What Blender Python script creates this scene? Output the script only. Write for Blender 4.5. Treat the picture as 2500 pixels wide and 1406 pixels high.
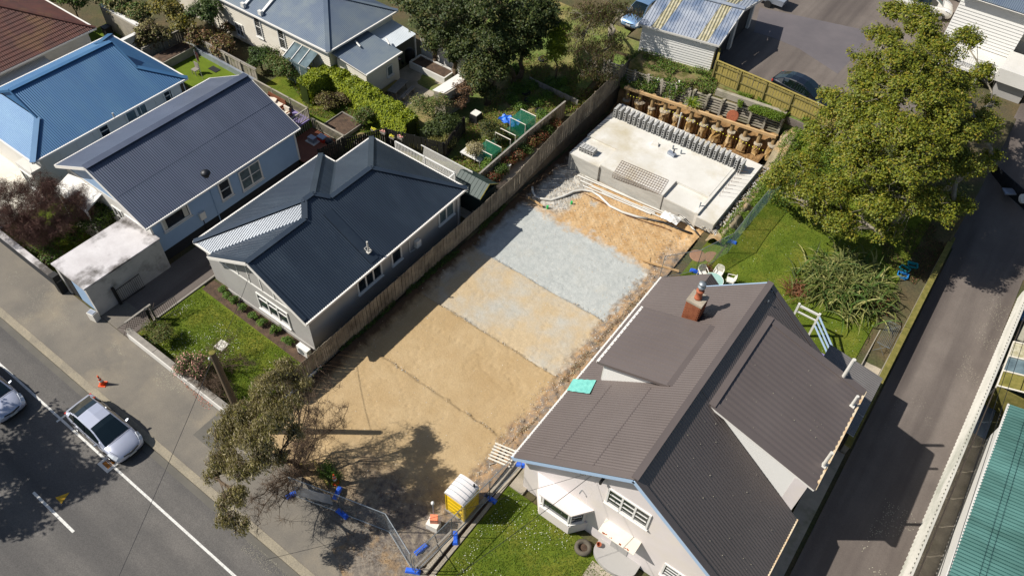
import bpy, math, random
import numpy as np
from mathutils import Vector, Matrix
random.seed(7); rng = np.random.default_rng(11)
for o in list(bpy.data.objects): bpy.data.objects.remove(o)
SC = bpy.context.scene; COL = SC.collection
rad = math.radians
# ------------------------------------------------------------------ camera
CAM_H = 36.0; FOC = 1877.126
def cam_axes(p, r, h):
    f = Vector((math.sin(h)*math.cos(p), math.cos(h)*math.cos(p), -math.sin(p)))
    rt = Vector((math.cos(h), -math.sin(h), 0)); up = rt.cross(f)
    c, s = math.cos(r), math.sin(r)
    return rt*c+up*s, -rt*s+up*c, f
CR, CU, CF = cam_axes(rad(49.2603690), rad(2.883242), rad(-34.264407))
cd = bpy.data.cameras.new('camera'); cam = bpy.data.objects.new('camera', cd); COL.objects.link(cam)
cd.sensor_width = 36; cd.lens = FOC*36/2500; cd.clip_end = 2000; cd.clip_start = 0.5
m3 = Matrix((CR, CU, -CF)).transposed()
cam.matrix_world = Matrix.Translation((0, 0, CAM_H)) @ m3.to_4x4()
SC.camera = cam
# ------------------------------------------------------------------ light
SH_AZ, SUN_EL = rad(36.5), rad(45)
w = bpy.data.worlds.new('World'); SC.world = w; w.use_nodes = True
nt = w.node_tree; sky = nt.nodes.new('ShaderNodeTexSky'); sky.sky_type = 'NISHITA'; sky.sun_disc = False
sky.sun_elevation = SUN_EL; sky.sun_rotation = math.atan2(-math.cos(SH_AZ), -math.sin(SH_AZ)) % (2*math.pi)
bg = nt.nodes['Background']; bg.inputs['Strength'].default_value = 0.065
nt.links.new(sky.outputs[0], bg.inputs[0])
sl = bpy.data.lights.new('sun', 'SUN'); sl.energy = 4.9; sl.angle = rad(0.5); sl.color = (1, .955, .89)
sun = bpy.data.objects.new('sun', sl); COL.objects.link(sun)
sd = Vector((math.cos(SH_AZ)*math.cos(SUN_EL), math.sin(SH_AZ)*math.cos(SUN_EL), -math.sin(SUN_EL)))
sun.rotation_euler = sd.to_track_quat('-Z', 'Y').to_euler(); sun.location = (-60, -40, 90)
SC.view_settings.view_transform = 'Standard'; SC.view_settings.look = 'None'; SC.view_settings.gamma = 1
SC.view_settings.exposure = 0.45; SC.view_settings.use_curve_mapping = False
SC.render.engine = 'CYCLES'; SC.render.resolution_x = 1024; SC.render.resolution_y = 575
SC.cycles.max_bounces = 6; SC.cycles.transparent_max_bounces = 12
# surveyed points: sight line of a photo pixel cut with a known height / wall plane -> world position
def ray(px, py): return CR*((px-1250)/FOC) - CU*((py-703)/FOC) + CF
def P(px, py, z=0.0):
    d = ray(px, py); t = (z-CAM_H)/d.z
    return Vector((d.x*t, d.y*t, z))
def PY(px, py, y):
    d = ray(px, py); t = y/d.y
    return Vector((d.x*t, y, CAM_H+d.z*t))
def PX(px, py, x):
    d = ray(px, py); t = x/d.x
    return Vector((x, d.y*t, CAM_H+d.z*t))
# ------------------------------------------------------------------ materials
def srgb(h):
    h = h.lstrip('#'); out = []
    for i in (0, 2, 4):
        c = int(h[i:i+2], 16)/255; out.append(c/12.92 if c <= .04045 else ((c+.055)/1.055)**2.4)
    return tuple(out)+(1,)
def C(c):
    if isinstance(c, str): return srgb(c)
    if isinstance(c, (int, float)): return (c, c, c, 1)
    return tuple(c)+(1,)
def mat(name, c1, c2=None, scale=1.5, rough=.8, metal=0, bump=0, bscale=25, c3=None, s3=.3, t3=(.45, .65), det=6, coord='Position', spec=.5, coat=0, stretch=None, lo=.35, hi=.65, grain=0, gs=60, c3str=None):
    m = bpy.data.materials.new(name); m.use_nodes = True; n = m.node_tree.nodes; L = m.node_tree.links
    b = n['Principled BSDF']; b.inputs['Roughness'].default_value = rough; b.inputs['Metallic'].default_value = metal
    b.inputs['Specular IOR Level'].default_value = spec; b.inputs['Coat Weight'].default_value = coat; b.inputs['Coat Roughness'].default_value = .08
    b.inputs['Base Color'].default_value = C(c1)
    if coord == 'Position': co = n.new('ShaderNodeNewGeometry').outputs['Position']
    else: co = n.new('ShaderNodeTexCoord').outputs['Object']
    if stretch:
        mp = n.new('ShaderNodeMapping'); mp.inputs['Scale'].default_value = stretch; L.new(co, mp.inputs[0]); co = mp.outputs[0]
    def noise(s, d=det):
        q = n.new('ShaderNodeTexNoise'); q.inputs['Scale'].default_value = s; q.inputs['Detail'].default_value = d; q.inputs['Roughness'].default_value = .62; L.new(co, q.inputs['Vector']); return q.outputs[0]
    def ramp(src, a, bb):
        q = n.new('ShaderNodeMapRange'); q.inputs[1].default_value = a; q.inputs[2].default_value = bb; q.clamp = True; L.new(src, q.inputs[0]); return q.outputs[0]
    def mix(f, a, bb, typ='MIX'):
        q = n.new('ShaderNodeMix'); q.data_type = 'RGBA'; q.blend_type = typ
        for k, v in ((0, f), (6, a), (7, bb)):
            if hasattr(v, 'links'): L.new(v, q.inputs[k])
            else: q.inputs[k].default_value = v
        return q.outputs[2]
    col = C(c1)
    if c2 is not None: col = mix(ramp(noise(scale), lo, hi), C(c1), C(c2))
    if c3 is not None:
        keep = co
        if c3str:
            mp = n.new('ShaderNodeMapping'); mp.inputs['Scale'].default_value = c3str; L.new(keep, mp.inputs[0]); q = n.new('ShaderNodeTexNoise'); q.inputs['Scale'].default_value = s3; q.inputs['Detail'].default_value = 5; L.new(mp.outputs[0], q.inputs['Vector']); nz = q.outputs[0]
        else: nz = noise(s3)
        col = mix(ramp(nz, *t3), col, C(c3))
    if grain:
        g = ramp(noise(gs, 3), .3, .7); q = n.new('ShaderNodeMapRange'); q.inputs[3].default_value = 1-grain; q.inputs[4].default_value = 1+grain; L.new(g, q.inputs[0])
        cc = n.new('ShaderNodeCombineColor')
        for i in range(3): L.new(q.outputs[0], cc.inputs[i])
        col = mix(1.0, col, cc.outputs[0], 'MULTIPLY')
    if hasattr(col, 'links'): L.new(col, b.inputs['Base Color'])
    if bump:
        bp = n.new('ShaderNodeBump'); bp.inputs['Strength'].default_value = min(1, bump); bp.inputs['Distance'].default_value = .03*max(1, bump); L.new(noise(bscale), bp.inputs['Height']); L.new(bp.outputs[0], b.inputs['Normal'])
    return m
M = {}
def defm(k, *a, **kw): M[k] = mat(k, *a, **kw)
defm('asphalt', '#56534f', '#625e59', .5, .9, bump=.5, bscale=40, c3='#454341', s3=.5, t3=(.42, .68), c3str=(.05, 1, 1), grain=.28, gs=22)
defm('footpath', '#645f57', '#756e62', .45, .9, bump=.4, bscale=30, c3='#8a7f6b', s3=.22, t3=(.55, .75), grain=.14, gs=18)
defm('drive', '#625952', '#6f665e', .35, .85, bump=.3, bscale=30, c3='#4c443f', s3=.55, t3=(.42, .66), c3str=(1, .07, 1), grain=.13, gs=20)
defm('drive2', '#585355', '#625c5d', .4, .8, bump=.2, grain=.08)
defm('concrete', '#8d8475', '#a89d8a', .8, .9, bump=.3, c3='#6f6a55', s3=.5, t3=(.5, .75), grain=.12, gs=15)
defm('kerbstone', '#7f7767', '#938974', .9, .9, bump=.3, grain=.2, gs=14, c3='#6b655a', s3=.5, t3=(.5, .75))
defm('slab', '#c2beb4', '#cfccc4', .5, .7, c3='#b0a68e', s3=.35, t3=(.48, .72), grain=.03, gs=12)
defm('slabside', '#a3a097', '#b5b2a9', .8, .85, bump=.2, grain=.08, gs=12, stretch=(1, 1, 4))
defm('soil', '#3d3026', '#5a4737', 2.5, 1, bump=1, bscale=14, grain=.25, gs=14)
defm('ground', '#45402b', '#57492f', .6, 1, bump=.8, bscale=8, c3='#3d4420', s3=.25, grain=.3, gs=9)
defm('garden', '#646430', '#86734e', .9, 1, bump=.8, bscale=10, c3='#55662a', s3=.3, t3=(.4, .6), grain=.35, gs=8)
defm('grass', '#4b5a1a', '#5c6921', 1.1, 1, bump=1, bscale=30, c3='#716f2c', s3=.5, t3=(.48, .72), grain=.3, gs=16, spec=.1)
defm('turf', '#55651f', '#5f6f22', 1.5, 1, bump=.3, grain=.12, gs=25, spec=.1)
defm('moss', '#5d5a22', '#7a7037', 3, 1, bump=.6, grain=.2)
defm('white', '#cecbc4', '#c4c1b9', .6, .55)
defm('whiteclean', '#d0cec8', rough=.45)
defm('paintline', '#c9c7c0', '#8f8c86', 9, .8, grain=.15, gs=14, lo=.5, hi=.8)
defm('cream', '#d3cdbf', '#cac2b1', .7, .6, grain=.03)
defm('pinkwhite', '#d3cbc7', '#cac2be', .5, .6, grain=.03, c3='#d0c7bb', s3=.3)
defm('gable_grey', '#a09d98', '#989590', .5, .65)
defm('wall_blue', '#8ca6c2', '#849eba', .5, .6)
defm('wall_dark', '#1a1d22', rough=.8)
defm('roof_dark', '#2d3641', '#333d48', .35, .34, metal=.25, spec=.6, c3='#3c4650', s3=.4, t3=(.5, .75), stretch=(.5, 1.5, 1))
defm('roof_grey', '#484f5f', '#4f5666', .3, .42, metal=.25, spec=.6, c3='#596070', s3=.35, t3=(.5, .75), stretch=(.5, 1.6, 1))
defm('roof_blue', '#376188', '#3d678d', .4, .5, metal=.15, spec=.5, c3='#48708f', s3=.5, t3=(.45, .75), stretch=(.6, 1.5, 1))
defm('roof_brown', '#5f5652', '#655c58', .35, .45, metal=.15, spec=.5)
defm('roof_slate', '#5c6878', '#66727f', .4, .45, metal=.2, c3='#707a80', s3=.5)
defm('roof_green', '#1e4640', '#28524b', .9, .7, metal=.0, c3='#406b65', s3=.35, t3=(.4, .65), stretch=(.4, 1.6, 1), grain=.05)
defm('roof_tin', '#9aa0ab', '#aab0b8', .6, .5, metal=.3, c3='#6f7f96', s3=.5, t3=(.45, .6))
defm('clearlite', '#aaa48e', '#8f8868', 3, .6, grain=.2, gs=9)
defm('tile', '#4a2a22', '#5d3327', 1.2, .75, c3='#6a4a2a', s3=.35, t3=(.55, .7), grain=.2, gs=9)
defm('fascia_white', '#d8d4cc', rough=.5)
defm('fascia_blue', '#9db4cc', rough=.5)
defm('glass', '#10151a', '#27313a', .9, .06, spec=.8, coat=.4)
defm('glasspale', '#66767a', '#4a585c', 1.5, .1, spec=.8)
defm('curtain', '#b9b4a6', rough=.9)
defm('fence', '#776d5f', '#8d8371', 2.2, .9, c3='#544c41', s3=.8, t3=(.45, .7), grain=.18, gs=9)
defm('fence_post', '#554a3b', '#6b5d49', 2, .9, grain=.15)
defm('fence_green', '#8a7c3f', '#978745', 1.2, .9, grain=.12, gs=8)
defm('fence_green_rail', '#6a6238', '#7a6f3c', 1.2, .9, grain=.12)
defm('timber', '#b08f62', '#c4a274', 2, .8, grain=.1)
defm('pole', '#5c4d3b', '#6b5b45', 2, .9, stretch=(1, 1, .2), grain=.15)
defm('pole_tan', '#8a7048', '#9a8058', 2, .9, grain=.15); defm('pier', '#a98850', '#8c6c3c', 1.8, .95, bump=1, bscale=6, c3='#bfa882', s3=1.2, grain=.2, gs=8)
defm('greytimber', '#77726a', '#8b857b', 3, .9, grain=.15)
defm('darktimber', '#2e2822', '#3d342b', 3, .9)
defm('oldgrey', '#8b8477', '#9d9584', 1.6, .9, c3='#6c6a4e', s3=.9, t3=(.5, .7), grain=.12)
defm('blackfence', '#121212', rough=.7)
defm('metal', '#9aa0a3', rough=.45, metal=.7)
defm('galv', '#8d969c', rough=.5, metal=.6)
defm('blackmetal', '#15161a', rough=.5)
defm('bluefoot', '#1f55c0', '#2a62cf', 2, .5)
defm('orange', '#e2541c', rough=.5)
defm('orangepale', '#e0805a', rough=.5)
defm('reflect', '#d6d3cc', rough=.4)
defm('yellow', '#d6b40c', '#caa80e', 2, .45)
defm('toiletroof', '#cfcac6', rough=.4)
defm('yellowpaint', '#c79a1a', '#a8821c', 6, .8)
defm('block', '#a09f9b', '#adaca8', 5, .9, grain=.12, gs=20)
defm('blockdark', '#2c2b29', rough=.95)
defm('brick', '#7c4429', '#8b5234', 4, .85, grain=.15)
defm('mortar', '#8b7f72', rough=.95)
defm('claypot', '#9a5436', rough=.8)
defm('rust', '#8a5a1e', '#a3641c', 6, .85)
defm('rustgutter', '#c9b99c', '#b98f5a', 2.5, .7, lo=.45, hi=.7)
defm('pipewhite', '#cbc8c0', '#bdb9ae', 1, .5)
defm('pipeblack', '#1b1b1c', rough=.5)
defm('steel', '#5b3c28', '#6d4a30', 6, .8)
defm('yellowcap', '#d7cf3a', rough=.6)
defm('tarp', '#1f63c4', '#2c74d6', 6, .5, bump=.8, bscale=12)
defm('shade', '#12806f', '#1a9482', 3, .8)
defm('teal', '#178f96', rough=.45)
defm('tealcloth', '#5fa59b', '#6fb3a7', 3, .8)
defm('bluebin', '#2c7fc0', rough=.45)
defm('silver', '#b6bac8', rough=.3, metal=.5, coat=.6, spec=.6)
defm('carblack', '#0c1018', rough=.2, coat=1)
defm('carblue', '#7f9fc2', rough=.3, metal=.5, coat=.6)
defm('carred', '#7a1015', rough=.25, coat=.8)
defm('carglass', '#071312', rough=.04, spec=.9, coat=.6)
defm('rubber', '#121212', rough=.85)
defm('alloy', '#a4a6a8', rough=.35, metal=.8)
defm('lamp', '#c8ccd0', rough=.15, spec=.8)
defm('redlamp', '#b03020', rough=.3)
defm('plate', '#b9b9b4', rough=.5)
defm('whiteplastic', '#d6d1c6', rough=.45)
defm('glasstable', '#8fb0a5', '#9abab0', 3, .25)
defm('cushion', '#d2c8b8', '#c6bbaa', 6, .9)
defm('wicker', '#6a3a1e', rough=.7)
defm('deck', '#7a4632', '#85503a', 1.5, .8, grain=.1)
defm('decking', '#7a6f9a', rough=.7)
defm('bark', '#4c3f30', '#62523f', 4, .95, grain=.2, gs=12)
defm('barkpale', '#8f8776', '#6f6757', 4, .95)
defm('twig', '#5a4838', '#6d5a48', 4, 1)
defm('twigred', '#5c4038', '#6b4e44', 3, 1)
defm('gravelly', '#7d735f', '#918468', 1.8, .95, bump=1, bscale=10, c3='#a8875a', s3=1.0, t3=(.45, .65), grain=.25, gs=10); defm('soilgravel', '#5d564f', '#82786a', 2.2, .95, bump=1, bscale=12, c3='#8f7450', s3=1.0, t3=(.5, .7), grain=.3, gs=9); defm('oldtyre', '#4a443a', '#5c5548', 3, .9); defm('claypatch', '#84634c', '#946f55', 2, .95, grain=.15); defm('roof_porch', '#66625f', '#726e6b', .6, .5, metal=.2); defm('path_dark', '#55524b', '#5f5b53', .8, .9, bump=.3, grain=.12)
defm('stone', '#8d8371', '#a3967f', 2, .9, grain=.15)
defm('clay', '#b5935f', '#96764a', 1.6, .95, bump=1, bscale=6, c3='#c4ad86', s3=.8, grain=.2, gs=7)
defm('flower_pink', '#c98a80', '#d6a494', 8, .8)
defm('daisy', '#dedcd0', rough=.8)
defm('orangeleaf', '#b0521e', '#8f4420', 6, .9)
defm('panel', '#9097a3', '#a6adb6', .8, .3, metal=.4)
defm('polycarb', '#b9c0c4', '#c6ccd0', .6, .25, spec=.6)
defm('corrfence', '#b3b0a6', '#c0bdb3', .9, .7, c3='#8e8f82', s3=.7, t3=(.5, .75), grain=.06, stretch=(1, .35, 1))
defm('lichen', '#a19c8b', '#8f8a76', 9, .95)
defm('dirtygarage', '#b0abaa', '#c2bebd', .9, .8, c3='#4a4540', s3=.5, t3=(.46, .62), grain=.1)
defm('dirtywall', '#aaa6a0', '#b9b5ae', .9, .85, c3='#6c6a62', s3=1.2, t3=(.52, .8), grain=.08)
defm('shed', '#24342f', '#2d3f38', 1, .6)
def leafm(k, c1, c2, s=1.5, spec=.3, rough=.55, tr=.3):
    m = mat(k, c1, c2, s, rough, spec=spec, lo=.4, hi=.6)
    n = m.node_tree.nodes; L = m.node_tree.links; b = n['Principled BSDF']; out = n['Material Output']
    t = n.new('ShaderNodeBsdfTranslucent'); mx = n.new('ShaderNodeMixShader'); mx.inputs[0].default_value = tr
    if b.inputs['Base Color'].links: L.new(b.inputs['Base Color'].links[0].from_socket, t.inputs[0])
    else: t.inputs[0].default_value = C(c1)
    L.new(b.outputs[0], mx.inputs[1]); L.new(t.outputs[0], mx.inputs[2]); L.new(mx.outputs[0], out.inputs['Surface']); M[k] = m
leafm('leaf_tree1', '#727a20', '#808024'); leafm('leaf_tree2', '#55611e', '#616b20'); leafm('leaf_tree3', '#8d8526', '#8a772a')
leafm('leaf_olive1', '#8f8652', '#9c9264', 2); leafm('leaf_olive2', '#6f6c36', '#7d7740', 2); leafm('leaf_olive3', '#b3a888', '#a09574', 2)
leafm('leaf_dark1', '#323f1c', '#3f4b22', 1.2); leafm('leaf_dark2', '#465326', '#54602b', 1.2); leafm('leaf_dark3', '#66682f', '#58502c', 1.2)
leafm('leaf_hedge1', '#7d8a1c', '#919a22', 2); leafm('leaf_hedge2', '#5c6e1a', '#68781e', 2)
leafm('leaf_flax1', '#5e6630', '#6f743a', 2); leafm('leaf_flax2', '#8f8f52', '#a09c60', 2); leafm('leaf_red', '#7a4230', '#8c5a3c', 3)
leafm('leaf_green1', '#587326', '#678228', 2); leafm('leaf_green2', '#445e26', '#506a26', 2)
leafm('leaf_brown', '#4d3d2c', '#5c4a34', 2); leafm('leaf_mulch', '#7a5a3e', '#8c6a4a', 2)
leafm('blade', '#5e6e22', '#73802a', 1.2, tr=.4)
# ------------------------------------------------------------------ mesh builder
SPLIT = {'ridge_cap', 'valley_flashing', 'barge_flashing', 'barge_board', 'gutter', 'gutter_bracket', 'gable_batten', 'downpipe', 'curtain', 'corner_board', 'porch_post', 'rail', 'upright', 'leg', 'post', 'wall_batten', 'gablet', 'dormer_cheek', 'door_pillar', 'wheel_arch', 'door_handle', 'roof_rail', 'side_window', 'pipe_stub', 'wire_bracket', 'roof_rib', 'flashing', 'frame', 'foot', 'handrail', 'lean_to_roof', 'wheel', 'cushion', 'armrest', 'side_wall', 'edging', 'kerb', 'coping', 'edge_face', 'garage_door', 'bearer', 'pillar'}
class MB:
    def __init__(s): s.v = []; s.f = []; s.m = []
    def poly(s, pts, mi=0):
        k = len(s.v); s.v += [tuple(p) for p in pts]; s.f.append(tuple(range(k, k+len(pts)))); s.m.append(mi); return s
    def hexa(s, q, mi=0):   # 8 pts: bottom 4 ccw, top 4 ccw
        k = len(s.v); s.v += [tuple(p) for p in q]
        for f in ((3, 2, 1, 0), (4, 5, 6, 7), (0, 1, 5, 4), (1, 2, 6, 5), (2, 3, 7, 6), (3, 0, 4, 7)): s.f.append(tuple(k+i for i in f)); s.m.append(mi)
        return s
    def box(s, x0, x1, y0, y1, z0, z1, mi=0):
        return s.hexa([(x0, y0, z0), (x1, y0, z0), (x1, y1, z0), (x0, y1, z0), (x0, y0, z1), (x1, y0, z1), (x1, y1, z1), (x0, y1, z1)], mi)
    def cbox(s, c, sx, sy, sz, rz=0, mi=0):   # centre-bottom box turned about z
        ca, sa = math.cos(rz), math.sin(rz); q = []
        for z in (0, sz):
            for a, b in ((-1, -1), (1, -1), (1, 1), (-1, 1)):
                x, y = a*sx/2, b*sy/2; q.append((c[0]+x*ca-y*sa, c[1]+x*sa+y*ca, c[2]+z))
        return s.hexa(q, mi)
    def prism(s, pts, z0, z1, mi=0):
        n = len(pts); k = len(s.v)
        z0s = z0 if hasattr(z0, '__len__') else [z0]*n; z1s = z1 if hasattr(z1, '__len__') else [z1]*n
        a = sum(pts[i][0]*pts[(i+1) % n][1]-pts[(i+1) % n][0]*pts[i][1] for i in range(n))
        idx = list(range(n)) if a > 0 else list(range(n))[::-1]
        s.v += [(pts[i][0], pts[i][1], z0s[i]) for i in idx]+[(pts[i][0], pts[i][1], z1s[i]) for i in idx]
        s.f.append(tuple(k+i for i in range(n))[::-1]); s.f.append(tuple(k+n+i for i in range(n))); s.m += [mi, mi]
        for i in range(n): j = (i+1) % n; s.f.append((k+i, k+j, k+n+j, k+n+i)); s.m.append(mi)
        return s
    def beam(s, a, b, w, h, mi=0, up=(0, 0, 1)):   # rectangular bar between two points, centred
        a = Vector(a); b = Vector(b); d = (b-a).normalized(); u = Vector(up)
        if abs(d.dot(u)) > .98: u = Vector((1, 0, 0))
        r = d.cross(u).normalized()*(w/2); t = r.cross(d).normalized()*(h/2)
        return s.hexa([a-r-t, a+r-t, b+r-t, b-r-t, a-r+t, a+r+t, b+r+t, b-r+t], mi)
    def tube(s, pts, r, n=8, mi=0, cap=True):
        pts = [Vector(p) for p in pts]; rs = r if hasattr(r, '__len__') else [r]*len(pts); k0 = len(s.v); prev = None
        for i, p in enumerate(pts):
            d = (pts[min(i+1, len(pts)-1)]-pts[max(i-1, 0)]).normalized()
            if prev is None: prev = d.orthogonal().normalized()
            prev = (prev-d*prev.dot(d)).normalized(); q = d.cross(prev)
            for j in range(n): a = 2*math.pi*j/n; s.v.append(tuple(p+(prev*math.cos(a)+q*math.sin(a))*rs[i]))
        for i in range(len(pts)-1):
            for j in range(n): a = k0+i*n+j; b = k0+i*n+(j+1) % n; s.f.append((a, b, b+n, a+n)); s.m.append(mi)
        if cap: s.f.append(tuple(k0+j for j in range(n))[::-1]); s.f.append(tuple(k0+(len(pts)-1)*n+j for j in range(n))); s.m += [mi, mi]
        return s
    def lathe(s, c, prof, n=16, mi=0):
        k = len(s.v)
        for r, z in prof:
            for j in range(n): a = 2*math.pi*j/n; s.v.append((c[0]+r*math.cos(a), c[1]+r*math.sin(a), c[2]+z))
        for i in range(len(prof)-1):
            for j in range(n): a = k+i*n+j; b = k+i*n+(j+1) % n; s.f.append((a, b, b+n, a+n)); s.m.append(mi)
        s.f.append(tuple(k+j for j in range(n))[::-1]); s.f.append(tuple(k+(len(prof)-1)*n+j for j in range(n))); s.m += [mi, mi]
        return s
    def mesh(s, name, mats, smooth=False):
        me = bpy.data.meshes.new(name); me.from_pydata(s.v, [], s.f)
        mats = mats if isinstance(mats, (list, tuple)) else [mats]
        for k in mats: me.materials.append(M[k] if isinstance(k, str) else k)
        me.polygons.foreach_set('material_index', s.m)
        if smooth: me.polygons.foreach_set('use_smooth', [True]*len(s.f))
        me.update(); return me
    def islands(s):
        par = {}; key = [(round(v[0], 4), round(v[1], 4), round(v[2], 4)) for v in s.v]
        def find(a):
            while par.setdefault(a, a) != a: par[a] = par[par[a]]; a = par[a]
            return a
        for f in s.f:
            a = find(key[f[0]])
            for i in f[1:]: par[find(key[i])] = a
        g = {}
        for k, f in enumerate(s.f): g.setdefault(find(key[f[0]]), []).append(k)
        return list(g.values())
    def build(s, name, mats, parent=None, smooth=False, **kw):
        if name in SPLIT and parent is not None and len(s.f) < 900 and 'kind' not in kw:
            g = s.islands()
            if 2 <= len(g) <= 30:
                first = None
                for fs in g:
                    q = MB(); mp = {}
                    for k in fs:
                        for i in s.f[k]:
                            if i not in mp: mp[i] = len(q.v); q.v.append(s.v[i])
                        q.f.append(tuple(mp[i] for i in s.f[k])); q.m.append(s.m[k])
                    o = bpy.data.objects.new(name, q.mesh(name, mats, smooth)); COL.objects.link(o); o.parent = parent; first = first or o
                return first
        o = bpy.data.objects.new(name, s.mesh(name, mats, smooth)); COL.objects.link(o); o.parent = parent
        for k, v in kw.items(): o[k] = v
        return o
ROOTS = []
def tag(o, label, cat, group=None):
    o['label'] = label; o['category'] = cat
    if group: o['group'] = group
    return o
def thing(name, label, cat, group=None, loc=(0, 0, 0)):
    o = bpy.data.objects.new(name, None); COL.objects.link(o); o.empty_display_size = .1; o.location = loc; ROOTS.append(o)
    return tag(o, label, cat, group)
def inst(name, me, loc, parent=None, rot=(0, 0, 0), scale=(1, 1, 1)):
    o = bpy.data.objects.new(name, me); COL.objects.link(o); o.parent = parent; o.location = loc; o.rotation_euler = rot; o.scale = scale; return o
def copy_tree(o, parent=None):
    c = o.copy(); COL.objects.link(c); c.parent = parent
    for ch in o.children: copy_tree(ch, c)
    return c
def struct(mb, name, mats, **kw): return mb.build(name, mats, kind='structure', **kw)
# profiled sheet clipped to a planar polygon: kind 'corr' = round corrugations running along d, 'lap' = lapped boards running along d
def sheet(mb, poly, d, period=.14, amp=.02, kind='corr', mi=0, flip=False):
    poly = [Vector(p) for p in poly]; n = Vector((0, 0, 0))
    for i in range(len(poly)): n += poly[i].cross(poly[(i+1) % len(poly)])
    n.normalize()
    if (n.z < -1e-6) or flip: n = -n
    d = Vector(d); d = (d-n*d.dot(n)).normalized(); s = d.cross(n).normalized(); o = poly[0]
    q = [((p-o).dot(s), (p-o).dot(d)) for p in poly]; smin = min(a for a, _ in q); smax = max(a for a, _ in q)
    if kind == 'corr':
        st = period/6; ks = np.arange(smin, smax+st*.5, st); S = [(float(x), amp*math.cos(2*math.pi*x/period)) for x in ks if x <= smax]; S.append((smax, 0))
    elif kind == 'rib':     # trapezoid ribs, wide pans
        S = []; x = smin
        while x < smax:
            for a, h in ((0, 0), (.82, 0), (.87, 1), (.95, 1), (1.0, 0)):
                if x+a*period <= smax: S.append((x+a*period, h*amp))
            x += period
        S.append((smax, 0))
    else:                   # boards: each leans out toward its lower edge
        S = []; x = smin
        while x < smax-1e-4:
            e = min(x+period, smax); S += [(x, 0.0), (e-.0005, amp), (e, amp)] if s.z < 0 else [(x, amp), (e-.0005, 0.0), (e, 0.0)]; x = e
    S.sort(key=lambda t: t[0])
    def span(x):
        x = min(max(x, smin+1e-5), smax-1e-5); h = []
        for i in range(len(q)):
            (a0, b0), (a1, b1) = q[i], q[(i+1) % len(q)]
            if (a0 <= x < a1) or (a1 <= x < a0): h.append(b0+(b1-b0)*(x-a0)/(a1-a0))
        return sorted(h)
    prev = None
    for x, h in S:
        sp = span(x)
        if prev and len(sp) == len(prev[1]) and len(sp) >= 2:
            for k in range(0, len(sp)-1, 2):
                p0, p1 = prev[1][k], prev[1][k+1]; r0, r1 = sp[k], sp[k+1]
                A = o+s*prev[0]+n*prev[2]; B = o+s*x+n*h
                mb.poly([A+d*p0, B+d*r0, B+d*r1, A+d*p1], mi)
        prev = (x, sp, h)
    return mb
def line_box(mb, a, b, w, h, mi=0): return mb.beam(a, b, w, h, mi)
# window: frame (mesh) > panes. o = lower-left corner on wall, u = width dir, nrm = outward
def window(parent, o, u, nrm, wd, ht, cols=1, rows=1, fr=.09, glass='glass', label=None, open_top=False, frame='whiteclean', sill=True, bar=.045, sash=None):
    o = Vector(o); u = Vector(u).normalized(); nrm = Vector(nrm).normalized(); up = Vector((0, 0, 1)); f = MB()
    def bar_(a, b, c, d, e0=-.02, e1=.06): # rect a..b along u, c..d along up, depth e0..e1
        f.hexa([o+u*a+up*c+nrm*e0, o+u*b+up*c+nrm*e0, o+u*b+up*c+nrm*e1, o+u*a+up*c+nrm*e1, o+u*a+up*d+nrm*e0, o+u*b+up*d+nrm*e0, o+u*b+up*d+nrm*e1, o+u*a+up*d+nrm*e1])
    bar_(-fr, 0, -fr, ht+fr); bar_(wd, wd+fr, -fr, ht+fr); bar_(0, wd, -fr, 0); bar_(0, wd, ht, ht+fr)
    if sill: bar_(-fr-.05, wd+fr+.05, -fr-.05, -fr-.002, -.02, .13)
    for c in range(1, cols): bar_(wd*c/cols-bar, wd*c/cols+bar, 0, ht, -.02, .05)
    for r in (range(1, rows) if not sash else []):
        for c in range(cols): bar_(wd*c/cols+bar, wd*(c+1)/cols-bar, ht*r/rows-.02, ht*r/rows+.02, -.02, .04)
    if sash:
        for c in range(cols): bar_(wd*c/cols+bar, wd*(c+1)/cols-bar, ht*sash-.025, ht*sash+.025, -.02, .045)
    wn = f.build('window', frame, parent)
    if label: wn['label'] = label
    for c in range(cols):
        g = MB(); a = wd*c/cols+(bar if c else 0); b = wd*(c+1)/cols-(bar if c < cols-1 else 0)
        g.hexa([o+u*a+nrm*-.01, o+u*b+nrm*-.01, o+u*b+nrm*.008, o+u*a+nrm*.008, o+u*a+up*ht+nrm*-.01, o+u*b+up*ht+nrm*-.01, o+u*b+up*ht+nrm*.008, o+u*a+up*ht+nrm*.008])
        g.build('pane', glass, wn)
    return wn
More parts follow.
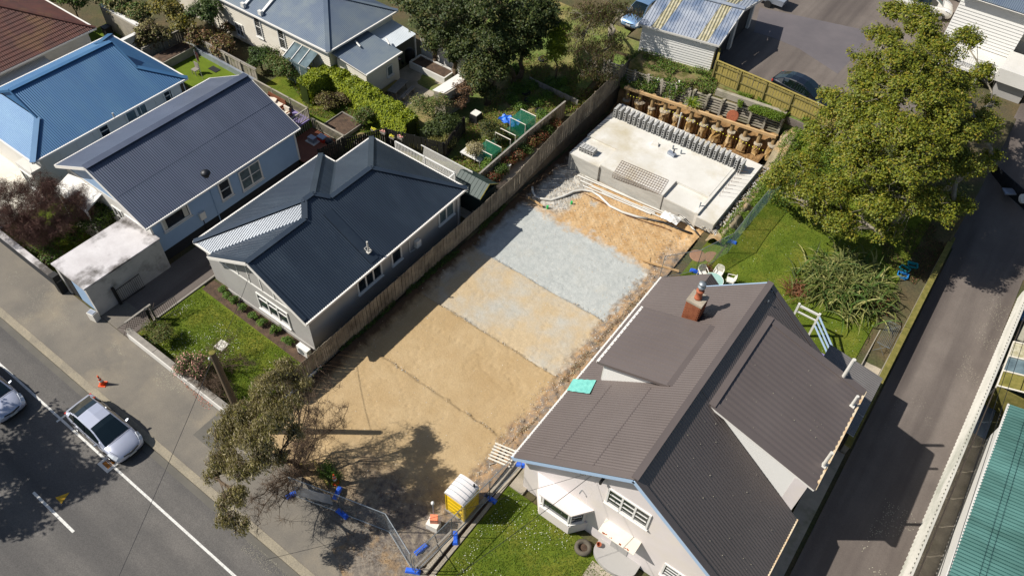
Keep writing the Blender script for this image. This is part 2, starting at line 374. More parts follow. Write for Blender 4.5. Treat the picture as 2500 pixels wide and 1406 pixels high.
# ================================================================== THE SETTING
def ss(a, b, x): t = np.clip((x-a)/(b-a), 0, 1); return t*t*(3-2*t)
def vnoise(x, y, s, seed=0):
    x = np.asarray(x, float)/s; y = np.asarray(y, float)/s; xi = np.floor(x).astype(int); yi = np.floor(y).astype(int); fx = x-xi; fy = y-yi
    def h(a, b): n = (a*374761393+b*668265263+seed*1442695041) & 0xffffffff; n = (n ^ (n >> 13))*1274126177 & 0xffffffff; return ((n ^ (n >> 16)) & 0xffff)/65535.0
    fx = fx*fx*(3-2*fx); fy = fy*fy*(3-2*fy)
    return (h(xi, yi)*(1-fx)+h(xi+1, yi)*fx)*(1-fy)+(h(xi, yi+1)*(1-fx)+h(xi+1, yi+1)*fx)*fy
SX0, SX1, SY0, SY1 = -22.15, -10.35, 9.05, 48.6
def hz(x, y, pit=True):
    x = np.asarray(x, float); y = np.asarray(y, float)
    z = np.zeros(np.broadcast(x, y).shape)
    left = (x < -24.5); mid = (x >= -24.5) & (x < -8.6)
    z = z+np.where(left, 3.2*ss(43, 56, y)+.0, 0)
    z = z+np.where(mid, 3.0*ss(48.3, 48.62, y), 0)
    z = z+np.where(~left & ~mid, np.where(x < 3.2, .45*ss(30, 40, y)+2.55*ss(43.5, 50, y), 3.0*ss(47, 60, y)), 0)
    z = z+(vnoise(x, y, .9, 3)-.5)*.05*(y > 9.2)
    if pit:
        inside = (x > SX0-.02) & (x < SX1+.02) & (y > SY0-.02) & (y < SY1+.02)
        z = np.where(inside, -1.4, z)
        road = (y < 9.0) & (y > -30); z = np.where(road, -.3, z)
    return z-.02
def G(x, y): return float(hz(x, y, False))+.02
def grid_mesh(name, xs, ys, zf, mats, kind='structure', smooth=True, mif=None):
    X, Y = np.meshgrid(xs, ys); Z = zf(X, Y); nx, ny = len(xs), len(ys)
    co = np.stack([X, Y, Z], -1).reshape(-1, 3)
    i = np.arange((nx-1)*(ny-1)); r = i//(nx-1); c = i % (nx-1); a = r*nx+c
    f = np.stack([a, a+1, a+nx+1, a+nx], 1)
    me = bpy.data.meshes.new(name); me.from_pydata(co.tolist(), [], f.tolist())
    for k in (mats if isinstance(mats, (list, tuple)) else [mats]): me.materials.append(M[k] if isinstance(k, str) else k)
    if smooth: me.polygons.foreach_set('use_smooth', [True]*len(f))
    if mif is not None: me.polygons.foreach_set('material_index', mif(co[f].mean(1)).astype(int).tolist())
    o = bpy.data.objects.new(name, me); COL.objects.link(o); o['kind'] = kind; return o
xs = sorted(set(np.round(np.concatenate([[-600, -300, -150, -100], np.arange(-78, 20, .6), [30, 60, 150, 300, 600], [SX0-.05, SX0-.01, SX1+.01, SX1+.05, -24.55, -24.45, -8.65, -8.55, 3.15, 3.25]]), 3)))
ys = sorted(set(np.round(np.concatenate([[-600, -200, -80, -40, -30.05, -29.95], np.arange(-20, 92, .6), [120, 200, 400, 700], [8.95, 9.0, SY0-.01, SY0, SY1, SY1+.05, 48.25, 48.4, 48.55, 48.65]]), 3)))
grid_mesh('ground', xs, ys, hz, 'ground')
b = MB(); b.box(-300, 200, -29.9, 5.44, -.28, -.12); struct(b, 'road', 'asphalt')
b = MB(); b.box(-300, 200, 5.865, 8.98, -.28, 0.0); struct(b, 'footpath', 'footpath')
b = MB(); b.box(-300, 200, 5.46, 5.86, -.28, 0.012); kb = struct(b, 'kerb', 'kerbstone')
b = MB(); b.box(-300, 200, 5.1, 5.445, -.2, -.112); struct(b, 'gutter_channel', 'path_dark')
b = MB(); b.box(-60, 60, 3.57, 3.69, -.118, -.114)
b.box(-30.98, -30.86, 3.4, 3.569, -.118, -.114); b.box(-30.98, -30.86, 3.691, 4.0, -.118, -.114)
b.box(-28.25, -24.9, .36, .49, -.118, -.114); b.box(-42, -38.6, .36, .49, -.118, -.114); b.box(-17, -13.6, .36, .49, -.118, -.114)
struct(b, 'road_marking', 'paintline')
b = MB(); q = [P(170, 1201, -.116), P(150, 1229, -.116), P(135, 1214, -.116)]; b.prism([(p.x, p.y) for p in q], -.118, -.113); struct(b, 'yellow_road_marking', 'yellowpaint')
# patched squares in the footpath
b = MB(); b.box(-24.6, -22.6, 7.2, 8.9, .002, .006); struct(b, 'footpath_patch', 'path_dark')
b = MB(); rg_ = random.Random(5); b.prism([(-12.3+2.2*math.cos(a)*(1+rg_.uniform(-.15, .15)), 7.9+1.3*math.sin(a)*(1+rg_.uniform(-.15, .15))) for a in np.linspace(0, 2*math.pi, 27)[:-1]], .001, .008); struct(b, 'gravel_patch', 'soilgravel')
# drain
t = thing('drain_grate', 'rusty square drain grate in a pale frame at the parking line', 'drain', loc=(-26.7, 3.64, -.12))
b = MB()
for a in ((-.42, .42, -.42, -.26), (-.42, .42, .26, .42), (-.42, -.26, -.26, .26), (.26, .42, -.26, .26)): b.box(*a, 0, .015)
b.build('frame', 'white', t); b = MB(); b.box(-.26, .26, -.26, .26, 0, .004)
for k in range(7): b.box(-.25, .25, -.235+k*.07, -.2+k*.07, .005, .012)
b.build('grate', 'rust', t)
# driveways
b = MB(); b.box(-35.35, -32.55, 9.0, 27.5, 0, .012); struct(b, 'driveway', 'drive')
b = MB(); b.box(-35.2, -33.6, 9.0, 10.6, .012, .03); struct(b, 'driveway_apron', 'footpath')
b = MB(); b.box(-32.5, -32.38, 10.0, 17.0, 0, .1); struct(b, 'lawn_edging', 'greytimber')
ysd = np.arange(5.9, 64, .7); xsd = np.arange(3.6, 8.35, .45)
b = MB(); b.box(3.55, 8.0, 5.87, 46.5, -.1, .02); struct(b, 'lane_paving', 'drive')
grid_mesh('lane_slope_paving', np.arange(3.0, 9.3, .6), np.arange(46.4, 68, .6), lambda X, Y: 3.0*ss(47, 60, Y)+.025, 'drive')
# parking yard up the bank
def plate(name, px, z, m, th=.02, zoff=0): b = MB(); q = [P(a, c, z) for a, c in px]; b.prism([(p.x, p.y) for p in q], z-th, z+zoff); return struct(b, name, m)
plate('parking_pavement', [(1745, 195), (1720, 100), (1850, -60), (2500, -160), (2420, 120), (2200, 330), (1985, 318)], 3.0, 'drive', .5, .03)
plate('pavement_patch', [(1855, 20), (2125, 78), (2113, 107), (2045, 182), (1950, 120), (1890, 95), (1840, 80)], 3.0, 'drive2', .0, .036)
# the building site: cut terraces, gravel, clay
STEP = (16.95, 21.95, 27.1)
def zs(X, Y):
    wob = lambda s: (vnoise(X, Y, .5, s)-.5)*.12
    z = np.zeros(X.shape)
    for i, s in enumerate(STEP): z -= .1*ss(s-.02, s+.05, Y+wob(i))
    for s in STEP:
        d = np.abs(Y+wob(7)-s); w = .05+.06*ss(-17, -11, X); z -= .055*(1-ss(0, w, d)); z += .05*(vnoise(X, Y, .12, 5)-.4)*(1-ss(w, w+.16, d))*(.4+ss(-18, -11, X))
    z += .35*ss(-11.6, -10.5, X+(vnoise(X, Y, .8, 9)-.5)*.6)*ss(12, 15, Y)*(1-ss(36, 38, Y)); z += .25*(1-ss(-22.1, -21.3, X))
    edge = ss(-12.1, -11.3, X)*(1-ss(-10.6, -10.4, X))
    z += edge*(vnoise(X, Y, .22, 12)-.5)*.16
    lump = ss(32.2, 33.4, Y+(vnoise(X, Y, 1.3, 21)-.5)*2.0)*(1-ss(37.2, 37.6, Y))
    z += lump*(vnoise(X, Y, .16, 22)-.5)*.045+lump*.05
    z += lump*.035*np.sin(X*2*np.pi/.32+Y*3)*np.sin(Y*2*np.pi/.3)
    pile = ss(33.2, 34.5, Y)*(1-ss(-20.2, -18.6, X)); z += pile*((vnoise(X, Y, .5, 31)-.3)*.16+(vnoise(X, Y, .15, 32)-.5)*.06)
    z += .5*ss(-11.4, -9.9, X)*ss(36.5, 38.5, Y)
    z += (vnoise(X, Y, .1, 41)-.5)*.009+(vnoise(X, Y, .5, 42)-.5)*.012+(vnoise(X, Y, 2.5, 43)-.5)*.05
    z -= .016*ss(.66, .8, vnoise(X, Y, .26, 61))*ss(.4, .6, vnoise(X, Y, 2.0, 62)); z -= .016*ss(.7, .8, vnoise(X*1.6, Y, .17, 63))*ss(.45, .6, vnoise(X, Y, 1.6, 64))
    for cx_, cy_, rr_ in ((-22.5, 8, 7.5), (-22.5, 8, 9.2), (-8, 26, 6.4), (-8, 26, 8.0), (-17, 2, 18.5), (-17, 2, 20.2)): z -= .022*np.exp(-((np.hypot(X-cx_, Y-cy_)-rr_)/.09)**2)*(.5+.5*np.sign(np.sin(np.arctan2(Y-cy_, X-cx_)*rr_*18)))
    mound = np.exp(-(((X+16.2)/2.0)**2+((Y-10.9)/.9)**2)); z += mound*(.28+.2*vnoise(X, Y, .3, 51))
    z += .3*(1-ss(44.6, 45.2, Y))*0+.35*ss(44.7, 45.4, Y)
    ybm = 45.35+(X+21.55)*.143; z += 1.15*ss(.38, .55, Y-ybm+(vnoise(X, Y, .4, 66)-.5)*.2)+1.7*ss(1.3, 1.55, Y-ybm)+.25*ss(.5, 1.4, Y-ybm)
    z *= ss(8.95, 9.6, Y)*.999+.001
    return z+.01
def site_material():
    m = bpy.data.materials.new('site_earth'); m.use_nodes = True; n = m.node_tree.nodes; L = m.node_tree.links; b = n['Principled BSDF']; b.inputs['Roughness'].default_value = .95; b.inputs['Specular IOR Level'].default_value = .15
    pos = n.new('ShaderNodeNewGeometry').outputs['Position']; sp = n.new('ShaderNodeSeparateXYZ'); L.new(pos, sp.inputs[0])
    def noise(s, d=6, off=0):
        q = n.new('ShaderNodeTexNoise'); q.inputs['Scale'].default_value = s; q.inputs['Detail'].default_value = d; q.inputs['Roughness'].default_value = .65
        if off:
            v = n.new('ShaderNodeVectorMath'); v.inputs[1].default_value = (off, off*.7, 0); L.new(pos, v.inputs[0]); L.new(v.outputs[0], q.inputs['Vector'])
        else: L.new(pos, q.inputs['Vector'])
        return q.outputs[0]
    def mr(src, a, bb, c=0, d=1):
        q = n.new('ShaderNodeMapRange'); q.clamp = True
        for i, v in enumerate((a, bb, c, d)): q.inputs[i+1].default_value = v
        L.new(src, q.inputs[0]); return q.outputs[0]
    def math_(op, a, bb):
        q = n.new('ShaderNodeMath'); q.operation = op
        for i, v in enumerate((a, bb)):
            if hasattr(v, 'links'): L.new(v, q.inputs[i])
            else: q.inputs[i].default_value = v
        return q.outputs[0]
    def mix(f, a, bb, typ='MIX'):
        q = n.new('ShaderNodeMix'); q.data_type = 'RGBA'; q.blend_type = typ
        for k, v in ((0, f), (6, a), (7, bb)):
            if hasattr(v, 'links'): L.new(v, q.inputs[k])
            else: q.inputs[k].default_value = v
        return q.outputs[2]
    tan = mix(mr(noise(1.1), .3, .7), srgb('#a38c68'), srgb('#ad9774')); tan = mix(mr(noise(.22, 3, 9), .4, .75, 0, .7), tan, srgb('#967c55'))
    grey = mix(mr(noise(2.2, 8, 4), .38, .62), srgb('#9da09c'), srgb('#a9aba6')); grey = mix(mr(noise(.4, 4, 14), .55, .8, 0, .5), grey, srgb('#aba698'))
    clay = mix(mr(noise(1.6, 6, 22), .38, .62), srgb('#a9875c'), srgb('#b79b74'))
    rub = mix(mr(noise(3.5, 8, 31), .4, .6), srgb('#b9b4a9'), srgb('#8a8780'))
    y = math_('ADD', sp.outputs['Y'], mr(noise(1.4, 5, 3), 0, 1, -1.1, 1.1)); ys_ = math_('ADD', sp.outputs['Y'], mr(noise(3, 5, 3), 0, 1, -.16, .16))
    third = math_('MULTIPLY', mr(ys_, 21.9, 22.0), mr(noise(.33, 4, 40), .42, .64)); third = math_('MULTIPLY', third, .7)
    pale = mix(third, mix(mr(ys_, 21.9, 22.0, 0, .45), tan, srgb('#b8a98e')), grey)
    c = mix(mr(ys_, 27.0, 27.1), pale, grey); f2 = mr(y, 32.2, 32.9); c = mix(f2, c, clay)
    gp = math_('MULTIPLY', f2, mr(noise(.7, 6, 60), .6, .72, 0, .8)); c = mix(gp, c, grey)
    xl = math_('ADD', sp.outputs['X'], mr(noise(1, 4, 70), 0, 1, -1, 1)); c = mix(math_('MULTIPLY', mr(sp.outputs['Y'], 32.6, 33.4), mr(xl, -18.6, -19.2)), c, rub)
    xr = math_('ADD', sp.outputs['X'], mr(noise(1.5, 5, 80), 0, 1, -.9, .9)); edgec = mix(mr(noise(2.5, 6, 90), .4, .6), srgb('#6c635a'), srgb('#94795a'))
    c = mix(math_('MULTIPLY', mr(xr, -11.9, -11.4), mr(sp.outputs['Y'], 36, 34)), c, edgec)
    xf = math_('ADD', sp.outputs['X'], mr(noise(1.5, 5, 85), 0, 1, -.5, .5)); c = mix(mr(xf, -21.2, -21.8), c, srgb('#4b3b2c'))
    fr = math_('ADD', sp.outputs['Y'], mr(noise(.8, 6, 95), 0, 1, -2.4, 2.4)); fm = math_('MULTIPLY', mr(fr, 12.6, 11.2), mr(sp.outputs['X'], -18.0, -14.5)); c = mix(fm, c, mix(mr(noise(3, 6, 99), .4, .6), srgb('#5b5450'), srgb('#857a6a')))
    c0 = None
    c = mix(mr(sp.outputs['Y'], 44.6, 45.0), c, mix(mr(noise(2, 6, 7), .4, .6), srgb('#6e5436'), srgb('#94754e')))
    c = mix(mr(sp.outputs['Z'], 1.9, 2.4), c, mix(mr(noise(1.5, 6, 17), .4, .6), srgb('#4d4f26'), srgb('#76694a')))
    g = mr(noise(14, 5, 2), .3, .7, .87, 1.13); cc = n.new('ShaderNodeCombineColor')
    for i in range(3): L.new(g, cc.inputs[i])
    c = mix(1.0, c, cc.outputs[0], 'MULTIPLY'); L.new(c, b.inputs['Base Color'])
    bp = n.new('ShaderNodeBump'); bp.inputs['Strength'].default_value = 1; bp.inputs['Distance'].default_value = .02; L.new(noise(9, 8, 1), bp.inputs['Height']); L.new(bp.outputs[0], b.inputs['Normal'])
    M['site'] = m
site_material()
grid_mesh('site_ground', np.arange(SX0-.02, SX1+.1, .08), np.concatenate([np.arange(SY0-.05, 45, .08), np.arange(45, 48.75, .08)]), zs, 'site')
def ZS(x, y): return float(zs(np.array([[x]]), np.array([[y]]))[0, 0])
# lawns
def lawn(name, poly, z=.03, m='grass', zf=None):
    xs_ = [p[0] for p in poly]; b = MB(); b.prism(poly, z-.03, z); return struct(b, name, m)
LW1 = [(-32.36, 9.35), (-22.45, 9.35), (-22.45, 13.8), (-32.36, 14.2)]
lawn('front_lawn', LW1)
lawn('garden_bed', [(-32.2, 13.95), (-22.6, 13.75), (-22.6, 14.84), (-32.2, 14.84)], .045, 'soil')
LW2 = [(-9.75, 8.98), (-2.2, 8.98), (-2.2, 14.4), (-5.2, 14.9), (-9.75, 14.9)]
lawn('house_lawn', LW2)
lawn('grass_strip_by_house', [(-9.7, 14.95), (-9.15, 14.95), (-9.15, 30.2), (-9.7, 30.2)], .02, 'concrete')
grid_mesh('back_lawn', np.arange(-9.7, 1.75, .45), np.arange(28.0, 48.5, .45), lambda X, Y: hz(X, Y, False)+.045, 'grass')
grid_mesh('bank_grass', np.arange(-24.4, -8.6, .4), np.arange(48.0, 50.2, .3), lambda X, Y: hz(X, Y, False)+.05+.1*vnoise(X, Y, .5, 8), 'garden')
b = MB(); b.box(-9.95, -2.2, 8.72, 8.97, .0, .06); struct(b, 'lawn_kerb', 'concrete')
b = MB(); b.box(-10.32, -10.14, 9.0, 16.9, -.1, .22); b.box(-9.98, -9.8, 9.0, 16.9, -.1, .1); struct(b, 'boundary_kerb', 'concrete')
b = MB(); b.box(-10.12, -10.0, 9.0, 16.9, -.1, .03); struct(b, 'boundary_soil', 'soil')
b = MB(); b.prism([(-9.7, 14.9), (-8.9, 14.9), (-8.9, 17), (-9.7, 17)], .0, .12); struct(b, 'side_step', 'concrete')
b = MB(); b.box(-4.3, -.5, 8.98, 14.25, .0, .035); struct(b, 'front_path', 'concrete')
b = MB(); b.box(2.0, 3.0, 27.0, 44.5, .0, .12); struct(b, 'side_path', 'concrete')
b = MB()
for y0, y1 in ((29.5, 34.2), (34.26, 37.5), (37.56, 41), (41.06, 44.4)): b.box(1.95, 2.0, y0, y1, .0, .3)
b.build('path_kerb', 'oldgrey', kind='structure')
# rear gardens
b = MB(); b.box(-45.3, -33.6, 27.2, 33.2, 0, .03); struct(b, 'hedge_garden_lawn', 'grass')
grid_mesh('vegetable_garden_soil', np.arange(-36.5, -24.6, .35), np.arange(28.5, 52, .35), lambda X, Y: hz(X, Y, False)+.05+.12*vnoise(X, Y, .7, 4)*(Y > 38), 'garden')
b = MB(); b.box(-24.45, -22.6, 28.6, 41.2, 0, .06); struct(b, 'neighbour_path', 'concrete')
q = [P(a, c, .04) for a, c in ((965, 180), (1010, 150), (1140, 185), (1085, 225), (985, 262), (900, 215))]
b = MB(); b.prism([(p.x, p.y) for p in q], 0, .07); struct(b, 'patio', 'concrete')
q = [P(a, c, .04) for a, c in ((930, 262), (1010, 205), (1040, 228), (985, 262))]
q = [P(a, c, 1.2) for a, c in ((345, 128), (440, 92), (560, 165), (480, 215), (400, 150))]
b = MB(); q = [P(a, c, 0) for a, c in ((375, 140), (470, 100), (600, 185), (480, 230))]; b.prism([(p.x, p.y) for p in q], 0, .05); struct(b, 'artificial_turf', 'turf')
b = MB(); q = [P(a, c, 0) for a, c in ((205, 90), (275, 50), (315, 75), (240, 130))]; b.prism([(p.x, p.y) for p in q], 0, .06); struct(b, 'courtyard_turf', 'turf')
b = MB(); b.box(-60, -46.3, 8.9, 13.6, 0, .03); struct(b, 'paved_forecourt', 'cream')
# ================================================================== HOUSES
def downslope(poly):
    p = [Vector(a) for a in poly]; n = Vector((0, 0, 0))
    for i in range(len(p)): n += p[i].cross(p[(i+1) % len(p)])
    n.normalize(); n = n if n.z > 0 else -n
    return Vector((n.x*n.z, n.y*n.z, -(n.x*n.x+n.y*n.y)))
def roof(parent, planes, m, period=.14, amp=.011, kind='corr', soffit='fascia_white', name='roof', drop=.1):
    b = MB()
    for pl in planes:
        if isinstance(pl, dict): d = pl['d']; p = pl['p']
        else: p = pl; d = downslope(pl)
        sheet(b, p, d, period, amp, kind)
        b.poly([Vector(a)-Vector((0, 0, drop)) for a in p], 1)
    return b.build(name, [m, soffit], parent)
def caps(rf, lines, m, w=.34, h=.035, name='ridge_cap', up=.035):
    b = MB()
    for a, c in lines: b.beam(Vector(a)+Vector((0, 0, up)), Vector(c)+Vector((0, 0, up)), w, h)
    return b.build(name, m, rf)
def gutters(rf, lines, m='fascia_white', w=.12, h=.12, dz=-.04, name='gutter', out=.06):
    b = MB()
    for a, c in lines: b.beam(Vector(a)+Vector((0, 0, dz)), Vector(c)+Vector((0, 0, dz)), w, h)
    return b.build(name, m, rf)
def gable_body(b, x0, x1, y0, y1, z0, ze, xr=None, zr=None, mi=0):
    if xr is None: return b.box(x0, x1, y0, y1, z0, ze, mi)
    k = len(b.v); pr = [(x0, z0), (x1, z0), (x1, ze), (xr, zr), (x0, ze)]
    b.v += [(x, y0, z) for x, z in pr]+[(x, y1, z) for x, z in pr]
    b.f += [(k, k+1, k+2, k+3, k+4), (k+9, k+8, k+7, k+6, k+5)]; b.m += [mi, mi]
    for i in range(5): j = (i+1) % 5; b.f.append((k+j, k+i, k+5+i, k+5+j)); b.m.append(mi)
    return b
def pipe_vent(parent, base, h, r=.05, m='pipewhite', name='vent_pipe', lean=(0, 0)):
    b = MB(); a = Vector(base); b.tube([a, a+Vector((lean[0], lean[1], h))], r, 10); b.box(a.x-.14, a.x+.14, a.y-.14, a.y+.14, a.z-.02, a.z+.03); return b.build(name, m, parent)
# ---------------- house A: dark blue-black corrugated roof, grey rendered gable
hA = thing('dark_roofed_house', 'house with dark blue-black corrugated roof and pale grey gable above the front lawn', 'house', loc=(-27.5, 20, 0))
hA_off = Vector((27.5, -20, 0))
class At:      # build children in world numbers under an Empty at loc
    pass
def reloc(root):
    inv = Vector(root.location)
    def rec(o):
        for c in o.children:
            c.matrix_parent_inverse = Matrix.Identity(4)
            if c.parent is root: c.location = Vector(c.location)-inv
    rec(root)
pA = .54; eA = 3.3
zA = lambda r: eA+pA*r
R1 = (-27.0, 14.45, zA(4.0)); R1b = (-27.0, 18.66, zA(4.0)); K1 = (-27.78, 19.47, zA(4.77)); K2 = (-27.78, 20.1, zA(4.77)); K3 = (-27.1, 20.78, zA(4.1)); K4 = (-27.1, 24.1, zA(4.1))
FR = (-23.0, 14.45, eA); BR = (-23.0, 28.2, eA); BL = (-31.2, 28.2, eA); V2 = (-31.2, 24.87, eA); BL1 = (-32.55, 24.87, eA); FL1 = (-32.55, 14.7, eA); V1 = (-31.0, 14.7, eA); FL2 = (-31.0, 14.45, eA)
roofA = roof(hA, [[FR, BR, K4, K3, K2, K1, R1b, R1], [FL2, V1, R1b, R1], [FL1, V1, R1b, K1], [FL1, K1, K2, BL1], [BL1, K2, K3, V2], [V2, K3, K4, BL], [BL, K4, BR]], 'roof_dark')
caps(roofA, [(R1, R1b), (K1, K2), (R1b, K1), (K2, K3), (K3, K4), (K2, BL1), (K4, BL), (K4, BR), (FL1, K1)], 'roof_dark')
caps(roofA, [(V1, R1b), (V2, K3)], 'roof_dark', .3, .012, 'valley_flashing', .02)
caps(roofA, [((-23.15, 14.55, eA+.1), (R1[0], 14.55, R1[2])), ((-30.9, 14.55, eA+.05), (R1[0], 14.55, R1[2]))], 'roof_dark', .24, .03, 'barge_flashing', .03)
caps(roofA, [((-26.6, 20.0, 5.25), (-23.2, 20.0, 3.41))], 'roof_dark', .62, .012, 'lap_sheet', .03)
gutters(roofA, [(FR, BR), (BR, BL), (BL, V2), (V2, BL1), (BL1, FL1), (FL1, V1)])
b = MB()
for a, c in ((FR, R1), (R1, FL2)): b.beam(Vector(a)+Vector((0, -.03, -.12)), Vector(c)+Vector((0, -.03, -.12)), .035, .2)
b.build('barge_board', 'fascia_white', roofA)
b = MB(); gable_body(b, -30.75, -23.38, 14.85, 17.5, 0, 3.12, -27.0, 5.15); b.box(-30.75, -23.38, 17.501, 27.9, 0, 3.12); b.box(-32.2, -30.76, 15.0, 24.6, 0, 3.12); wA = b.build('wall', 'gable_grey', hA)
b = MB()
for x in (-30.0, -29.0, -28.0, -27.0, -26.0, -25.0, -24.2):
    zt = 5.1-.54*abs(x+27.0); b.box(x-.035, x+.035, 14.82, 14.849, 2.8, zt-.12)
b.box(-30.7, -23.4, 14.81, 14.849, 2.7, 2.8); b.build('gable_batten', 'whiteclean', wA)
b = MB(); b.box(-23.38, -23.36, 14.85, 27.9, 0, 3.1); b.box(-23.45, -23.33, 14.8, 14.86, 0, 3.1); b.build('side_cladding', 'gable_grey', wA)
b = MB(); b.box(-30.8, -23.3, 14.8, 14.849, 0, .3); b.build('plinth', 'gable_grey', wA)
def win_px(parent, plane, val, p1, p2, **kw):   # two opposite photo corners on a wall plane -> window
    f = PY if plane == 'y' else PX; a = f(p1[0], p1[1], val); c = f(p2[0], p2[1], val)
    z0, z1 = sorted((a.z, c.z))
    if plane == 'y': x0, x1 = sorted((a.x, c.x)); return window(parent, (x0, val, z0), (1, 0, 0), (0, -1, 0), x1-x0, z1-z0, **kw)
    y0, y1 = sorted((a.y, c.y)); return window(parent, (val, y0, z0), (0, 1, 0), (1, 0, 0), y1-y0, z1-z0, **kw)
window(hA, (-27.65, 14.84, .9), (1, 0, 0), (0, -1, 0), 2.4, 1.2, cols=3, rows=2, sash=.7, label='three part window with small top lights in the grey gable')
for y0, w_, c_ in ((18.6, 1.85, 3), (21.48, .7, 1), (25.82, 1.33, 2)):
    window(hA, (-23.35, y0, 1.75), (0, 1, 0), (1, 0, 0), w_, .95, cols=c_, rows=1, glass='glass' if c_ != 2 else 'glasspale')
b = MB(); b.box(-23.34, -23.1, 23.4, 23.8, 1.65, 2.2); b.build('heat_pump_box', 'whiteclean', hA)
b = MB(); b.tube([(-23.3, 22.95, 2.7), (-23.3, 22.95, 1.6), (-23.3, 23.4, 1.5)], .03, 6); b.tube([(-23.3, 27.6, 3.1), (-23.3, 27.6, .1)], .05, 8); b.build('downpipe', 'white', hA)
pipe_vent(hA, (-23.75, 20.1, 3.75), .8, .05); b = MB(); 
b.tube([(-23.95, 20.0, 3.95), (-23.95, 20.25, 3.95), (-23.6, 20.25, 3.78), (-23.6, 20.0, 3.78), (-23.95, 20.0, 3.95)], .02, 5); b.build('vent_flashing', 'pipewhite', hA)
# heat pump outside unit
def aircon(name, label, loc, rz=0):
    t = thing(name, label, 'heat pump', loc=loc); t.rotation_euler.z = rz
    b = MB(); b.box(-.42, .42, -.16, .16, .08, .68); b.build('casing', 'whiteclean', t)
    b = MB(); b.tube([(-.08, -.165, .38), (-.08, -.175, .38)], .24, 16); b.build('fan_grille', 'metal', t)
    b = MB(); b.box(-.35, -.25, -.2, .2, 0, .08); b.box(.25, .35, -.2, .2, 0, .08); b.build('foot', 'blackmetal', t)
aircon('heat_pump', 'white heat pump on the ground at the street corner of the grey gable wall', (-23.75, 14.35, .04))
# ---------------- house B: blue walls, long grey gable roof
hB = thing('blue_walled_house', 'house with pale blue boarded walls and a long grey corrugated gable roof', 'house', loc=(-40, 19, 0))
eB = 3.5; xl, xr_, xm, zm = -44.43, -35.3, -39.87, 5.73; yf, yb = 13.58, 25.7
roofB = roof(hB, [[(xr_, yf, eB), (xr_, yb, eB), (xm, yb, zm), (xm, yf, zm)], [(xl, yf, eB), (xl, yb, eB), (xm, yb, zm), (xm, yf, zm)]], 'roof_grey')
caps(roofB, [((xm, yf, zm), (xm, yb, zm))], 'roof_grey', .5)
b = MB()
for x in (xl, xr_):
    b.beam((x, yf-.02, eB-.1), (xm, yf-.02, zm-.1), .035, .2); b.beam((x, yb+.02, eB-.1), (xm, yb+.02, zm-.1), .035, .2)
b.build('barge_board', 'fascia_white', roofB)
caps(roofB, [((-37.6, yf+.1, eB+.4818*2.3), (-37.6, yb-.1, eB+.4818*2.3))], 'roof_grey', .05, .012, 'sheet_lap', .018)
gutters(roofB, [((xr_, yf, eB), (xr_, yb, eB)), ((xl, yf, eB), (xl, yb, eB))], w=.11, h=.1)
b = MB(); gable_body(b, xl+.45, xr_-.4, yf+.4, yb-.3, .85, eB-.1, xm, zm-.35); wB = b.build('wall', 'wall_blue', hB)
b = MB(); b.box(xl+.5, xr_-.45, yf+.45, yb-.35, 0, .85); b.build('foundation', 'wall_dark', hB)
b = MB(); XW = xr_-.4; sheet(b, [(XW+.002, yf+.4, .85), (XW+.002, yb-.3, .85), (XW+.002, yb-.3, eB-.12), (XW+.002, yf+.4, eB-.12)], (0, 1, 0), .16, .022, 'lap'); b.build('weatherboards', 'wall_blue', wB, kind='stuff')
b = MB(); b.box(XW-.06, XW+.05, yf+.34, yf+.46, .85, eB-.12); b.box(XW-.06, XW+.05, yb-.36, yb-.24, .85, eB-.12); b.build('corner_board', 'whiteclean', wB)
b = MB(); b.box(xl+.45, xr_-.4, yf+.37, yf+.4, .85, 3.4); b.build('front_cladding', 'white', wB)
XF = XW+.03
for p1, p2, c_, kw in (((394, 545), (462, 512), 1, {}), ((536, 465), (565, 468), 1, dict(sash=.5)), ((585, 425), (638, 425), 2, dict(sash=.5, glass='glasspale'))):
    a = PX(p1[0], p1[1], XF); c = PX(p2[0], p2[1], XF)
ys0 = PX(397, 540, XF).y; ys1 = PX(455, 505, XF).y
ys0, ys1 = 14.75, 16.55; window(hB, (XF, ys0, 2.25), (0, 1, 0), (1, 0, 0), ys1-ys0, .8, cols=1)
b = MB(); b.box(XF+.009, XF+.014, ys0+.02, ys0+.22, 2.27, 3.02); b.box(XF+.009, XF+.014, ys1-.35, ys1-.04, 2.27, 3.02); b.build('curtain', 'curtain', hB)
y2 = 18.98; window(hB, (XF, y2, 1.75), (0, 1, 0), (1, 0, 0), .72, 1.25, cols=1, rows=2, sash=.5)
y3 = 20.6; window(hB, (XF, y3, 1.45), (0, 1, 0), (1, 0, 0), 1.55, 1.4, cols=2, rows=2, sash=.5, glass='glasspale')
b = MB(); q = PX(491, 525, XW); b.box(XW+.02, XW+.22, q.y-.2, q.y+.2, 1.4, 1.95); b.build('meter_box', 'whiteclean', hB)
b = MB(); b.tube([(XW+.05, q.y, 1.2), (XW+.05, q.y, .3)], .025, 6); b.build('conduit', 'blackmetal', hB)
b = MB(); b.tube([(XW+.05, q.y+1.1, eB-.2), (XW+.05, q.y+1.1, .2)], .035, 6); b.build('downpipe', 'wall_blue', hB)
# roof ventilator
t = Vector((-36.9, 16.9, 0)); q = P(503, 427, 4.25)
b = MB(); b.lathe((q.x, q.y, 4.1), [(.16, 0), (.16, .2), (.3, .24), (.28, .36), (.16, .46), (.02, .5)], 16); b.build('roof_ventilator', 'blackmetal', hB, smooth=True)
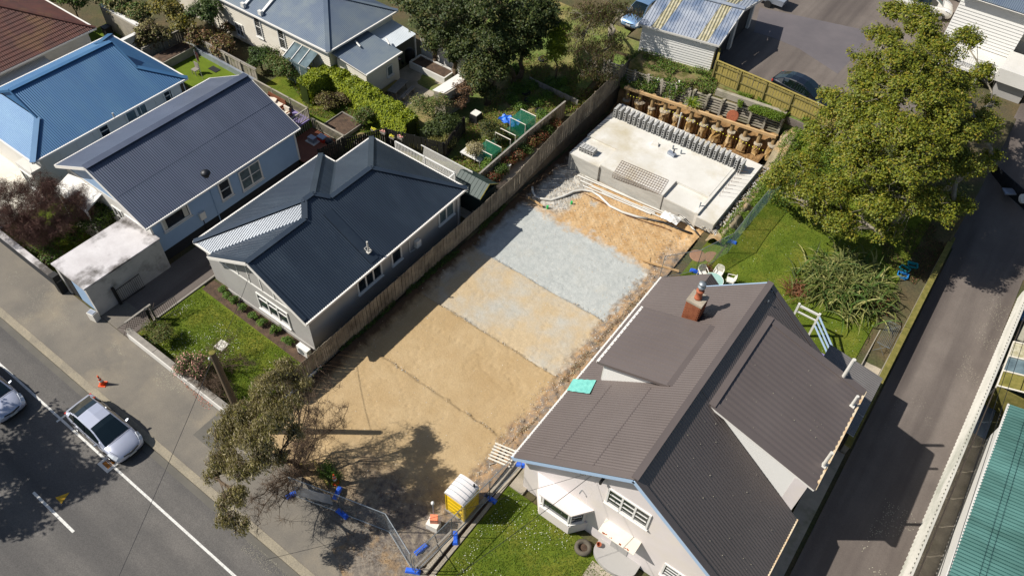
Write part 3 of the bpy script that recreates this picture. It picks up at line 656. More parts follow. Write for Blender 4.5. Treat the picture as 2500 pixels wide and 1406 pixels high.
# porch over the front door
b = MB(); pq = [P(158, 441, 2.7), P(233, 497, 2.7), P(252, 471, 3.2), P(171, 422, 3.2)]
x0, x1 = -43.6, -40.3
rp = roof(hB, [[(x0, 12.6, 2.65), (x1, 12.6, 2.65), (x1, 13.95, 3.15), (x0, 13.95, 3.15)]], 'white', amp=.004, name='porch_roof')
b = MB(); b.box(x0+.05, x0+.15, 12.65, 12.75, 0, 2.6); b.box(x1-.15, x1-.05, 12.65, 12.75, 0, 2.6); b.build('porch_post', 'whiteclean', hB)
b = MB(); b.box(x0, x1, 12.5, 13.9, 0, .35); b.build('porch_floor', 'concrete', hB)
for x, w_ in ((-39.5, .8), (-38.2, 1.6)): window(hB, (x, yf+.37, 1.2), (1, 0, 0), (0, -1, 0), w_, 1.4, cols=2, rows=2)
window(hB, (-42.6, yf+.37, .9), (1, 0, 0), (0, -1, 0), .9, 1.9, cols=1, label='front door under the white porch', sill=False)
# ---------------- house C: bright blue roof
hC = thing('blue_roofed_house', 'house with a bright blue corrugated roof and white walls', 'house', loc=(-50, 19, 0))
eC = 3.5; pC = .49; xr_, xl, xm = -45.67, -54.65, -50.15; zm = eC+pC*4.48; yf, yb, g0, g1 = 12.88, 24.72, 15.08, 22.5; zg = eC+pC*2.23; xg, xh = -47.9, -52.42
roofC = roof(hC, [[(xr_, yf, eC), (xr_, yb, eC), (xg, g1, zg), (xm, g1, zm), (xm, g0, zm), (xg, g0, zg)], [(xl, yf, eC), (xl, yb, eC), (xh, g1, zg), (xm, g1, zm), (xm, g0, zm), (xh, g0, zg)],
  [(xl, yf, eC), (xr_, yf, eC), (xg, g0, zg), (xh, g0, zg)], [(xl, yb, eC), (xr_, yb, eC), (xg, g1, zg), (xh, g1, zg)]], 'roof_blue')
caps(roofC, [((xm, g0, zm), (xm, g1, zm)), ((xr_, yf, eC), (xg, g0, zg)), ((xr_, yb, eC), (xg, g1, zg)), ((xl, yb, eC), (xh, g1, zg)), ((xl, yf, eC), (xh, g0, zg))], 'roof_blue', .36)
b = MB()
for y in (g0+.05, g1-.05): b.poly([(xg, y, zg+.02), (xm, y, zm-.02), (xh, y, zg+.02)])
for y, s in ((g0-.04, -1), (g1+.04, 1)): b.beam((xg, y, zg), (xm, y, zm), .06, .16); b.beam((xm, y, zm), (xh, y, zg), .06, .16)
b.build('gablet', 'roof_blue', roofC)
gutters(roofC, [((xr_, yf, eC), (xr_, yb, eC)), ((xl, yf, eC), (xr_, yf, eC)), ((xl, yb, eC), (xr_, yb, eC)), ((xl, yf, eC), (xl, yb, eC))])
b = MB(); b.box(xl+.5, xr_-.45, yf+.5, yb-.5, 0, eC-.1); b.box(xr_-2.2, xr_-.45, yf-.3, yf+.49, 0, 2.6); wC = b.build('wall', 'white', hC)
XC = xr_-.45
for (px, py), w_, g in (((248, 330), .6, 'glass'), ((310, 288), .75, 'glasspale'), ((333, 275), .75, 'glasspale'), ((404, 243), .55, 'glass')):
    q = PX(px, py, XC); window(hC, (XC, q.y, max(1.5, min(2.4, q.z-.2))), (0, 1, 0), (1, 0, 0), w_, .8, rows=2 if g == 'glass' else 1, sash=.5 if g == 'glass' else None, glass=g)
b = MB()
for y in np.arange(13.5, 24.5, 1.22): b.box(XC, XC+.03, y, y+.05, 0, eC-.12)
b.build('wall_batten', 'white', wC)
b = MB(); q = P(279, 287, 3.6); b.tube([q, q+Vector((0, 0, .35))], .06, 8); b.build('vent_pipe', 'pipewhite', hC)
window(hC, (xr_-1.9, yf-.3, .9), (1, 0, 0), (0, -1, 0), 1.2, 1.2, cols=3)
# ---------------- house D: brown roof, big, right of the site
hD = thing('brown_roofed_house', 'large house with a steep dark brown corrugated gable roof, two dormers and pinkish white walls', 'house', loc=(-3.8, 21, 0))
eD, eDr, zr, xr_, xl, xx = 3.3, 3.0, 8.05, -3.76, -9.6, 2.5; yf, yb = 14.85, 28.0; ybl = 29.2; yR = 20.35
sl_ = (zr-eD)/(xr_-xl); sr_ = (zr-eDr)/(xx-xr_)
zL = lambda x: eD+sl_*(x-xl)
zRr = lambda x: zr-sr_*(x-xr_)
dy0, dy1 = 20.25, 24.55; dxt, dxe = -4.95, -8.62; dze = 5.86
ry0, ry1 = 20.25, 26.5; rxt, rxe = -2.96, 2.35; rze = 5.97
nx = -6.95     # small rear wing ridge
fcut = yf
planes = [[(xl, yf, eD), (xl, ybl, eD), (nx, ybl, zL(nx)), (nx, yb, zL(nx)), (xr_, yb, zr), (xr_, yf, zr)],
          [(xx, yf, eDr), (xx, yR, eDr), (rxt-.1, ry0, zRr(rxt-.1)), (xr_, ry0, zr), (xr_, yf, zr)],
          [(xr_, ry0, zr), (rxt-.1, ry0, zRr(rxt-.1)), (rxt-.1, ry1, zRr(rxt-.1)), (xx-1.0, yb, zRr(xx-1.0)), (xr_, yb, zr)],
          [(nx, ybl, zL(nx)), (nx, yb, zL(nx)), (nx+1.3, yb, zL(nx)-1.1), (nx+1.3, ybl, zL(nx)-1.1)]]
planes[1] = [(xx, yf, eDr), (xx, yR, eDr), (rxt, yR, zRr(rxt)), (xr_, yR, zr), (xr_, yf, zr)]
planes[2] = [(xr_, yR, zr), (rxt, yR, zRr(rxt)), (rxt, ry1, zRr(rxt)), (1.2, yb, zRr(1.2)), (xr_, yb, zr)]
planes[2] = [(xr_, yR, zr), (rxt, yR, zRr(rxt)), (rxt, ry1, zRr(rxt)), (1.4, ry1, zRr(1.4)), (1.4, yb, zRr(1.4)), (xr_, yb, zr)]
roofD = roof(hD, planes, 'roof_brown', period=.15, amp=.009)
caps(roofD, [((xr_-.0, yf, zr), (xr_-.0, yb, zr))], 'roof_brown', .3, .05)
caps(roofD, [((xl+.1, yf+.1, eD+.08), (xr_, yf+.1, zr)), ((xx-.1, yf+.1, eDr+.08), (xr_, yf+.1, zr)), ((xr_, yb-.1, zr), (1.4, yb-.1, zRr(1.4)))], 'roof_brown', .3, .03, 'barge_flashing', .03)
b = MB()
for a, c in (((xl, yf-.02, eD-.14), (xr_, yf-.02, zr-.14)), ((xx, yf-.02, eDr-.14), (xr_, yf-.02, zr-.14)), ((xr_, yb+.02, zr-.14), (1.4, yb+.02, zRr(1.4)-.14)), ((xr_, yb+.02, zr-.14), (nx, yb+.02, zL(nx)-.14))): b.beam(a, c, .04, .26)
b.build('barge_board', 'fascia_blue', roofD)
gutters(roofD, [((xl, yf, eD), (xl, ybl, eD))]); gutters(roofD, [((xx, yf, eDr), (xx, yR, eDr))], 'rustgutter', .1, .1)
b = MB()
for y in np.arange(15.2, 29, .95): b.box(xl-.1, xl+.22, y, y+.03, eD+.02, eD+.06)
b.build('gutter_bracket', 'white', roofD)
for xq in (-7.6, -5.7): caps(roofD, [((xq, yf+.15, zL(xq)), (xq, 20.1 if xq > -8.6 else yb, zL(xq)))], 'roof_brown', .05, .012, 'sheet_lap', .018)
b = MB(); gable_body(b, xl+.45, xx-.4, yf+.45, yb-.3, 0, 3.1, xr_, 7.6); b.box(xl+.45, nx+1.2, yb-.29, ybl-.3, 0, 3.0); wD = b.build('wall', 'pinkwhite', hD)
b = MB(); b.box(1.45, 2.08, 20.4, 26.3, 0, 5.75); b.build('side_wall', 'pinkwhite', wD)
# left dormer
dl = roof(hD, [[(dxe, dy0, dze), (dxe, dy1, dze), (dxt, dy1, zL(dxt)+.05), (dxt, dy0, zL(dxt)+.05)]], 'roof_brown', period=.3, amp=.03, kind='rib', name='left_dormer_roof')
dl.name = 'dormer_roof'
b = MB()
for y in (dy0+.22, dy1-.22):
    k = [(dxe+.3, zL(dxe+.3)-.3), (dxt-.1, zL(dxt)-.3), (dxt-.1, zL(dxt)-.02), (dxe+.3, dze+.05)]
    b.v += []; o_ = len(b.v)
    for s in (-.04, .04): b.v += [(x, y+s, z) for x, z in k]
    b.f += [(o_, o_+1, o_+2, o_+3), (o_+7, o_+6, o_+5, o_+4)]+[(o_+(i+1) % 4, o_+i, o_+4+i, o_+4+(i+1) % 4) for i in range(4)]; b.m += [0]*6
b.box(dxe+.25, dxe+.33, dy0+.26, dy1-.26, zL(dxe)-.3, dze-.1)
b.build('dormer_cheek', 'white', dl)
b = MB(); sheet(b, [(dxe+.35, dy0+.178, zL(dxe+.35)), (dxt-.3, dy0+.178, zL(dxt-.3)), (dxt-.3, dy0+.178, zL(dxt-.3)+.05), (dxe+.35, dy0+.178, dze)], (1, 0, 0), .15, .016, 'lap'); b.build('weatherboards', 'whiteclean', dl, kind='stuff')
gutters(dl, [((dxe, dy0, dze), (dxe, dy1, dze))]); caps(dl, [((dxt, dy0, zL(dxt)+.05), (dxt, dy1, zL(dxt)+.05))], 'roof_brown', .3, .02, 'flashing', .03)
b = MB(); b.beam((dxe, dy0, dze-.08), (dxt, dy0, zL(dxt)-.03), .04, .16); b.beam((dxe, dy1, dze-.08), (dxt, dy1, zL(dxt)-.03), .04, .16); b.build('barge_board', 'roof_brown', dl)
# right dormer
dr = roof(hD, [[(rxe, ry0, rze), (rxe, ry1, rze), (rxt, ry1, zRr(rxt)+.05), (rxt, ry0, zRr(rxt)+.05)]], 'roof_brown', period=.3, amp=.006, kind='corr', name='dormer_roof')
b = MB()
for y in (ry0+.22, ry1-.22):
    k = [(rxt+.1, zRr(rxt)-.4), (2.07, eDr-.2), (2.07, rze-.02), (rxt+.1, zRr(rxt)-.04)]; o_ = len(b.v)
    for s in (-.05, .05): b.v += [(x, y+s, z) for x, z in k]
    b.f += [(o_, o_+1, o_+2, o_+3), (o_+7, o_+6, o_+5, o_+4)]+[(o_+(i+1) % 4, o_+i, o_+4+i, o_+4+(i+1) % 4) for i in range(4)]; b.m += [0]*6
b.build('dormer_cheek', 'white', dr)
b = MB(); sheet(b, [(rxt+.35, ry0+.168, zRr(rxt+.35)), (2.07, ry0+.168, eDr+.3), (2.07, ry0+.168, rze-.1), (rxt+.35, ry0+.168, zRr(rxt)-.1)], (1, 0, 0), .15, .016, 'lap'); b.build('weatherboards', 'whiteclean', dr, kind='stuff')
caps(dr, [((rxt, ry0, zRr(rxt)+.05), (rxt, ry1, zRr(rxt)+.05)), ((rxt, ry0+.12, zRr(rxt)+.05), (rxe, ry0+.12, rze)), ((rxt, ry1-.12, zRr(rxt)+.05), (rxe, ry1-.12, rze))], 'roof_brown', .4, .025, 'flashing', .03)
gutters(dr, [((rxe, ry0, rze), (rxe, ry1, rze))], 'rustgutter', .11, .1)
b = MB(); b.beam((rxe, ry0-.01, rze-.09), (rxt, ry0-.01, zRr(rxt)-.05), .04, .16); b.build('barge_board', 'fascia_white', dr)
q0 = P(2014, 858, 6.0)
pipe_vent(hD, (1.2, 26.35, 6.2), 1.5, .09); pipe_vent(hD, (2.1, 25.3, 6.03), .75, .07); pipe_vent(hD, (2.2, 21.55, 6.0), 1.1, .08)
for px, py in ((1872, 745), (1880, 722)):
    q = P(px, py, 7.6); pipe_vent(hD, q, .35, .03, 'metal')
# chimney: bricks are pieces
ch = MB(); cx, cy = -6.25, 25.3; cz0, cz1 = 5.6, 7.55
ch.box(cx-.34, cx+.34, cy-.34, cy+.34, cz0, cz1-.1)
chim = ch.build('chimney', 'mortar', hD); 
bm_ = MB(); bm_.box(-.115, .115, -.05, .05, 0, .075); brick = bm_.mesh('brick', 'brick')
r = 0; z = cz0+.02
while z < cz1-.08:
    off = (r % 2)*.12
    for k in range(3):
        for side in range(4):
            a = side*math.pi/2; u = -.235+k*.235+(.0 if r % 2 else .0); lx, ly = u+(.03 if r % 2 else -.03), -.36
            inst('brick', brick, (cx+lx*math.cos(a)-ly*math.sin(a), cy+lx*math.sin(a)+ly*math.cos(a), z), chim, (0, 0, a))
    r += 1; z += .088
b = MB(); b.box(cx-.42, cx+.42, cy-.42, cy+.42, cz1-.1, cz1+.03); b.build('chimney_cap', 'concrete', chim)
b = MB(); b.lathe((cx, cy, cz1+.03), [(.19, 0), (.19, .1), (.16, .12), (.17, .5), (.2, .52), (.2, .58)], 16); b.build('chimney_pot', 'claypot', chim, smooth=True)
b = MB(); b.lathe((cx, cy, cz1+.61), [(.1, 0), (.1, .22), (.2, .24), (.2, .3), (.06, .36), (.06, .42), (.19, .44), (.17, .52), (.02, .56)], 16); b.build('flue_cowl', 'metal', chim, smooth=True)
# rear porch roof and steps
roof(hD, [[(.9, 26.6, 2.75), (3.1, 26.6, 2.45), (3.1, 31.0, 2.45), (.0, 31.0, 2.95), (.0, 28.1, 2.95), (.9, 28.1, 2.83)]], 'roof_porch', name='rear_porch_roof').name = 'porch_roof'
b = MB(); b.box(.3, 2.7, 28.0, 30.6, 0, 2.35); b.box(2.35, 2.7, 26.8, 28.0, 0, 2.3); b.build('rear_wall', 'pinkwhite', wD)
# front windows and bay
YF = yf+.45
window(hD, (-4.72, YF, 4.1), (1, 0, 0), (0, -1, 0), 1.95, 1.15, cols=3, rows=3, label='upstairs window of three sashes under the gable')
window(hD, (-1.3, YF, 1.05), (1, 0, 0), (0, -1, 0), 1.3, 1.05, cols=2, rows=4)
def oriented_prism(b, pts, z0, z1, mi=0): return b.prism(pts, z0, z1, mi)
bay = [(-8.3, YF), (-7.68, 14.55), (-5.95, 14.55), (-5.35, YF)]
b = MB(); b.prism(bay, .18, .95); b.prism([(-8.15, YF), (-7.6, 14.68), (-6.03, 14.68), (-5.5, YF)], .951, 2.3); by = b.build('bay', 'pinkwhite', hD)
b = MB(); b.prism([(-8.4, YF), (-7.72, 14.45), (-5.9, 14.45), (-5.2, YF)], [2.301]*4, [2.5, 2.4, 2.4, 2.5]); b.build('bay_roof', 'pinkwhite', by)
window(by, (-7.5, 14.67, 1.1), (1, 0, 0), (0, -1, 0), 1.38, 1.05, cols=1, fr=.07)
d1 = Vector((.53, YF-14.68, 0)).normalized(); window(by, Vector((-5.98, 14.72, 1.12)), d1, Vector((d1.y, -d1.x, 0)), .56, 1.0, cols=1, rows=2, fr=.05)
d2 = Vector((.55, 14.68-YF, 0)).normalized(); window(by, Vector((-8.08, YF-.1, 1.12)), d2, Vector((d2.y, -d2.x, 0)), .56, 1.0, cols=1, fr=.05)
b = MB(); b.box(-4.5, -2.72, 14.64, YF, 2.3, 2.4); b.prism([(-4.55, 14.6), (-2.68, 14.6), (-2.68, YF), (-4.55, YF)], [2.401]*4, [2.44, 2.44, 2.52, 2.52]); cn = b.build('door_canopy', 'cream', hD)
b = MB()
for k in range(16): x = -4.4+rng.random()*1.4; y = 14.62+.05*rng.random(); b.box(x, x+.03+.08*rng.random(), y, y+.02+.07*rng.random(), 2.43, 2.452)
b.build('rust_stain', 'orangeleaf', cn)
b = MB(); b.box(-4.0, -3.1, YF-.03, YF-.001, .3, 2.25); b.build('front_door', 'gable_grey', hD)
b = MB(); n_ = 18; b.prism([(-3.45+1.12*math.cos(math.pi+math.pi*k/n_), 14.85+.65*math.sin(math.pi+math.pi*k/n_)) for k in range(n_+1)]+[(-2.33, YF), (-4.57, YF)], .0, .3); b.build('door_step', 'gable_grey', hD)
q = PY(1475, 1166, YF); b = MB(); b.tube([(-5.16, YF-.02, 5.75), (-5.16, YF-.25, 5.8), (-5.16, YF-.25, 5.65)], .07, 8); b.build('floodlight', 'blackmetal', hD)
b = MB()
for px, py in ((1418, 1156), (1430, 1157), (1450, 1156)):
    q = PY(px, py, YF-.4); b.tube([q, q+Vector((0, .3, -.05))], .03, 6); b.lathe((q.x, q.y, q.z-.05), [(.04, 0), (.05, .04), (.04, .1)], 8)
b.build('wire_bracket', 'metal', hD)
b = MB(); b.tube([(-6.0, YF-.02, 3.6), (-6.0, YF-.2, 3.65), (-6.0, YF-.2, 3.55)], .03, 6); b.build('wall_lamp', 'metal', hD)
b = MB()
for k in range(60):
    x = xr_+.6+rng.random()*5.2; y = 15.2+rng.random()*10.5
    inside = (x > rxt and y > ry0)
    z = (zRr(rxt)+(rze-zRr(rxt))*(x-rxt)/(rxe-rxt)+.045) if inside else zRr(x)+.03
    if (y > yR and not inside) or (inside and x > 2.2): continue
    s = .008+.016*rng.random(); b.lathe((x, y, z), [(s, 0), (s*.7, .012)], 6)
b.build('lichen_spot', 'lichen', roofD, kind='stuff')
# teal cloth hanging at the eave
b = MB(); xs_ = np.linspace(0, 1, 9)
tq = [P(1392, 928, 3.6), P(1456, 928, 4.6), P(1448, 962, 4.3), P(1378, 955, 3.45)]
def onroof(px, py): 
    lo, hi = 3.3, 8.0
    for _ in range(30):
        md = (lo+hi)/2; p = P(px, py, md)
        if zL(p.x) > md: lo = md
        else: hi = md
    return P(px, py, md)+Vector((-.02, 0, .05))
A_, B_, C_, D_ = onroof(1400, 927), onroof(1456, 930), onroof(1440, 963), onroof(1384, 955)
for i in range(8):
    for j in range(4):
        f = lambda u, v: (A_*(1-u)+B_*u)*(1-v)+(D_*(1-u)+C_*u)*v+Vector((0, 0, .025*math.sin(u*22+v*5)+.02))
        b.poly([f(i/8, j/4), f((i+1)/8, j/4), f((i+1)/8, (j+1)/4), f(i/8, (j+1)/4)])
tag(b.build('debris_netting', 'tealcloth'), 'teal netting lying over the brown roof edge beside the dormer', 'netting')
# ---------------- house E: brown concrete tiles
hE = thing('tiled_house', 'house with a dark red-brown tiled hip roof', 'house', loc=(-63, 17, 0))
ex0, ex1, ey0, ey1, ez, ep = -69, -57.05, 6.0, 24.9, 3.0, .5; exm = (ex0+ex1)/2; ezm = ez+ep*(ex1-exm); d_ = ex1-exm
b = MB(); pr = [(ex1, ey0, ez), (ex1, ey1, ez), (exm, ey1-d_, ezm), (exm, ey0+d_, ezm)]; pb = [(ex0, ey1, ez), (ex1, ey1, ez), (exm, ey1-d_, ezm)]; pl = [(ex0, ey0, ez), (ex0, ey1, ez), (exm, ey1-d_, ezm), (exm, ey0+d_, ezm)]; pf = [(ex0, ey0, ez), (ex1, ey0, ez), (exm, ey0+d_, ezm)]
for p in (pr, pb, pl, pf): b.poly([Vector(a)+Vector((0, 0, -.03)) for a in p]); b.poly([Vector(a)-Vector((0, 0, .12)) for a in p], 1)
rE = b.build('roof', ['tile', 'fascia_white'], hE)
tb = MB(); prof = [(-.15, 0.0), (-.08, .035), (0, .01), (.08, .035), (.15, 0.0)]
for i in range(4):
    (a, za), (c, zc) = prof[i], prof[i+1]
    tb.poly([(0, a, .035+za), (0, c, .035+zc), (-.37, c, zc+.005), (-.37, a, za+.005)]); tb.poly([(0, a, za), (0, c, zc), (0, c, .035+zc), (0, a, .035+za)][::-1])
tile = tb.mesh('roof_tile', 'tile'); ang = math.atan(ep); far = MB(); nt_ = 0; rows = []
for r in range(20):
    s = .02+r*.345; x = ex1-s*math.cos(ang); z = ez+s*math.sin(ang)
    for k in range(64):
        y = ey1-.2-k*.3; lim = ey1-(ex1-x)
        if y > lim-.12 or y < 11.5: continue
        rows.append((x, y, z, r, k))
rows.sort(key=lambda t: (t[0]+57)**2*.7+(t[1]-24)**2)
for i, (x, y, z, r, k) in enumerate(rows):
    if i < 296: inst('roof_tile', tile, (x, y, z+.01), rE, (0, ang, 0))
    else:
        mt = Matrix.Translation((x, y, z+.01)) @ Matrix.Rotation(ang, 4, 'Y'); k0 = len(far.v)
        for v in tb.v: far.v.append(tuple(mt @ Vector(v)))
        for f in tb.f: far.f.append(tuple(k0+i_ for i_ in f)); far.m.append(0)
far.build('roof_tiles', 'tile', rE, kind='stuff')
b = MB(); b.beam((ex1, ey1, ez+.07), (exm, ey1-d_, ezm+.07), .22, .09); b.beam((exm, ey1-d_, ezm+.07), (exm, ey0+d_, ezm+.07), .22, .09); b.build('ridge_cap', 'tile', rE)
gutters(rE, [((ex1, ey0, ez), (ex1, ey1, ez)), ((ex0, ey1, ez), (ex1, ey1, ez))])
b = MB(); b.box(ex0+.5, ex1-.5, ey0+.5, ey1-.5, 0, ez-.12); b.build('wall', 'white', hE)
b = MB(); sheet(b, [(-56.4, 14.5, 2.35), (-56.4, 20.6, 2.35), (-57.5, 20.6, 2.5), (-57.5, 14.5, 2.5)], (1, 0, 0), .12, .012); b.build('lean_to_roof', 'whiteclean', hE)
t = thing('pergola', 'narrow pergola of thin white battens between the tiled house and the blue roofed house', 'pergola', loc=(-55.6, 18, 0))
b = MB(); b.box(-56.3, -55.2, 13.5, 23.0, 2.3, 2.33); b.build('pergola_roof', 'oldgrey', t)
for k in range(9): b = MB(); b.box(-56.4, -55.1, 13.6+k*1.15, 13.66+k*1.15, 2.34, 2.4); b.build('rafter', 'whiteclean', t)
for y in (13.6, 18.2, 22.8): b = MB(); b.box(-55.25, -55.17, y, y+.08, 0, 2.3); b.build('post', 'whiteclean', t)
t = thing('courtyard_wall', 'white block courtyard wall round green turf behind the tiled house', 'wall', loc=(-58, 27, 0))
b = MB(); b.box(-61.3, -55.4, 27.8, 28.05, 0, 2.1); b.box(-55.65, -55.4, 25.2, 27.79, 0, 2.1); b.build('wall', 'white', t)
b = MB(); b.box(-61.35, -55.35, 27.75, 28.1, 2.1, 2.18); b.box(-55.7, -55.35, 25.15, 27.749, 2.1, 2.18); b.build('coping', 'whiteclean', t)
b = MB(); b.box(-61.25, -55.7, 27.74, 27.79, .1, 2.0); b.build('board_lining', 'oldgrey', t)
# ---------------- house F: white weatherboard house at the top
hF = thing('weatherboard_house', 'white weatherboard house with a blue-grey hip roof and glass lean-to', 'house', loc=(-48, 37, 0))
fe = 3.55; x0, x1, y0, y1 = -60, -40.3, 33.25, 41.0; fp = .43; fz = fe+fp*3.875
roofF = roof(hF, [[(x0, y0, fe), (x1, y0, fe), (x1-3.875, 37.125, fz), (x0, 37.125, fz)], [(x1, y0, fe), (x1, y1, fe), (x1-3.875, 37.125, fz)], [(x0, y1, fe), (x1, y1, fe), (x1-3.875, 37.125, fz), (x0, 37.125, fz)]], 'roof_slate')
caps(roofF, [((x1, y0, fe), (x1-3.875, 37.125, fz)), ((x1, y1, fe), (x1-3.875, 37.125, fz)), ((x0, 37.125, fz), (x1-3.875, 37.125, fz))], 'roof_slate', .34)
gutters(roofF, [((x0, y0, fe), (x1, y0, fe)), ((x1, y0, fe), (x1, y1, fe))])
b = MB(); b.box(x0, x1-.35, y0+.35, y1-.35, 0, fe-.1); wF = b.build('wall', 'cream', hF)
b = MB(); sheet(b, [(-55, y0+.345, .1), (x1-.35, y0+.345, .1), (x1-.35, y0+.345, fe-.12), (-55, y0+.345, fe-.12)], (1, 0, 0), .18, .035, 'lap'); b.build('weatherboards', 'cream', wF, kind='stuff')
YW = y0+.32
for p, w_, h_, z_ in (((632, 95), .62, 1.7, 1.5), ((688, 120), .62, 1.7, 1.5), ((592, 122), .8, 1.0, .6)):
    q = PY(p[0], p[1], YW); window(hF, (q.x, YW, z_), (1, 0, 0), (0, -1, 0), w_, h_, cols=1 if h_ > 1.2 else 2, rows=2, sash=.5)
q = PY(742, 135, YW); window(hF, (q.x, YW, .3), (1, 0, 0), (0, -1, 0), .85, 1.9, cols=2, rows=4, label='white glazed door beside the lean-to', sill=False)
for px, py in ((594, 15), (636, 34)):
    b = MB(); q = P(px, py, 3.8); b.box(q.x-.18, q.x+.18, q.y-.12, q.y+.12, 3.7, 4.05); b.beam((q.x, q.y+.1, 3.85), (q.x, q.y+2.6, 3.85+2.6*fp), .24, .03); b.build('flue_flashing', 'whiteclean', roofF)
t = thing('glass_lean_to', 'glass roofed lean-to porch against the white weatherboard house', 'porch', loc=(-43.5, 33, 0))
for k in range(3):
    b = MB(); xa = -44.3+k*.85; b.prism([(xa, 32.2), (xa+.8, 32.2), (xa+.8, 33.5), (xa, 33.5)], [2.1, 2.1, 2.7, 2.7], [2.13, 2.13, 2.73, 2.73]); b.build('pane', 'glasspale', t)
    b = MB(); b.beam((xa-.025, 32.15, 2.14), (xa-.025, 33.5, 2.76), .05, .08); b.box(xa-.05, xa, 32.15, 32.2, 0, 2.1); b.build('frame', 'whiteclean', t)
b = MB(); b.box(-44.3, -41.7, 32.1, 32.16, 2.0, 2.12); b.box(-44.3, -41.75, 32.16, 32.2, .1, 1.9); b.build('glazing', 'glasspale', t)
t = thing('flat_roofed_extension', 'cream weatherboard extension with flat blue-grey corrugated roof beside the picnic table', 'house', loc=(-38.8, 35.6, 0))
r_ = roof(t, [[(-40.7, 33.75, 3.2), (-37.0, 33.75, 2.75), (-37.0, 37.7, 2.75), (-40.7, 37.7, 3.2)]], 'roof_slate', amp=.008)
gutters(r_, [((-37.0, 33.75, 2.75), (-37.0, 37.7, 2.75))])
b = MB(); b.box(-40.3, -37.3, 34.0, 37.5, 0, 2.65); wG = b.build('wall', 'cream', t)
b = MB(); sheet(b, [(-37.298, 34.0, .1), (-37.298, 37.5, .1), (-37.298, 37.5, 2.6), (-37.298, 34.0, 2.6)], (0, 1, 0), .17, .018, 'lap'); sheet(b, [(-40.3, 33.998, .1), (-37.3, 33.998, .1), (-37.3, 33.998, 2.6), (-40.3, 33.998, 2.6)], (1, 0, 0), .17, .018, 'lap'); b.build('weatherboards', 'cream', wG, kind='stuff')
window(t, (-37.28, 36.2, 1.25), (0, 1, 0), (1, 0, 0), .5, .75, glass='glasspale')
window(t, (-39.6, 33.97, .9), (1, 0, 0), (0, -1, 0), .8, .9, glass='glasspale')
b = MB(); b.tube([(-40.2, 36.0, 3.2), (-39.4, 35.7, 3.2)], .07, 8); b.tube([(-38.9, 38.0, 3.0), (-38.2, 37.6, 2.95)], .07, 8); b.build('downpipe', 'white', t)
t = thing('white_canopy', 'white corrugated plastic canopy over the barbecue patio', 'canopy', loc=(-39.5, 39, 0))
b = MB(); pq = [(-41.4, 37.75, 2.9), (-38.1, 37.75, 2.5), (-38.1, 40.6, 2.5), (-41.4, 40.6, 2.9)]; sheet(b, pq, downslope(pq), .14, .012); b.build('canopy_roof', 'polycarb', t)
for x, y in ((-38.2, 37.85), (-38.2, 40.5)): b = MB(); b.box(x-.05, x+.05, y-.05, y+.05, 0, 2.45); b.build('post', 'whiteclean', t)
# ---------------- garage G with striped roof up the bank
t = thing('striped_roof_garage', 'white weatherboard double garage with silver ribbed roof striped by two yellowed translucent sheets', 'garage', loc=(-20, 53.5, 3))
A_, B_, C_, D_ = Vector((-22.65, 49.0, 0)), Vector((-17.05, 50.1, 0)), Vector((-17.4, 57.9, 0)), Vector((-23.0, 56.8, 0))
def lp(a, c, f): return a+(c-a)*f
b = MB(); b.prism([(p.x, p.y) for p in (A_, lp(A_, B_, .93), lp(D_, C_, .93), D_)], 2.2, 5.45)
b.prism([(p.x, p.y) for p in (lp(A_, B_, .93), B_, lp(B_, C_, .04), lp(lp(A_, B_, .93), lp(D_, C_, .93), .04))], 2.9, 5.45)
b.prism([(p.x, p.y) for p in (lp(lp(A_, B_, .93), lp(D_, C_, .93), .96), lp(B_, C_, .96), C_, lp(D_, C_, .93))], 2.9, 5.45)
b.prism([(p.x, p.y) for p in (lp(lp(A_, B_, .93), lp(D_, C_, .93), .47), lp(B_, C_, .47), lp(B_, C_, .53), lp(lp(A_, B_, .93), lp(D_, C_, .93), .53))], 2.9, 5.45); wl = b.build('wall', 'white', t)
b = MB(); o1 = lp(B_, C_, .045)+Vector((-.25, 0, 0)); o2 = lp(B_, C_, .465)+Vector((-.25, 0, 0)); o3 = lp(B_, C_, .535)+Vector((-.25, 0, 0)); o4 = lp(B_, C_, .955)+Vector((-.25, 0, 0))
for p, q in ((o1, o2), (o3, o4)): b.beam(p+Vector((0, 0, 4.0)), q+Vector((0, 0, 4.0)), .06, 2.2)
b.build('garage_door', 'wall_dark', t)
nrm = (B_-A_).cross(Vector((0, 0, 1))).normalized()
b = MB(); sheet(b, [A_+nrm*.003+Vector((0, 0, 2.7)), B_+nrm*.003+Vector((0, 0, 2.7)), B_+nrm*.003+Vector((0, 0, 5.42)), A_+nrm*.003+Vector((0, 0, 5.42))], B_-A_, .2, .045, 'lap', flip=False); b.build('weatherboards', 'whiteclean', wl, kind='stuff')
ux = (B_-A_).normalized(); uy = (D_-A_).normalized()
E1 = A_-ux*.25-uy*.25+Vector((0, 0, 5.45)); E2 = B_+ux*.3-uy*.25+Vector((0, 0, 5.45)); Rl = lp(A_, D_, .5)-ux*.25+Vector((0, 0, 6.45)); Rr = lp(B_, C_, .5)+ux*.3+Vector((0, 0, 6.45)); W1 = D_-ux*.25+uy*.25+Vector((0, 0, 5.45)); W2 = C_+ux*.3+uy*.25+Vector((0, 0, 5.45))
prev = 0
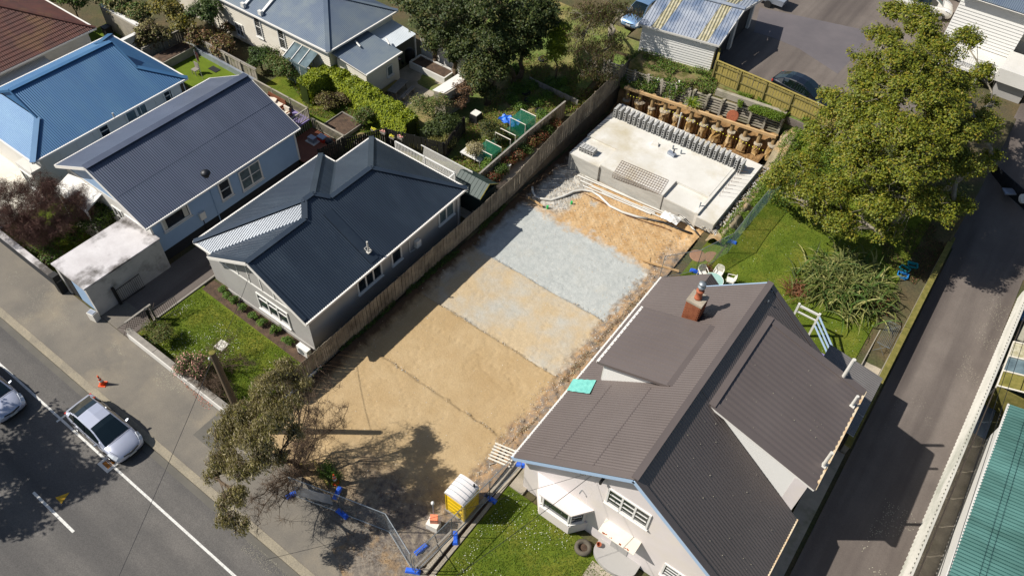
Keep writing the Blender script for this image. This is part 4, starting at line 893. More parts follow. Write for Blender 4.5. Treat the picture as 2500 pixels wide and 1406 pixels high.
for i, (f, k) in enumerate(((.16, 'roof_tin'), (.28, 'clearlite'), (.72, 'roof_tin'), (.85, 'clearlite'), (1, 'roof_tin'))):
    b = MB()
    for q in ((lp(E1, E2, prev), lp(E1, E2, f), lp(Rl, Rr, f), lp(Rl, Rr, prev)), (lp(Rl, Rr, prev), lp(Rl, Rr, f), lp(W1, W2, f), lp(W1, W2, prev))):
        sheet(b, q, downslope(q), .23, .035, 'rib' if k == 'roof_tin' else 'corr')
    o = b.build('roof_sheet', k, t)
    if k == 'clearlite': o['label'] = 'yellowed translucent roof sheet'
    prev = f
b = MB(); b.beam(Rl+Vector((0, 0, .06)), Rr+Vector((0, 0, .06)), .4, .05); b.build('ridge_cap', 'roof_tin', t)
b = MB(); b.beam(E1+Vector((0, 0, -.08)), E2+Vector((0, 0, -.08)), .1, .14); b.beam(E2+Vector((0, 0, -.1)), Rr+Vector((0, 0, -.1)), .05, .2); b.beam(Rr+Vector((0, 0, -.1)), W2+Vector((0, 0, -.1)), .05, .2); b.build('gutter', 'white', t)
# ---------------- small concrete garage H
t = thing('concrete_garage', 'small old white concrete garage with a stained flat roof at the footpath', 'garage', loc=(-36.7, 11.5, 0))
b = MB(); b.box(-38.2, -35.15, 9.15, 13.95, 0, 2.4); b.box(-38.2, -37.9, 9.0, 9.149, 0, 2.4); b.box(-35.4, -35.15, 9.0, 9.149, 0, 2.4); b.box(-37.9, -35.4, 9.0, 9.149, 2.1, 2.4); b.build('wall', 'dirtywall', t)
b = MB(); b.prism([(-38.27, 8.93), (-35.08, 8.93), (-35.08, 14.02), (-38.27, 14.02)], 2.41, 2.52); b.build('roof_slab', 'dirtygarage', t)
b = MB(); b.box(-37.0, -35.45, 9.08, 9.14, .05, 2.05); b.build('garage_door', 'wall_blue', t)
b = MB(); b.box(-37.85, -37.05, 9.06, 9.14, .05, 2.05); b.build('side_panel', 'blackfence', t)
# ---------------- house R upper right
BOARD_ = .05
hR = thing('cream_two_storey_house', 'cream weatherboard two storey house with a deck, behind the big tree', 'house', loc=(0, 64, 3))
b = MB(); b.box(-4.2, .75, 64.2, 75, 2.8, 8.1); b.box(.76, 8, 65.5, 75, 2.8, 8.1); wR = b.build('wall', 'cream', hR)
b = MB(); sheet(b, [(-4.2, 64.197, 3.5), (.75, 64.197, 3.5), (.75, 64.197, 8.05), (-4.2, 64.197, 8.05)], (1, 0, 0), .24, .055, 'lap'); b.build('weatherboards', 'whiteclean', wR, kind='stuff')
roof(hR, [[(-4.5, 63.6, 8.1), (8, 63.6, 8.1), (8, 69, 9.9), (-4.5, 69, 9.9)], [(-4.5, 69, 9.9), (8, 69, 9.9), (8, 75.3, 8.1), (-4.5, 75.3, 8.1)]], 'roof_slate')
b = MB(); b.box(-3.5, 1.2, 60.9, 64.1, 4.3, 4.42); dk = b.build('deck', 'white', hR)
b = MB(); b.box(-3.5, .4, 60.85, 60.93, 5.2, 5.28); b.box(-3.5, .4, 60.84, 60.94, 4.1, 4.3); b.build('handrail', 'whiteclean', dk)
bb = MB(); bb.box(-.02, .02, -.02, .02, 0, .78); bal = bb.mesh('baluster', 'whiteclean')
for k in range(26): inst('baluster', bal, (-3.45+k*.15, 60.89, 4.42), dk)
for x in (-3.4, -2.0, -.6): b = MB(); b.box(x, x+.12, 60.95, 61.07, 2.8, 4.1); b.build('post', 'whiteclean', dk)
b = MB(); b.box(.8, 2.85, 61.1, 64.0, 1.2, 4.9); b.build('porch_wall', 'gable_grey', hR)
b = MB(); b.box(.5, 8, 60.6, 61.05, 4.3, 5.3); b.box(.6, 8, 61.06, 64.0, 5.0, 5.1); b.build('parapet', 'white', hR)
b = MB(); b.box(.4, 3.0, 60.7, 61.0, 1.3, 1.6); b.build('step', 'kerbstone', hR)
window(hR, (1.3, 65.48, 5.6), (1, 0, 0), (0, -1, 0), 1.4, 1.3, cols=2, glass='glasspale')
grid_mesh('upper_lawn', np.arange(2.7, 9.5, .6), np.arange(57.5, 61.2, .5), lambda X, Y: 0*X+1.6+.0*Y, 'grass')
b = MB(); b.prism([(2.3, 55.4), (9, 55.0), (9, 58.2), (2.3, 58.6)], 1.2, 1.5); struct(b, 'rock_terrace', 'slab')
t = thing('dark_retaining_fence', 'dark stained low fence across the head of the driveway', 'fence', loc=(4, 53.5, 1.0))
for k in range(9):
    b = MB(); a = Vector((2.3, 54.5, 0)).lerp(Vector((6.5, 51.6, 0)), k/9); c = Vector((2.3, 54.5, 0)).lerp(Vector((6.5, 51.6, 0)), (k+.97)/9); b.beam(a+Vector((0, 0, 1.75)), c+Vector((0, 0, 1.75)), .06, 1.1); b.build('board', 'wall_dark', t)
b = MB(); b.cbox((4.9, 52.2, 1.7), .75, .6, .1, .6); tag(b.build('pale_square', 'panel'), 'pale square lid on the dark fence beside the driveway head', 'lid')
b = MB(); b.tube([(5.75, 51.75, 1.9), (5.85, 51.7, 2.0)], .32, 20); tag(b.build('round_disc', 'whiteplastic'), 'round white disc fixed by the dark fence', 'disc')
# ---------------- green roofed building bottom right
t = thing('green_roofed_building', 'long building with a faded green corrugated roof beyond the driveway fence', 'building', loc=(12, 24, 0))
pq = [(8.8, 17.0, 3.0), (8.8, 32.95, 3.0), (14.5, 32.95, 4.3), (14.5, 17.0, 4.3)]
r_ = roof(t, [pq], 'roof_green', period=.19, amp=.026); gutters(r_, [((8.8, 17.0, 3.0), (8.8, 32.95, 3.0))], 'white', .1, .1)
b = MB(); b.box(9.15, 14.5, 17.2, 32.7, 0, 2.9); b.build('wall', 'whiteclean', t)
b = MB(); b.box(8.3, 9.14, 17, 32.7, 0, .05); struct(b, 'side_passage', 'concrete')
b = MB(); b.box(8.3, 9.1, 32.7, 35.2, 0, .07); struct(b, 'slate_paving', 'roof_slate')
t = thing('glasshouse', 'old glasshouse with mossy panes between the long fence and the green roof', 'greenhouse', loc=(9, 36.6, 0))
for i in range(3):
    for j in range(2):
        b = MB(); xa, xb_ = 8.35+j*1.0, 9.3+j*1.0; ya, yb_ = 35.0+i*1.25, 36.2+i*1.25; b.prism([(xa, ya), (xb_, ya), (xb_, yb_), (xa, yb_)], [1.75+j*.35, 2.1+j*.35, 2.1+j*.35, 1.75+j*.35], [1.77+j*.35, 2.12+j*.35, 2.12+j*.35, 1.77+j*.35]); b.build('pane', 'moss' if i < 1 else 'clearlite' if i > 1 else 'glasspale', t)
for i in range(4): b = MB(); b.beam((8.3, 34.97+i*1.25, 1.82), (10.3, 34.97+i*1.25, 2.55), .06, .06); b.build('rafter', 'cream', t)
b = MB(); b.box(8.28, 8.34, 34.95, 38.8, 1.7, 1.8); b.box(8.28, 8.34, 34.95, 35.03, 0, 1.7); b.box(8.28, 8.34, 36.9, 36.98, 0, 1.7); b.build('frame', 'cream', t)
b = MB(); b.box(8.3, 10.3, 34.96, 34.99, 0, 1.8); b.build('end_pane', 'moss', t)
b = MB(); b.prism([(8.4, 38.9), (11, 38.9), (11, 41.2), (8.5, 41.2)], 1.9, 2.0); tag(b.build('flat_shed_roof', 'lichen'), 'flat lichen-covered shed roof beyond the glasshouse', 'shed')
b = MB(); b.prism([(8.25, 41.3), (8.75, 41.3), (9.2, 47), (8.0, 47)], 1.2, 1.3); tag(b.build('blue_tarpaulin', 'roof_blue'), 'blue sheet lying behind the long corrugated fence', 'tarpaulin')
# long corrugated fence right of the driveway
t = thing('corrugated_fence', 'long weathered pale corrugated iron fence along the driveway', 'fence', loc=(7.9, 32, 0))
for k in range(14):
    ya = 18.0+k*1.9; yb_ = ya+1.88; xa = 7.75+(ya-21)*.016; xb_ = 7.75+(yb_-21)*.016
    b = MB(); q = [(xa, ya, 0), (xb_, yb_, 0), (xb_+.0, yb_, 1.8), (xa+.0, ya, 1.8)]; sheet(b, q, (0, .25, 1), .26, .055, 'corr', flip=False); b.build('sheet', 'corrfence', t)
b = MB(); b.beam((7.76, 18, 1.82), (8.18, 44.6, 1.82), .1, .04); b.build('capping', 'corrfence', t)
b = MB(); b.beam((8.03, 18, 1.6), (8.46, 44.6, 1.6), .05, .08); b.beam((8.0, 18, .5), (8.4, 44.6, .5), .05, .08); b.build('rail', 'darktimber', t)
# retaining wall left of the drive
t = thing('driveway_retaining_wall', 'low concrete retaining wall with a mossy top along the left side of the driveway', 'wall', loc=(3.2, 38, 0))
b = MB(); b.box(3.02, 3.3, 27.0, 46.2, 0, .98); b.build('wall', 'oldgrey', t)
b = MB(); b.box(3.0, 3.33, 26.95, 46.2, .981, 1.06); b.build('coping', 'moss', t)
b = MB(); b.box(2.4, 3.3, 14, 26.9, 0, .35); struct(b, 'house_footing', 'oldgrey')
b = MB(); b.tube([(2.75, 27.2, .9), (2.75, 31.2, .9)], .05, 8); tag(b.build('drain_pipe', 'pipewhite'), 'pale drain pipe lying beside the retaining wall', 'pipe')
# dark garden shed between the fences
t = thing('garden_shed', 'small dark green gabled shed behind the dark roofed house', 'shed', loc=(-24, 30, 0))
sx0, sx1, sy0, sy1 = -25.2, -22.75, 29.2, 31.2; sm = (sy0+sy1)/2
pl1 = [(sx0, sy0, 1.7), (sx1, sy0, 1.7), (sx1, sm, 2.35), (sx0, sm, 2.35)]; pl2 = [(sx0, sy1, 1.7), (sx1, sy1, 1.7), (sx1, sm, 2.35), (sx0, sm, 2.35)]
roof(t, [pl1, pl2], 'shed', period=.3, amp=.02, kind='rib', soffit='shed'); b = MB(); b.box(sx0+.1, sx1-.1, sy0+.1, sy1-.1, 0, 1.7); b.build('wall', 'shed', t)
b = MB(); b.beam((sx1, sm, 2.37), (sx1, sy1, 1.72), .05, .05); b.beam((sx1, sm, 2.37), (sx1, sy0, 1.72), .05, .05); b.build('barge_board', 'moss', t)
# low roof by the patio
b = MB(); q = [P(a, c, 2.2) for a, c in ((1055, 218), (1118, 178), (1142, 190), (1082, 226))]; t = thing('lean_to_store', 'low store with a flat grey iron roof at the patio corner', 'shed', loc=(-32.2, 37.5, 0)); roof(t, [q], 'roof_slate', amp=.006)
b = MB(); b.prism([(p.x*.995, p.y) for p in q], 0, 2.05); b.build('wall', 'oldgrey', t)
# ================================================================== FENCES
pal = MB(); pal.box(-.068, .068, -.01, .01, 0, 1); paling = pal.mesh('paling', 'fence'); paling2 = None
def paling_fence(name, label, pts, bot, top, m='fence', pitch=.15, post_every=2.4, side=1, rails=(.25, 1.35), pm='fence_post', lim=298, cap=None):
    """pts: list of (x, y); bot/top functions of (x,y)->z"""
    t = thing(name, label, 'fence', loc=(pts[0][0], pts[0][1], 0)); pme = MB(); pme.box(-pitch*.46, pitch*.46, -.011, .011, 0, 1); pme = pme.mesh('paling', m); cnt = 0; rest = MB()
    for (xa, ya), (xb, yb) in zip(pts, pts[1:]):
        L_ = math.hypot(xb-xa, yb-ya); a = math.atan2(yb-ya, xb-xa); n_ = max(1, int(L_/pitch)); nx_, ny_ = -math.sin(a)*side, math.cos(a)*side
        for i in range(n_):
            f = (i+.5)/n_; x, y = xa+(xb-xa)*f, ya+(yb-ya)*f; z0, z1 = bot(x, y), top(x, y)+random.uniform(-.02, .02); s = (i % 2)*.016
            if cnt < lim: inst('paling', pme, (x+nx_*s, y+ny_*s, z0), t, (random.uniform(-.01, .01), 0, a), (random.uniform(.93, 1.02), 1, z1-z0))
            else: rest.cbox((x+nx_*s, y+ny_*s, z0), pitch*.92, .022, z1-z0, a)
            cnt += 1
        k = max(1, round(L_/post_every))
        for i in range(k+1):
            f = i/k; x, y = xa+(xb-xa)*f, ya+(yb-ya)*f; pb_ = MB(); pb_.box(-.05, .05, -.05, .05, 0, 1); inst('post', pb_.mesh('post', pm), (x-nx_*.07, y-ny_*.07, bot(x, y)-.1), t, (0, 0, a), (1, 1, top(x, y)-bot(x, y)+.08))
        rb = MB()
        for i in range(k):
            f0, f1 = i/k, (i+1)/k; x0, y0, x1_, y1_ = xa+(xb-xa)*f0, ya+(yb-ya)*f0, xa+(xb-xa)*f1, ya+(yb-ya)*f1
            for r in rails: rb.beam((x0-nx_*.045, y0-ny_*.045, bot(x0, y0)+r), (x1_-nx_*.045, y1_-ny_*.045, bot(x1_, y1_)+r), .05, .09)
        rb.build('rail', pm, t)
        if cap:
            cb = MB(); cb.beam((xa, ya, top(xa, ya)+.03), (xb, yb, top(xb, yb)+.03), .14, .035); cb.build('capping', cap, t)
    if rest.v: rest.build('palings', m, t, kind='stuff')
    return t
fbot = lambda x, y: .12+float(np.interp(y, [11, 32.5, 37.5, 47], [0, .0, .9, 1.55]))
ftop = lambda x, y: 1.8+float(np.interp(y, [11, 13, 32.5, 37.5, 47], [-.15, -.0, .0, .9, 1.6]))
paling_fence('boundary_fence', 'long weathered grey paling fence between the dark roofed house and the building site', [(-22.35, 11.3), (-22.35, 47.2)], fbot, ftop, side=-1, pitch=.15)
b = MB(); b.box(-22.5, -22.36, 9.3, 36, -.3, .11); bw = struct(b, 'boundary_footing', 'darktimber')
b = MB()
for k in range(15): y = 32.5+k; b.prism([(-22.42, y), (-22.37, y), (-22.37, y+.98), (-22.42, y+.98)], -.4, [fbot(0, y), fbot(0, y), fbot(0, y+1), fbot(0, y+1)])
b.build('fence_skirt_boards', 'fence_post', kind='structure')
b = MB(); b.box(-22.3, -22.24, 11.4, 14.2, .0, .42); tag(b.build('footing_board', 'white'), 'whitewashed board at the foot of the street end of the paling fence', 'board')
gb = lambda x, y: 3.0; gt = lambda x, y: 4.75
q1, q2, q3, q0 = P(1754, 200, 3.02), P(1868, 246, 3.02), P(1995, 308, 3.02), P(1742, 180, 3.02)
paling_fence('green_timber_fence', 'mossy yellow-green timber fence edging the parking yard above the crib wall', [(-16.9, 50.7), (-16.35, 49.1), (-12.3, 49.0), (-8.2, 48.75), (-5.5, 48.3)], gb, gt, 'fence_green', .2, 2.0, 1, (.12, .85, 1.55), 'fence_green_rail', cap='fence_green')
paling_fence('black_fence', 'black stained fence behind the dark roofed house', [(-34.6, 26.3), (-34.2, 28.2), (-32.6, 30.9), (-28.4, 32.2)], lambda x, y: 0, lambda x, y: 1.7, 'blackfence', .15, 2.2, -1, (.3, 1.3), 'blackfence')
paling_fence('garden_side_fence', 'low grey paling fence beside the vegetable garden and concrete path', [(-24.75, 31.6), (-24.75, 37.4), (-24.6, 42.0)], lambda x, y: 0, lambda x, y: 1.15+.08*(y-31)*.3, 'oldgrey', .14, 2.2, -1, (.2, .9), 'fence_post', cap='greytimber')
paling_fence('white_boundary_fence', 'white painted board fence behind the patio planter', [(-38.3, 41.3), (-32.6, 41.1)], lambda x, y: 0, lambda x, y: 1.8, 'whiteclean', .3, 2.4, -1, (.3, 1.4), 'white')
paling_fence('slatted_yard_fence', 'weathered open slatted fence round the artificial turf yard', [(-54.6, 26.6), (-54.6, 30.35), (-45.6, 30.35)], lambda x, y: .1, lambda x, y: 1.35, 'oldgrey', .19, 1.9, 1, (.1, 1.15), 'oldgrey', cap='greytimber')
b = MB(); b.box(-54.3, -45.6, 30.0, 30.2, 0, .55); tag(b.build('turf_yard_kerb', 'panel'), 'pale blue-grey low wall along the turf yard', 'wall')
t = thing('timber_planter', 'grey timber planter filled with low green plants in the turf yard', 'planter', loc=(-53.8, 28.6, 0)); b = MB(); b.box(-54.1, -52.7, 26.9, 30.0, 0, .7); b.build('planter_box', 'oldgrey', t); b = MB(); b.box(-54.0, -52.8, 27.0, 29.9, .7, .73); b.build('soil', 'soil', t)
paling_fence('hedge_garden_fence', 'dark board fence at the end of the hedge', [(-28.4, 32.3), (-29.3, 35.6)], lambda x, y: 0, lambda x, y: 1.5, 'darktimber', .15, 2.0, 1, (.3, 1.2), 'darktimber')
# stone / plaster garden walls
t = thing('street_garden_wall', 'white and brown plastered wall at the footpath under the red-brown tree', 'wall', loc=(-42, 8.8, 0))
b = MB(); b.box(-60, -38.3, 8.74, 8.98, 0, 1.0); b.build('wall', 'wall_dark', t); b = MB(); b.box(-60, -38.3, 8.68, 9.05, 1.0, 1.08); b.build('coping', 'dirtygarage', t)
b = MB(); b.box(-38.75, -38.32, 8.6, 9.0, 0, 1.5); tag(b.build('gate_panel', 'blackfence'), 'black panel between the street wall and the concrete garage', 'panel')
t = thing('lawn_front_wall', 'low white wall topped by grey timber along the footpath below the front lawn', 'wall', loc=(-27.5, 9.1, 0))
b = MB(); b.box(-32.45, -22.4, 8.99, 9.14, 0, .5); b.build('wall', 'white', t); b = MB(); b.box(-32.5, -22.4, 9.141, 9.3, 0, .72); b.build('backing', 'darktimber', t)
for k in range(4): b = MB(); b.box(-32.5+k*2.53, -32.5+(k+1)*2.53-.03, 9.0, 9.32, .721, .77); b.build('capping', 'greytimber', t)
t = thing('trellis_screen', 'dark lattice screen at the driveway corner of the front lawn', 'lattice', loc=(-32.4, 9.8, 0))
b = MB()
for k in range(9): b.beam((-32.45, 9.3+k*.14, .75), (-32.45, 9.3+k*.14-.35+.35, .75), .02, .02) if False else None
for k in range(-3, 9): 
    a = 9.3+k*.16
    for s in (1, -1):
        p0 = Vector((-32.42, a, .5)); p1 = Vector((-32.42, a+.55*1, 1.25)) if s > 0 else Vector((-32.42, a-.0, 1.25)); 
        if s < 0: p0 = Vector((-32.42, a+.55, .5))
        b.beam(p0, p1, .03, .012)
b.build('lattice', 'darktimber', t); b = MB(); b.box(-32.5, -32.38, 9.2, 10.9, 1.26, 1.32); b.box(-32.5, -32.38, 10.75, 10.87, 0, 1.26); b.build('frame', 'greytimber', t)
def bar_gate(name, label, loc, rz, post=True):
    t = thing(name, label, 'gate', 'iron bar gates standing open at the left driveway', loc=loc); t.rotation_euler.z = rz; L_ = 1.55
    b = MB(); b.beam((0, 0, .12), (L_, 0, .12), .035, .035); b.beam((0, 0, 1.15), (L_, 0, 1.25), .035, .035); b.build('rail', 'blackmetal', t)
    bm = MB(); bm.box(-.009, .009, -.009, .009, 0, 1.06); me = bm.mesh('bar', 'blackmetal')
    for k in range(14): inst('bar', me, (.02+k*(L_-.04)/13, 0, .13), t)
    if post: b = MB(); b.box(-.2, -.04, -.08, .08, 0, 1.45); b.build('post', 'blackfence', t)
bar_gate('bar_gate', 'black iron bar gate standing open against the concrete garage wall', (-35.0, 10.4, 0), rad(88))
bar_gate('bar_gate', 'black iron bar gate standing open beside the front lawn', (-32.2, 10.6, 0), rad(80))
t = thing('meter_cabinet', 'small pale service cabinet on the footpath at the garage corner', 'cabinet', loc=(-35.2, 8.7, 0)); t.rotation_euler.z = .2
b = MB(); b.box(-.25, .25, -.18, .18, 0, .62); b.build('body', 'whiteplastic', t); b = MB(); b.box(-.2, .2, -.15, .15, .621, .66); b.build('lid', 'panel', t)
# ================================================================== DECKS behind houses A and B
def railing(parent, a, c, z, h=.95, m='whiteclean', pitch=.13, lim=999):
    a = Vector((a[0], a[1], z)); c = Vector((c[0], c[1], z)); L_ = (c-a).length; b = MB(); b.beam(a+Vector((0, 0, h)), c+Vector((0, 0, h)), .11, .04); b.beam(a+Vector((0, 0, .1)), c+Vector((0, 0, .1)), .05, .06); b.build('handrail', m, parent)
    bb = MB(); bb.box(-.022, .022, -.022, .022, .13, h-.02); me = bb.mesh('baluster', m); n_ = int(L_/pitch); ang_ = math.atan2(c.y-a.y, c.x-a.x)
    for k in range(n_+1): p = a.lerp(c, k/n_); inst('baluster', me, p, parent, (0, 0, ang_))
    pb = MB(); pb.box(-.045, .045, -.045, .045, 0, h+.02); me = pb.mesh('post', m)
    for k in range(max(1, int(L_/1.8))+1): p = a.lerp(c, k/max(1, int(L_/1.8))); inst('post', me, p, parent, (0, 0, ang_))
t = thing('white_deck', 'white balustraded deck behind the dark roofed house', 'deck', loc=(-27, 29, 0))
b = MB(); b.box(-30.2, -24.7, 28.05, 29.2, 1.95, 2.05); b.build('floor', 'cream', t)
railing(t, (-29.9, 29.1), (-24.75, 29.1), 2.05, m='whiteclean'); railing(t, (-24.75, 28.4), (-24.75, 29.1), 2.05, m='whiteclean')
b = MB(); b.box(-30.0, -24.8, 28.9, 29.0, 0, 1.95); b.build('base', 'darktimber', t)
t = thing('lattice_screen', 'white diagonal slat screen beyond the white deck', 'screen', loc=(-26, 30.6, 0))
b = MB(); b.box(-29.0, -24.5, 30.6, 30.64, 2.15, 2.22); b.box(-29.0, -24.5, 30.6, 30.64, .7, .77)
for k in range(60): x = -29.0+k*.072; b.beam((x, 30.62, .77), (min(x+.3, -24.5), 30.62, 2.15), .02, .04)
b.build('slats', 'whiteclean', t)
t = thing('upper_deck', 'upper timber deck with grey balustrade behind the blue walled house', 'deck', loc=(-41, 27.5, 0))
b = MB(); b.box(-44.0, -38.2, 25.75, 28.9, .95, 1.05); b.build('floor', 'decking', t); railing(t, (-43.9, 28.85), (-38.25, 28.85), 1.05, m='oldgrey'); railing(t, (-38.25, 26.3), (-38.25, 28.85), 1.05, m='oldgrey')
b = MB()
for k in range(14): b.box(-38.24, -38.2, 26.0+k*.2, 26.06+k*.2, 0, .95)
b.build('skirt_slats', 'oldgrey', t, kind='stuff')
t = thing('lower_deck', 'lower red-brown deck at the back corner of the blue walled house', 'deck', loc=(-36.5, 27, 0))
for k in range(24): b = MB(); b.box(-38.15, -34.75, 25.72+k*.13, 25.84+k*.13, .3, .36); b.build('board', 'deck', t)
railing(t, (-38.0, 28.85), (-34.8, 28.85), .36, .85, 'oldgrey'); railing(t, (-34.8, 28.2), (-34.8, 28.85), .36, .85, 'oldgrey')
# deck things
t = thing('white_side_table', 'white square table on the upper deck under a teal tub', 'table', loc=(-43.0, 27.9, 1.05)); b = MB(); b.box(-.7, .7, -.35, .35, .7, .75); b.build('table_top', 'whiteclean', t); b = MB(); b.box(-.6, .6, -.3, .3, 0, .7); b.build('base', 'cream', t)
def tub(name, label, loc, m, sx=.5, sy=.36, h=.28, rz=0, z=0, grp=None):
    t = thing(name, label, 'tub', grp, loc=loc); t.rotation_euler.z = rz; b = MB(); s = .82
    o = [(-sx/2, -sy/2), (sx/2, -sy/2), (sx/2, sy/2), (-sx/2, sy/2)]
    for i in range(4):
        j = (i+1) % 4; a, c = o[i], o[j]
        b.poly([(a[0]*s, a[1]*s, 0), (c[0]*s, c[1]*s, 0), (c[0], c[1], h), (a[0], a[1], h)]); b.poly([(a[0]*.94, a[1]*.94, h), (c[0]*.94, c[1]*.94, h), (c[0]*s*.94, c[1]*s*.94, .03), (a[0]*s*.94, a[1]*s*.94, .03)]); b.poly([(a[0], a[1], h), (c[0], c[1], h), (c[0]*.94, c[1]*.94, h), (a[0]*.94, a[1]*.94, h)])
    b.poly([(x*s*.94, y*s*.94, .03) for x, y in o]); b.poly([(x*s, y*s, 0) for x, y in o][::-1])
    for i in range(4): j = (i+1) % 4; b.beam((o[i][0], o[i][1], h-.01), (o[j][0], o[j][1], h-.01), .05, .025)
    b.build('tub_body', m, t); return t
tub('laundry_tub', 'teal plastic laundry tub standing on the white deck table', (-43.25, 27.95, 1.8), 'teal', .6, .42, .26)
t = thing('outdoor_sofa', 'brown wooden outdoor sofa with cream cushions on the upper deck', 'sofa', loc=(-41.2, 28.2, 1.05))
b = MB(); b.box(-.9, .9, -.4, .35, .2, .3); b.box(-.9, .9, .35, .42, 0, .8); b.box(-.95, -.86, -.4, .42, 0, .6); b.box(.86, .95, -.4, .42, 0, .6); b.build('frame', 'wicker', t)
for k in range(2): b = MB(); b.cbox((-.43+k*.86, -.02, .31), .8, .66, .14, .03); b.build('cushion', 'cushion', t)
b = MB(); b.cbox((-.2, .1, .46), .6, .5, .12, .5); b.build('cushion', 'cushion', t)
for i, (x, y, l) in enumerate(((-39.7, 27.9, 'cream cushioned wooden armchair nearest the deck corner'), (-39.9, 26.8, 'cream cushioned wooden armchair nearest the house roof edge'))):
    t = thing('deck_armchair', l, 'armchair', 'armchairs on the upper deck', loc=(x, y, 1.05)); b = MB(); b.box(-.35, .35, -.35, .35, .2, .27)
    for a in (-.35, .3):
        b.box(a, a+.05, -.35, -.3, 0, .55); b.box(a, a+.05, .3, .35, 0, .75); b.box(a-.02, a+.07, -.35, .35, .55, .59)
    b.build('frame', 'wicker', t); b = MB(); b.cbox((0, 0, .28), .56, .6, .12, 0); b.cbox((0, .26, .4), .56, .12, .4, 0); b.build('cushion', 'cushion', t)
t = thing('kettle_barbecue', 'black kettle barbecue on the lower red-brown deck', 'barbecue', loc=(-35.3, 27.9, .36)); b = MB(); b.lathe((0, 0, .45), [(.1, 0), (.27, .12), (.3, .25), (.26, .38), (.1, .46)], 16); b.build('bowl', 'blackmetal', t, smooth=True); b = MB()
for a in range(3): b.tube([(.05*math.cos(a*2.1), .05*math.sin(a*2.1), .5), (.28*math.cos(a*2.1), .28*math.sin(a*2.1), 0)], .015, 6)
b.build('leg', 'metal', t)
t = thing('storage_box', 'white and red cool box on the lower deck', 'box', loc=(-36.4, 28.2, .36)); b = MB(); b.box(-.3, .3, -.2, .2, 0, .32); b.build('body', 'redlamp', t); b = MB(); b.box(-.32, .32, -.22, .22, .33, .42); b.build('lid', 'panel', t)
t = thing('storage_crate', 'grey crate beside the cool box on the lower deck', 'crate', loc=(-36.9, 27.7, .36)); b = MB(); b.box(-.28, .28, -.2, .2, 0, .4); b.build('body', 'panel', t); b = MB(); b.box(-.45, .45, -.32, .32, -.0, .04); b.build('mat', 'white', t)
# ================================================================== SLAB AND BLOCKWORK
ZT = 1.2; SL, SR = -21.25, -9.8; SF, SB = 37.55, 44.75
t = thing('concrete_slab', 'new pale concrete floor slab on blockwork at the back of the building site', 'slab', loc=(-15.5, 41, 0))
b = MB()
b.box(SL, -18.75, SF, 39.9, -.5, ZT-.14)                # sunken left pad
b.box(SL, -11.25, 39.901, SB, -.5, ZT); b.box(-18.749, -13.75, SF+.12, 39.9, -.5, ZT)
b.box(-13.749, -11.25, SF+.18, 39.5, -.5, ZT-.22); b.box(-13.749, -11.25, 39.501, 39.9, -.5, ZT)
b.box(-11.249, -11.05, SF-.02, SB, -.3, ZT-.02); b.box(-11.049, SR, SF-.1, SB+.3, .25, ZT-.2); b.build('floor', 'slab', t)
b = MB()
for k in range(5): b.box(SL-.004, -13.76, SF+(.115 if k < 0 else -.008), SF-.003, ZT-.34-k*.2+.0, ZT-.34-k*.2+.012) if False else None
b.box(SL+.02, -18.76, SF-.012, SF-.001, -.45, ZT-.18); b.box(-18.74, -13.76, SF+.105, SF+.119, -.45, ZT-.06); b.box(-13.74, -11.26, SF+.165, SF+.179, -.45, ZT-.3); b.box(-11.04, SR-.01, SF-.115, SF-.101, .2, ZT-.26); b.build('edge_face', 'slabside', t)
b = MB()
for x, y in ((-18.1, 43.0), (-14.9, 42.3), (-15.6, 42.4+0)): b.tube([(x, y, ZT), (x, y, ZT+.3)], .06, 8)
b.tube([(-11.3, 38.3, ZT-.2), (-11.3, 38.3, ZT+.28)], .05, 8); b.build('pipe_stub', 'galv', t)
# concrete block: lies with its cells facing the street
def block_mesh():
    b = MB(); W, D, H = .19, .19, .39; s = .032
    b.box(-W/2, -W/2+s, 0, D, 0, H); b.box(W/2-s, W/2, 0, D, 0, H)
    for z, d in ((0, .0), (H/2-s/2, .0), (H-s, .0)): b.box(-W/2+s, W/2-s, d+.012, D-.012, z+.004, z+s-.004)
    b.box(-W/2+s, W/2-s, D*.48, D*.52, s, H-s, 1)
    return b.mesh('concrete_block', ['block', 'blockdark'])
bme = block_mesh(); ordn = ['first', 'second', 'third', 'fourth', 'fifth', 'sixth', 'seventh', 'eighth', 'ninth', 'tenth', 'eleventh', 'twelfth', 'thirteenth', 'fourteenth', 'fifteenth', 'sixteenth', 'seventeenth', 'eighteenth', 'nineteenth', 'twentieth', 'twenty-first', 'twenty-second', 'twenty-third', 'twenty-fourth', 'twenty-fifth', 'twenty-sixth']
NS = 26
for i in range(NS):
    x = -20.85+i*.403+random.uniform(-.03, .03); yb0 = 42.85+i*.012+random.uniform(-.03, .03)
    for l in range(2):
        for d in range(4):
            if (i in (23, 24) and l == 1 and d > 2): continue
            o = inst('concrete_block', bme, (x+random.uniform(-.012, .012), yb0+d*.2, ZT+.002+l*.395-(0 if x < -11.2 else .2 if x > -11.0 else 0)), None, (0, 0, random.uniform(-.03, .03)))
            tag(o, f"grey hollow concrete block, {('lower','upper')[l]} {('front','second','third','back')[d]} one in the {ordn[i]} stack from the left", 'concrete block', 'concrete blocks stacked in a row across the back of the slab')
for i in range(5):
    for d in range(3):
        o = inst('concrete_block', bme, (-20.75+i*.235, 38.15+d*.2+i*.01, ZT-.138), None, (0, 0, random.uniform(-.03, .03)))
        tag(o, f"grey hollow block, {('front','middle','back')[d]} one in {ordn[i]} place from the left of the small pile", 'concrete block', 'concrete blocks in the small pile on the front left corner of the slab')
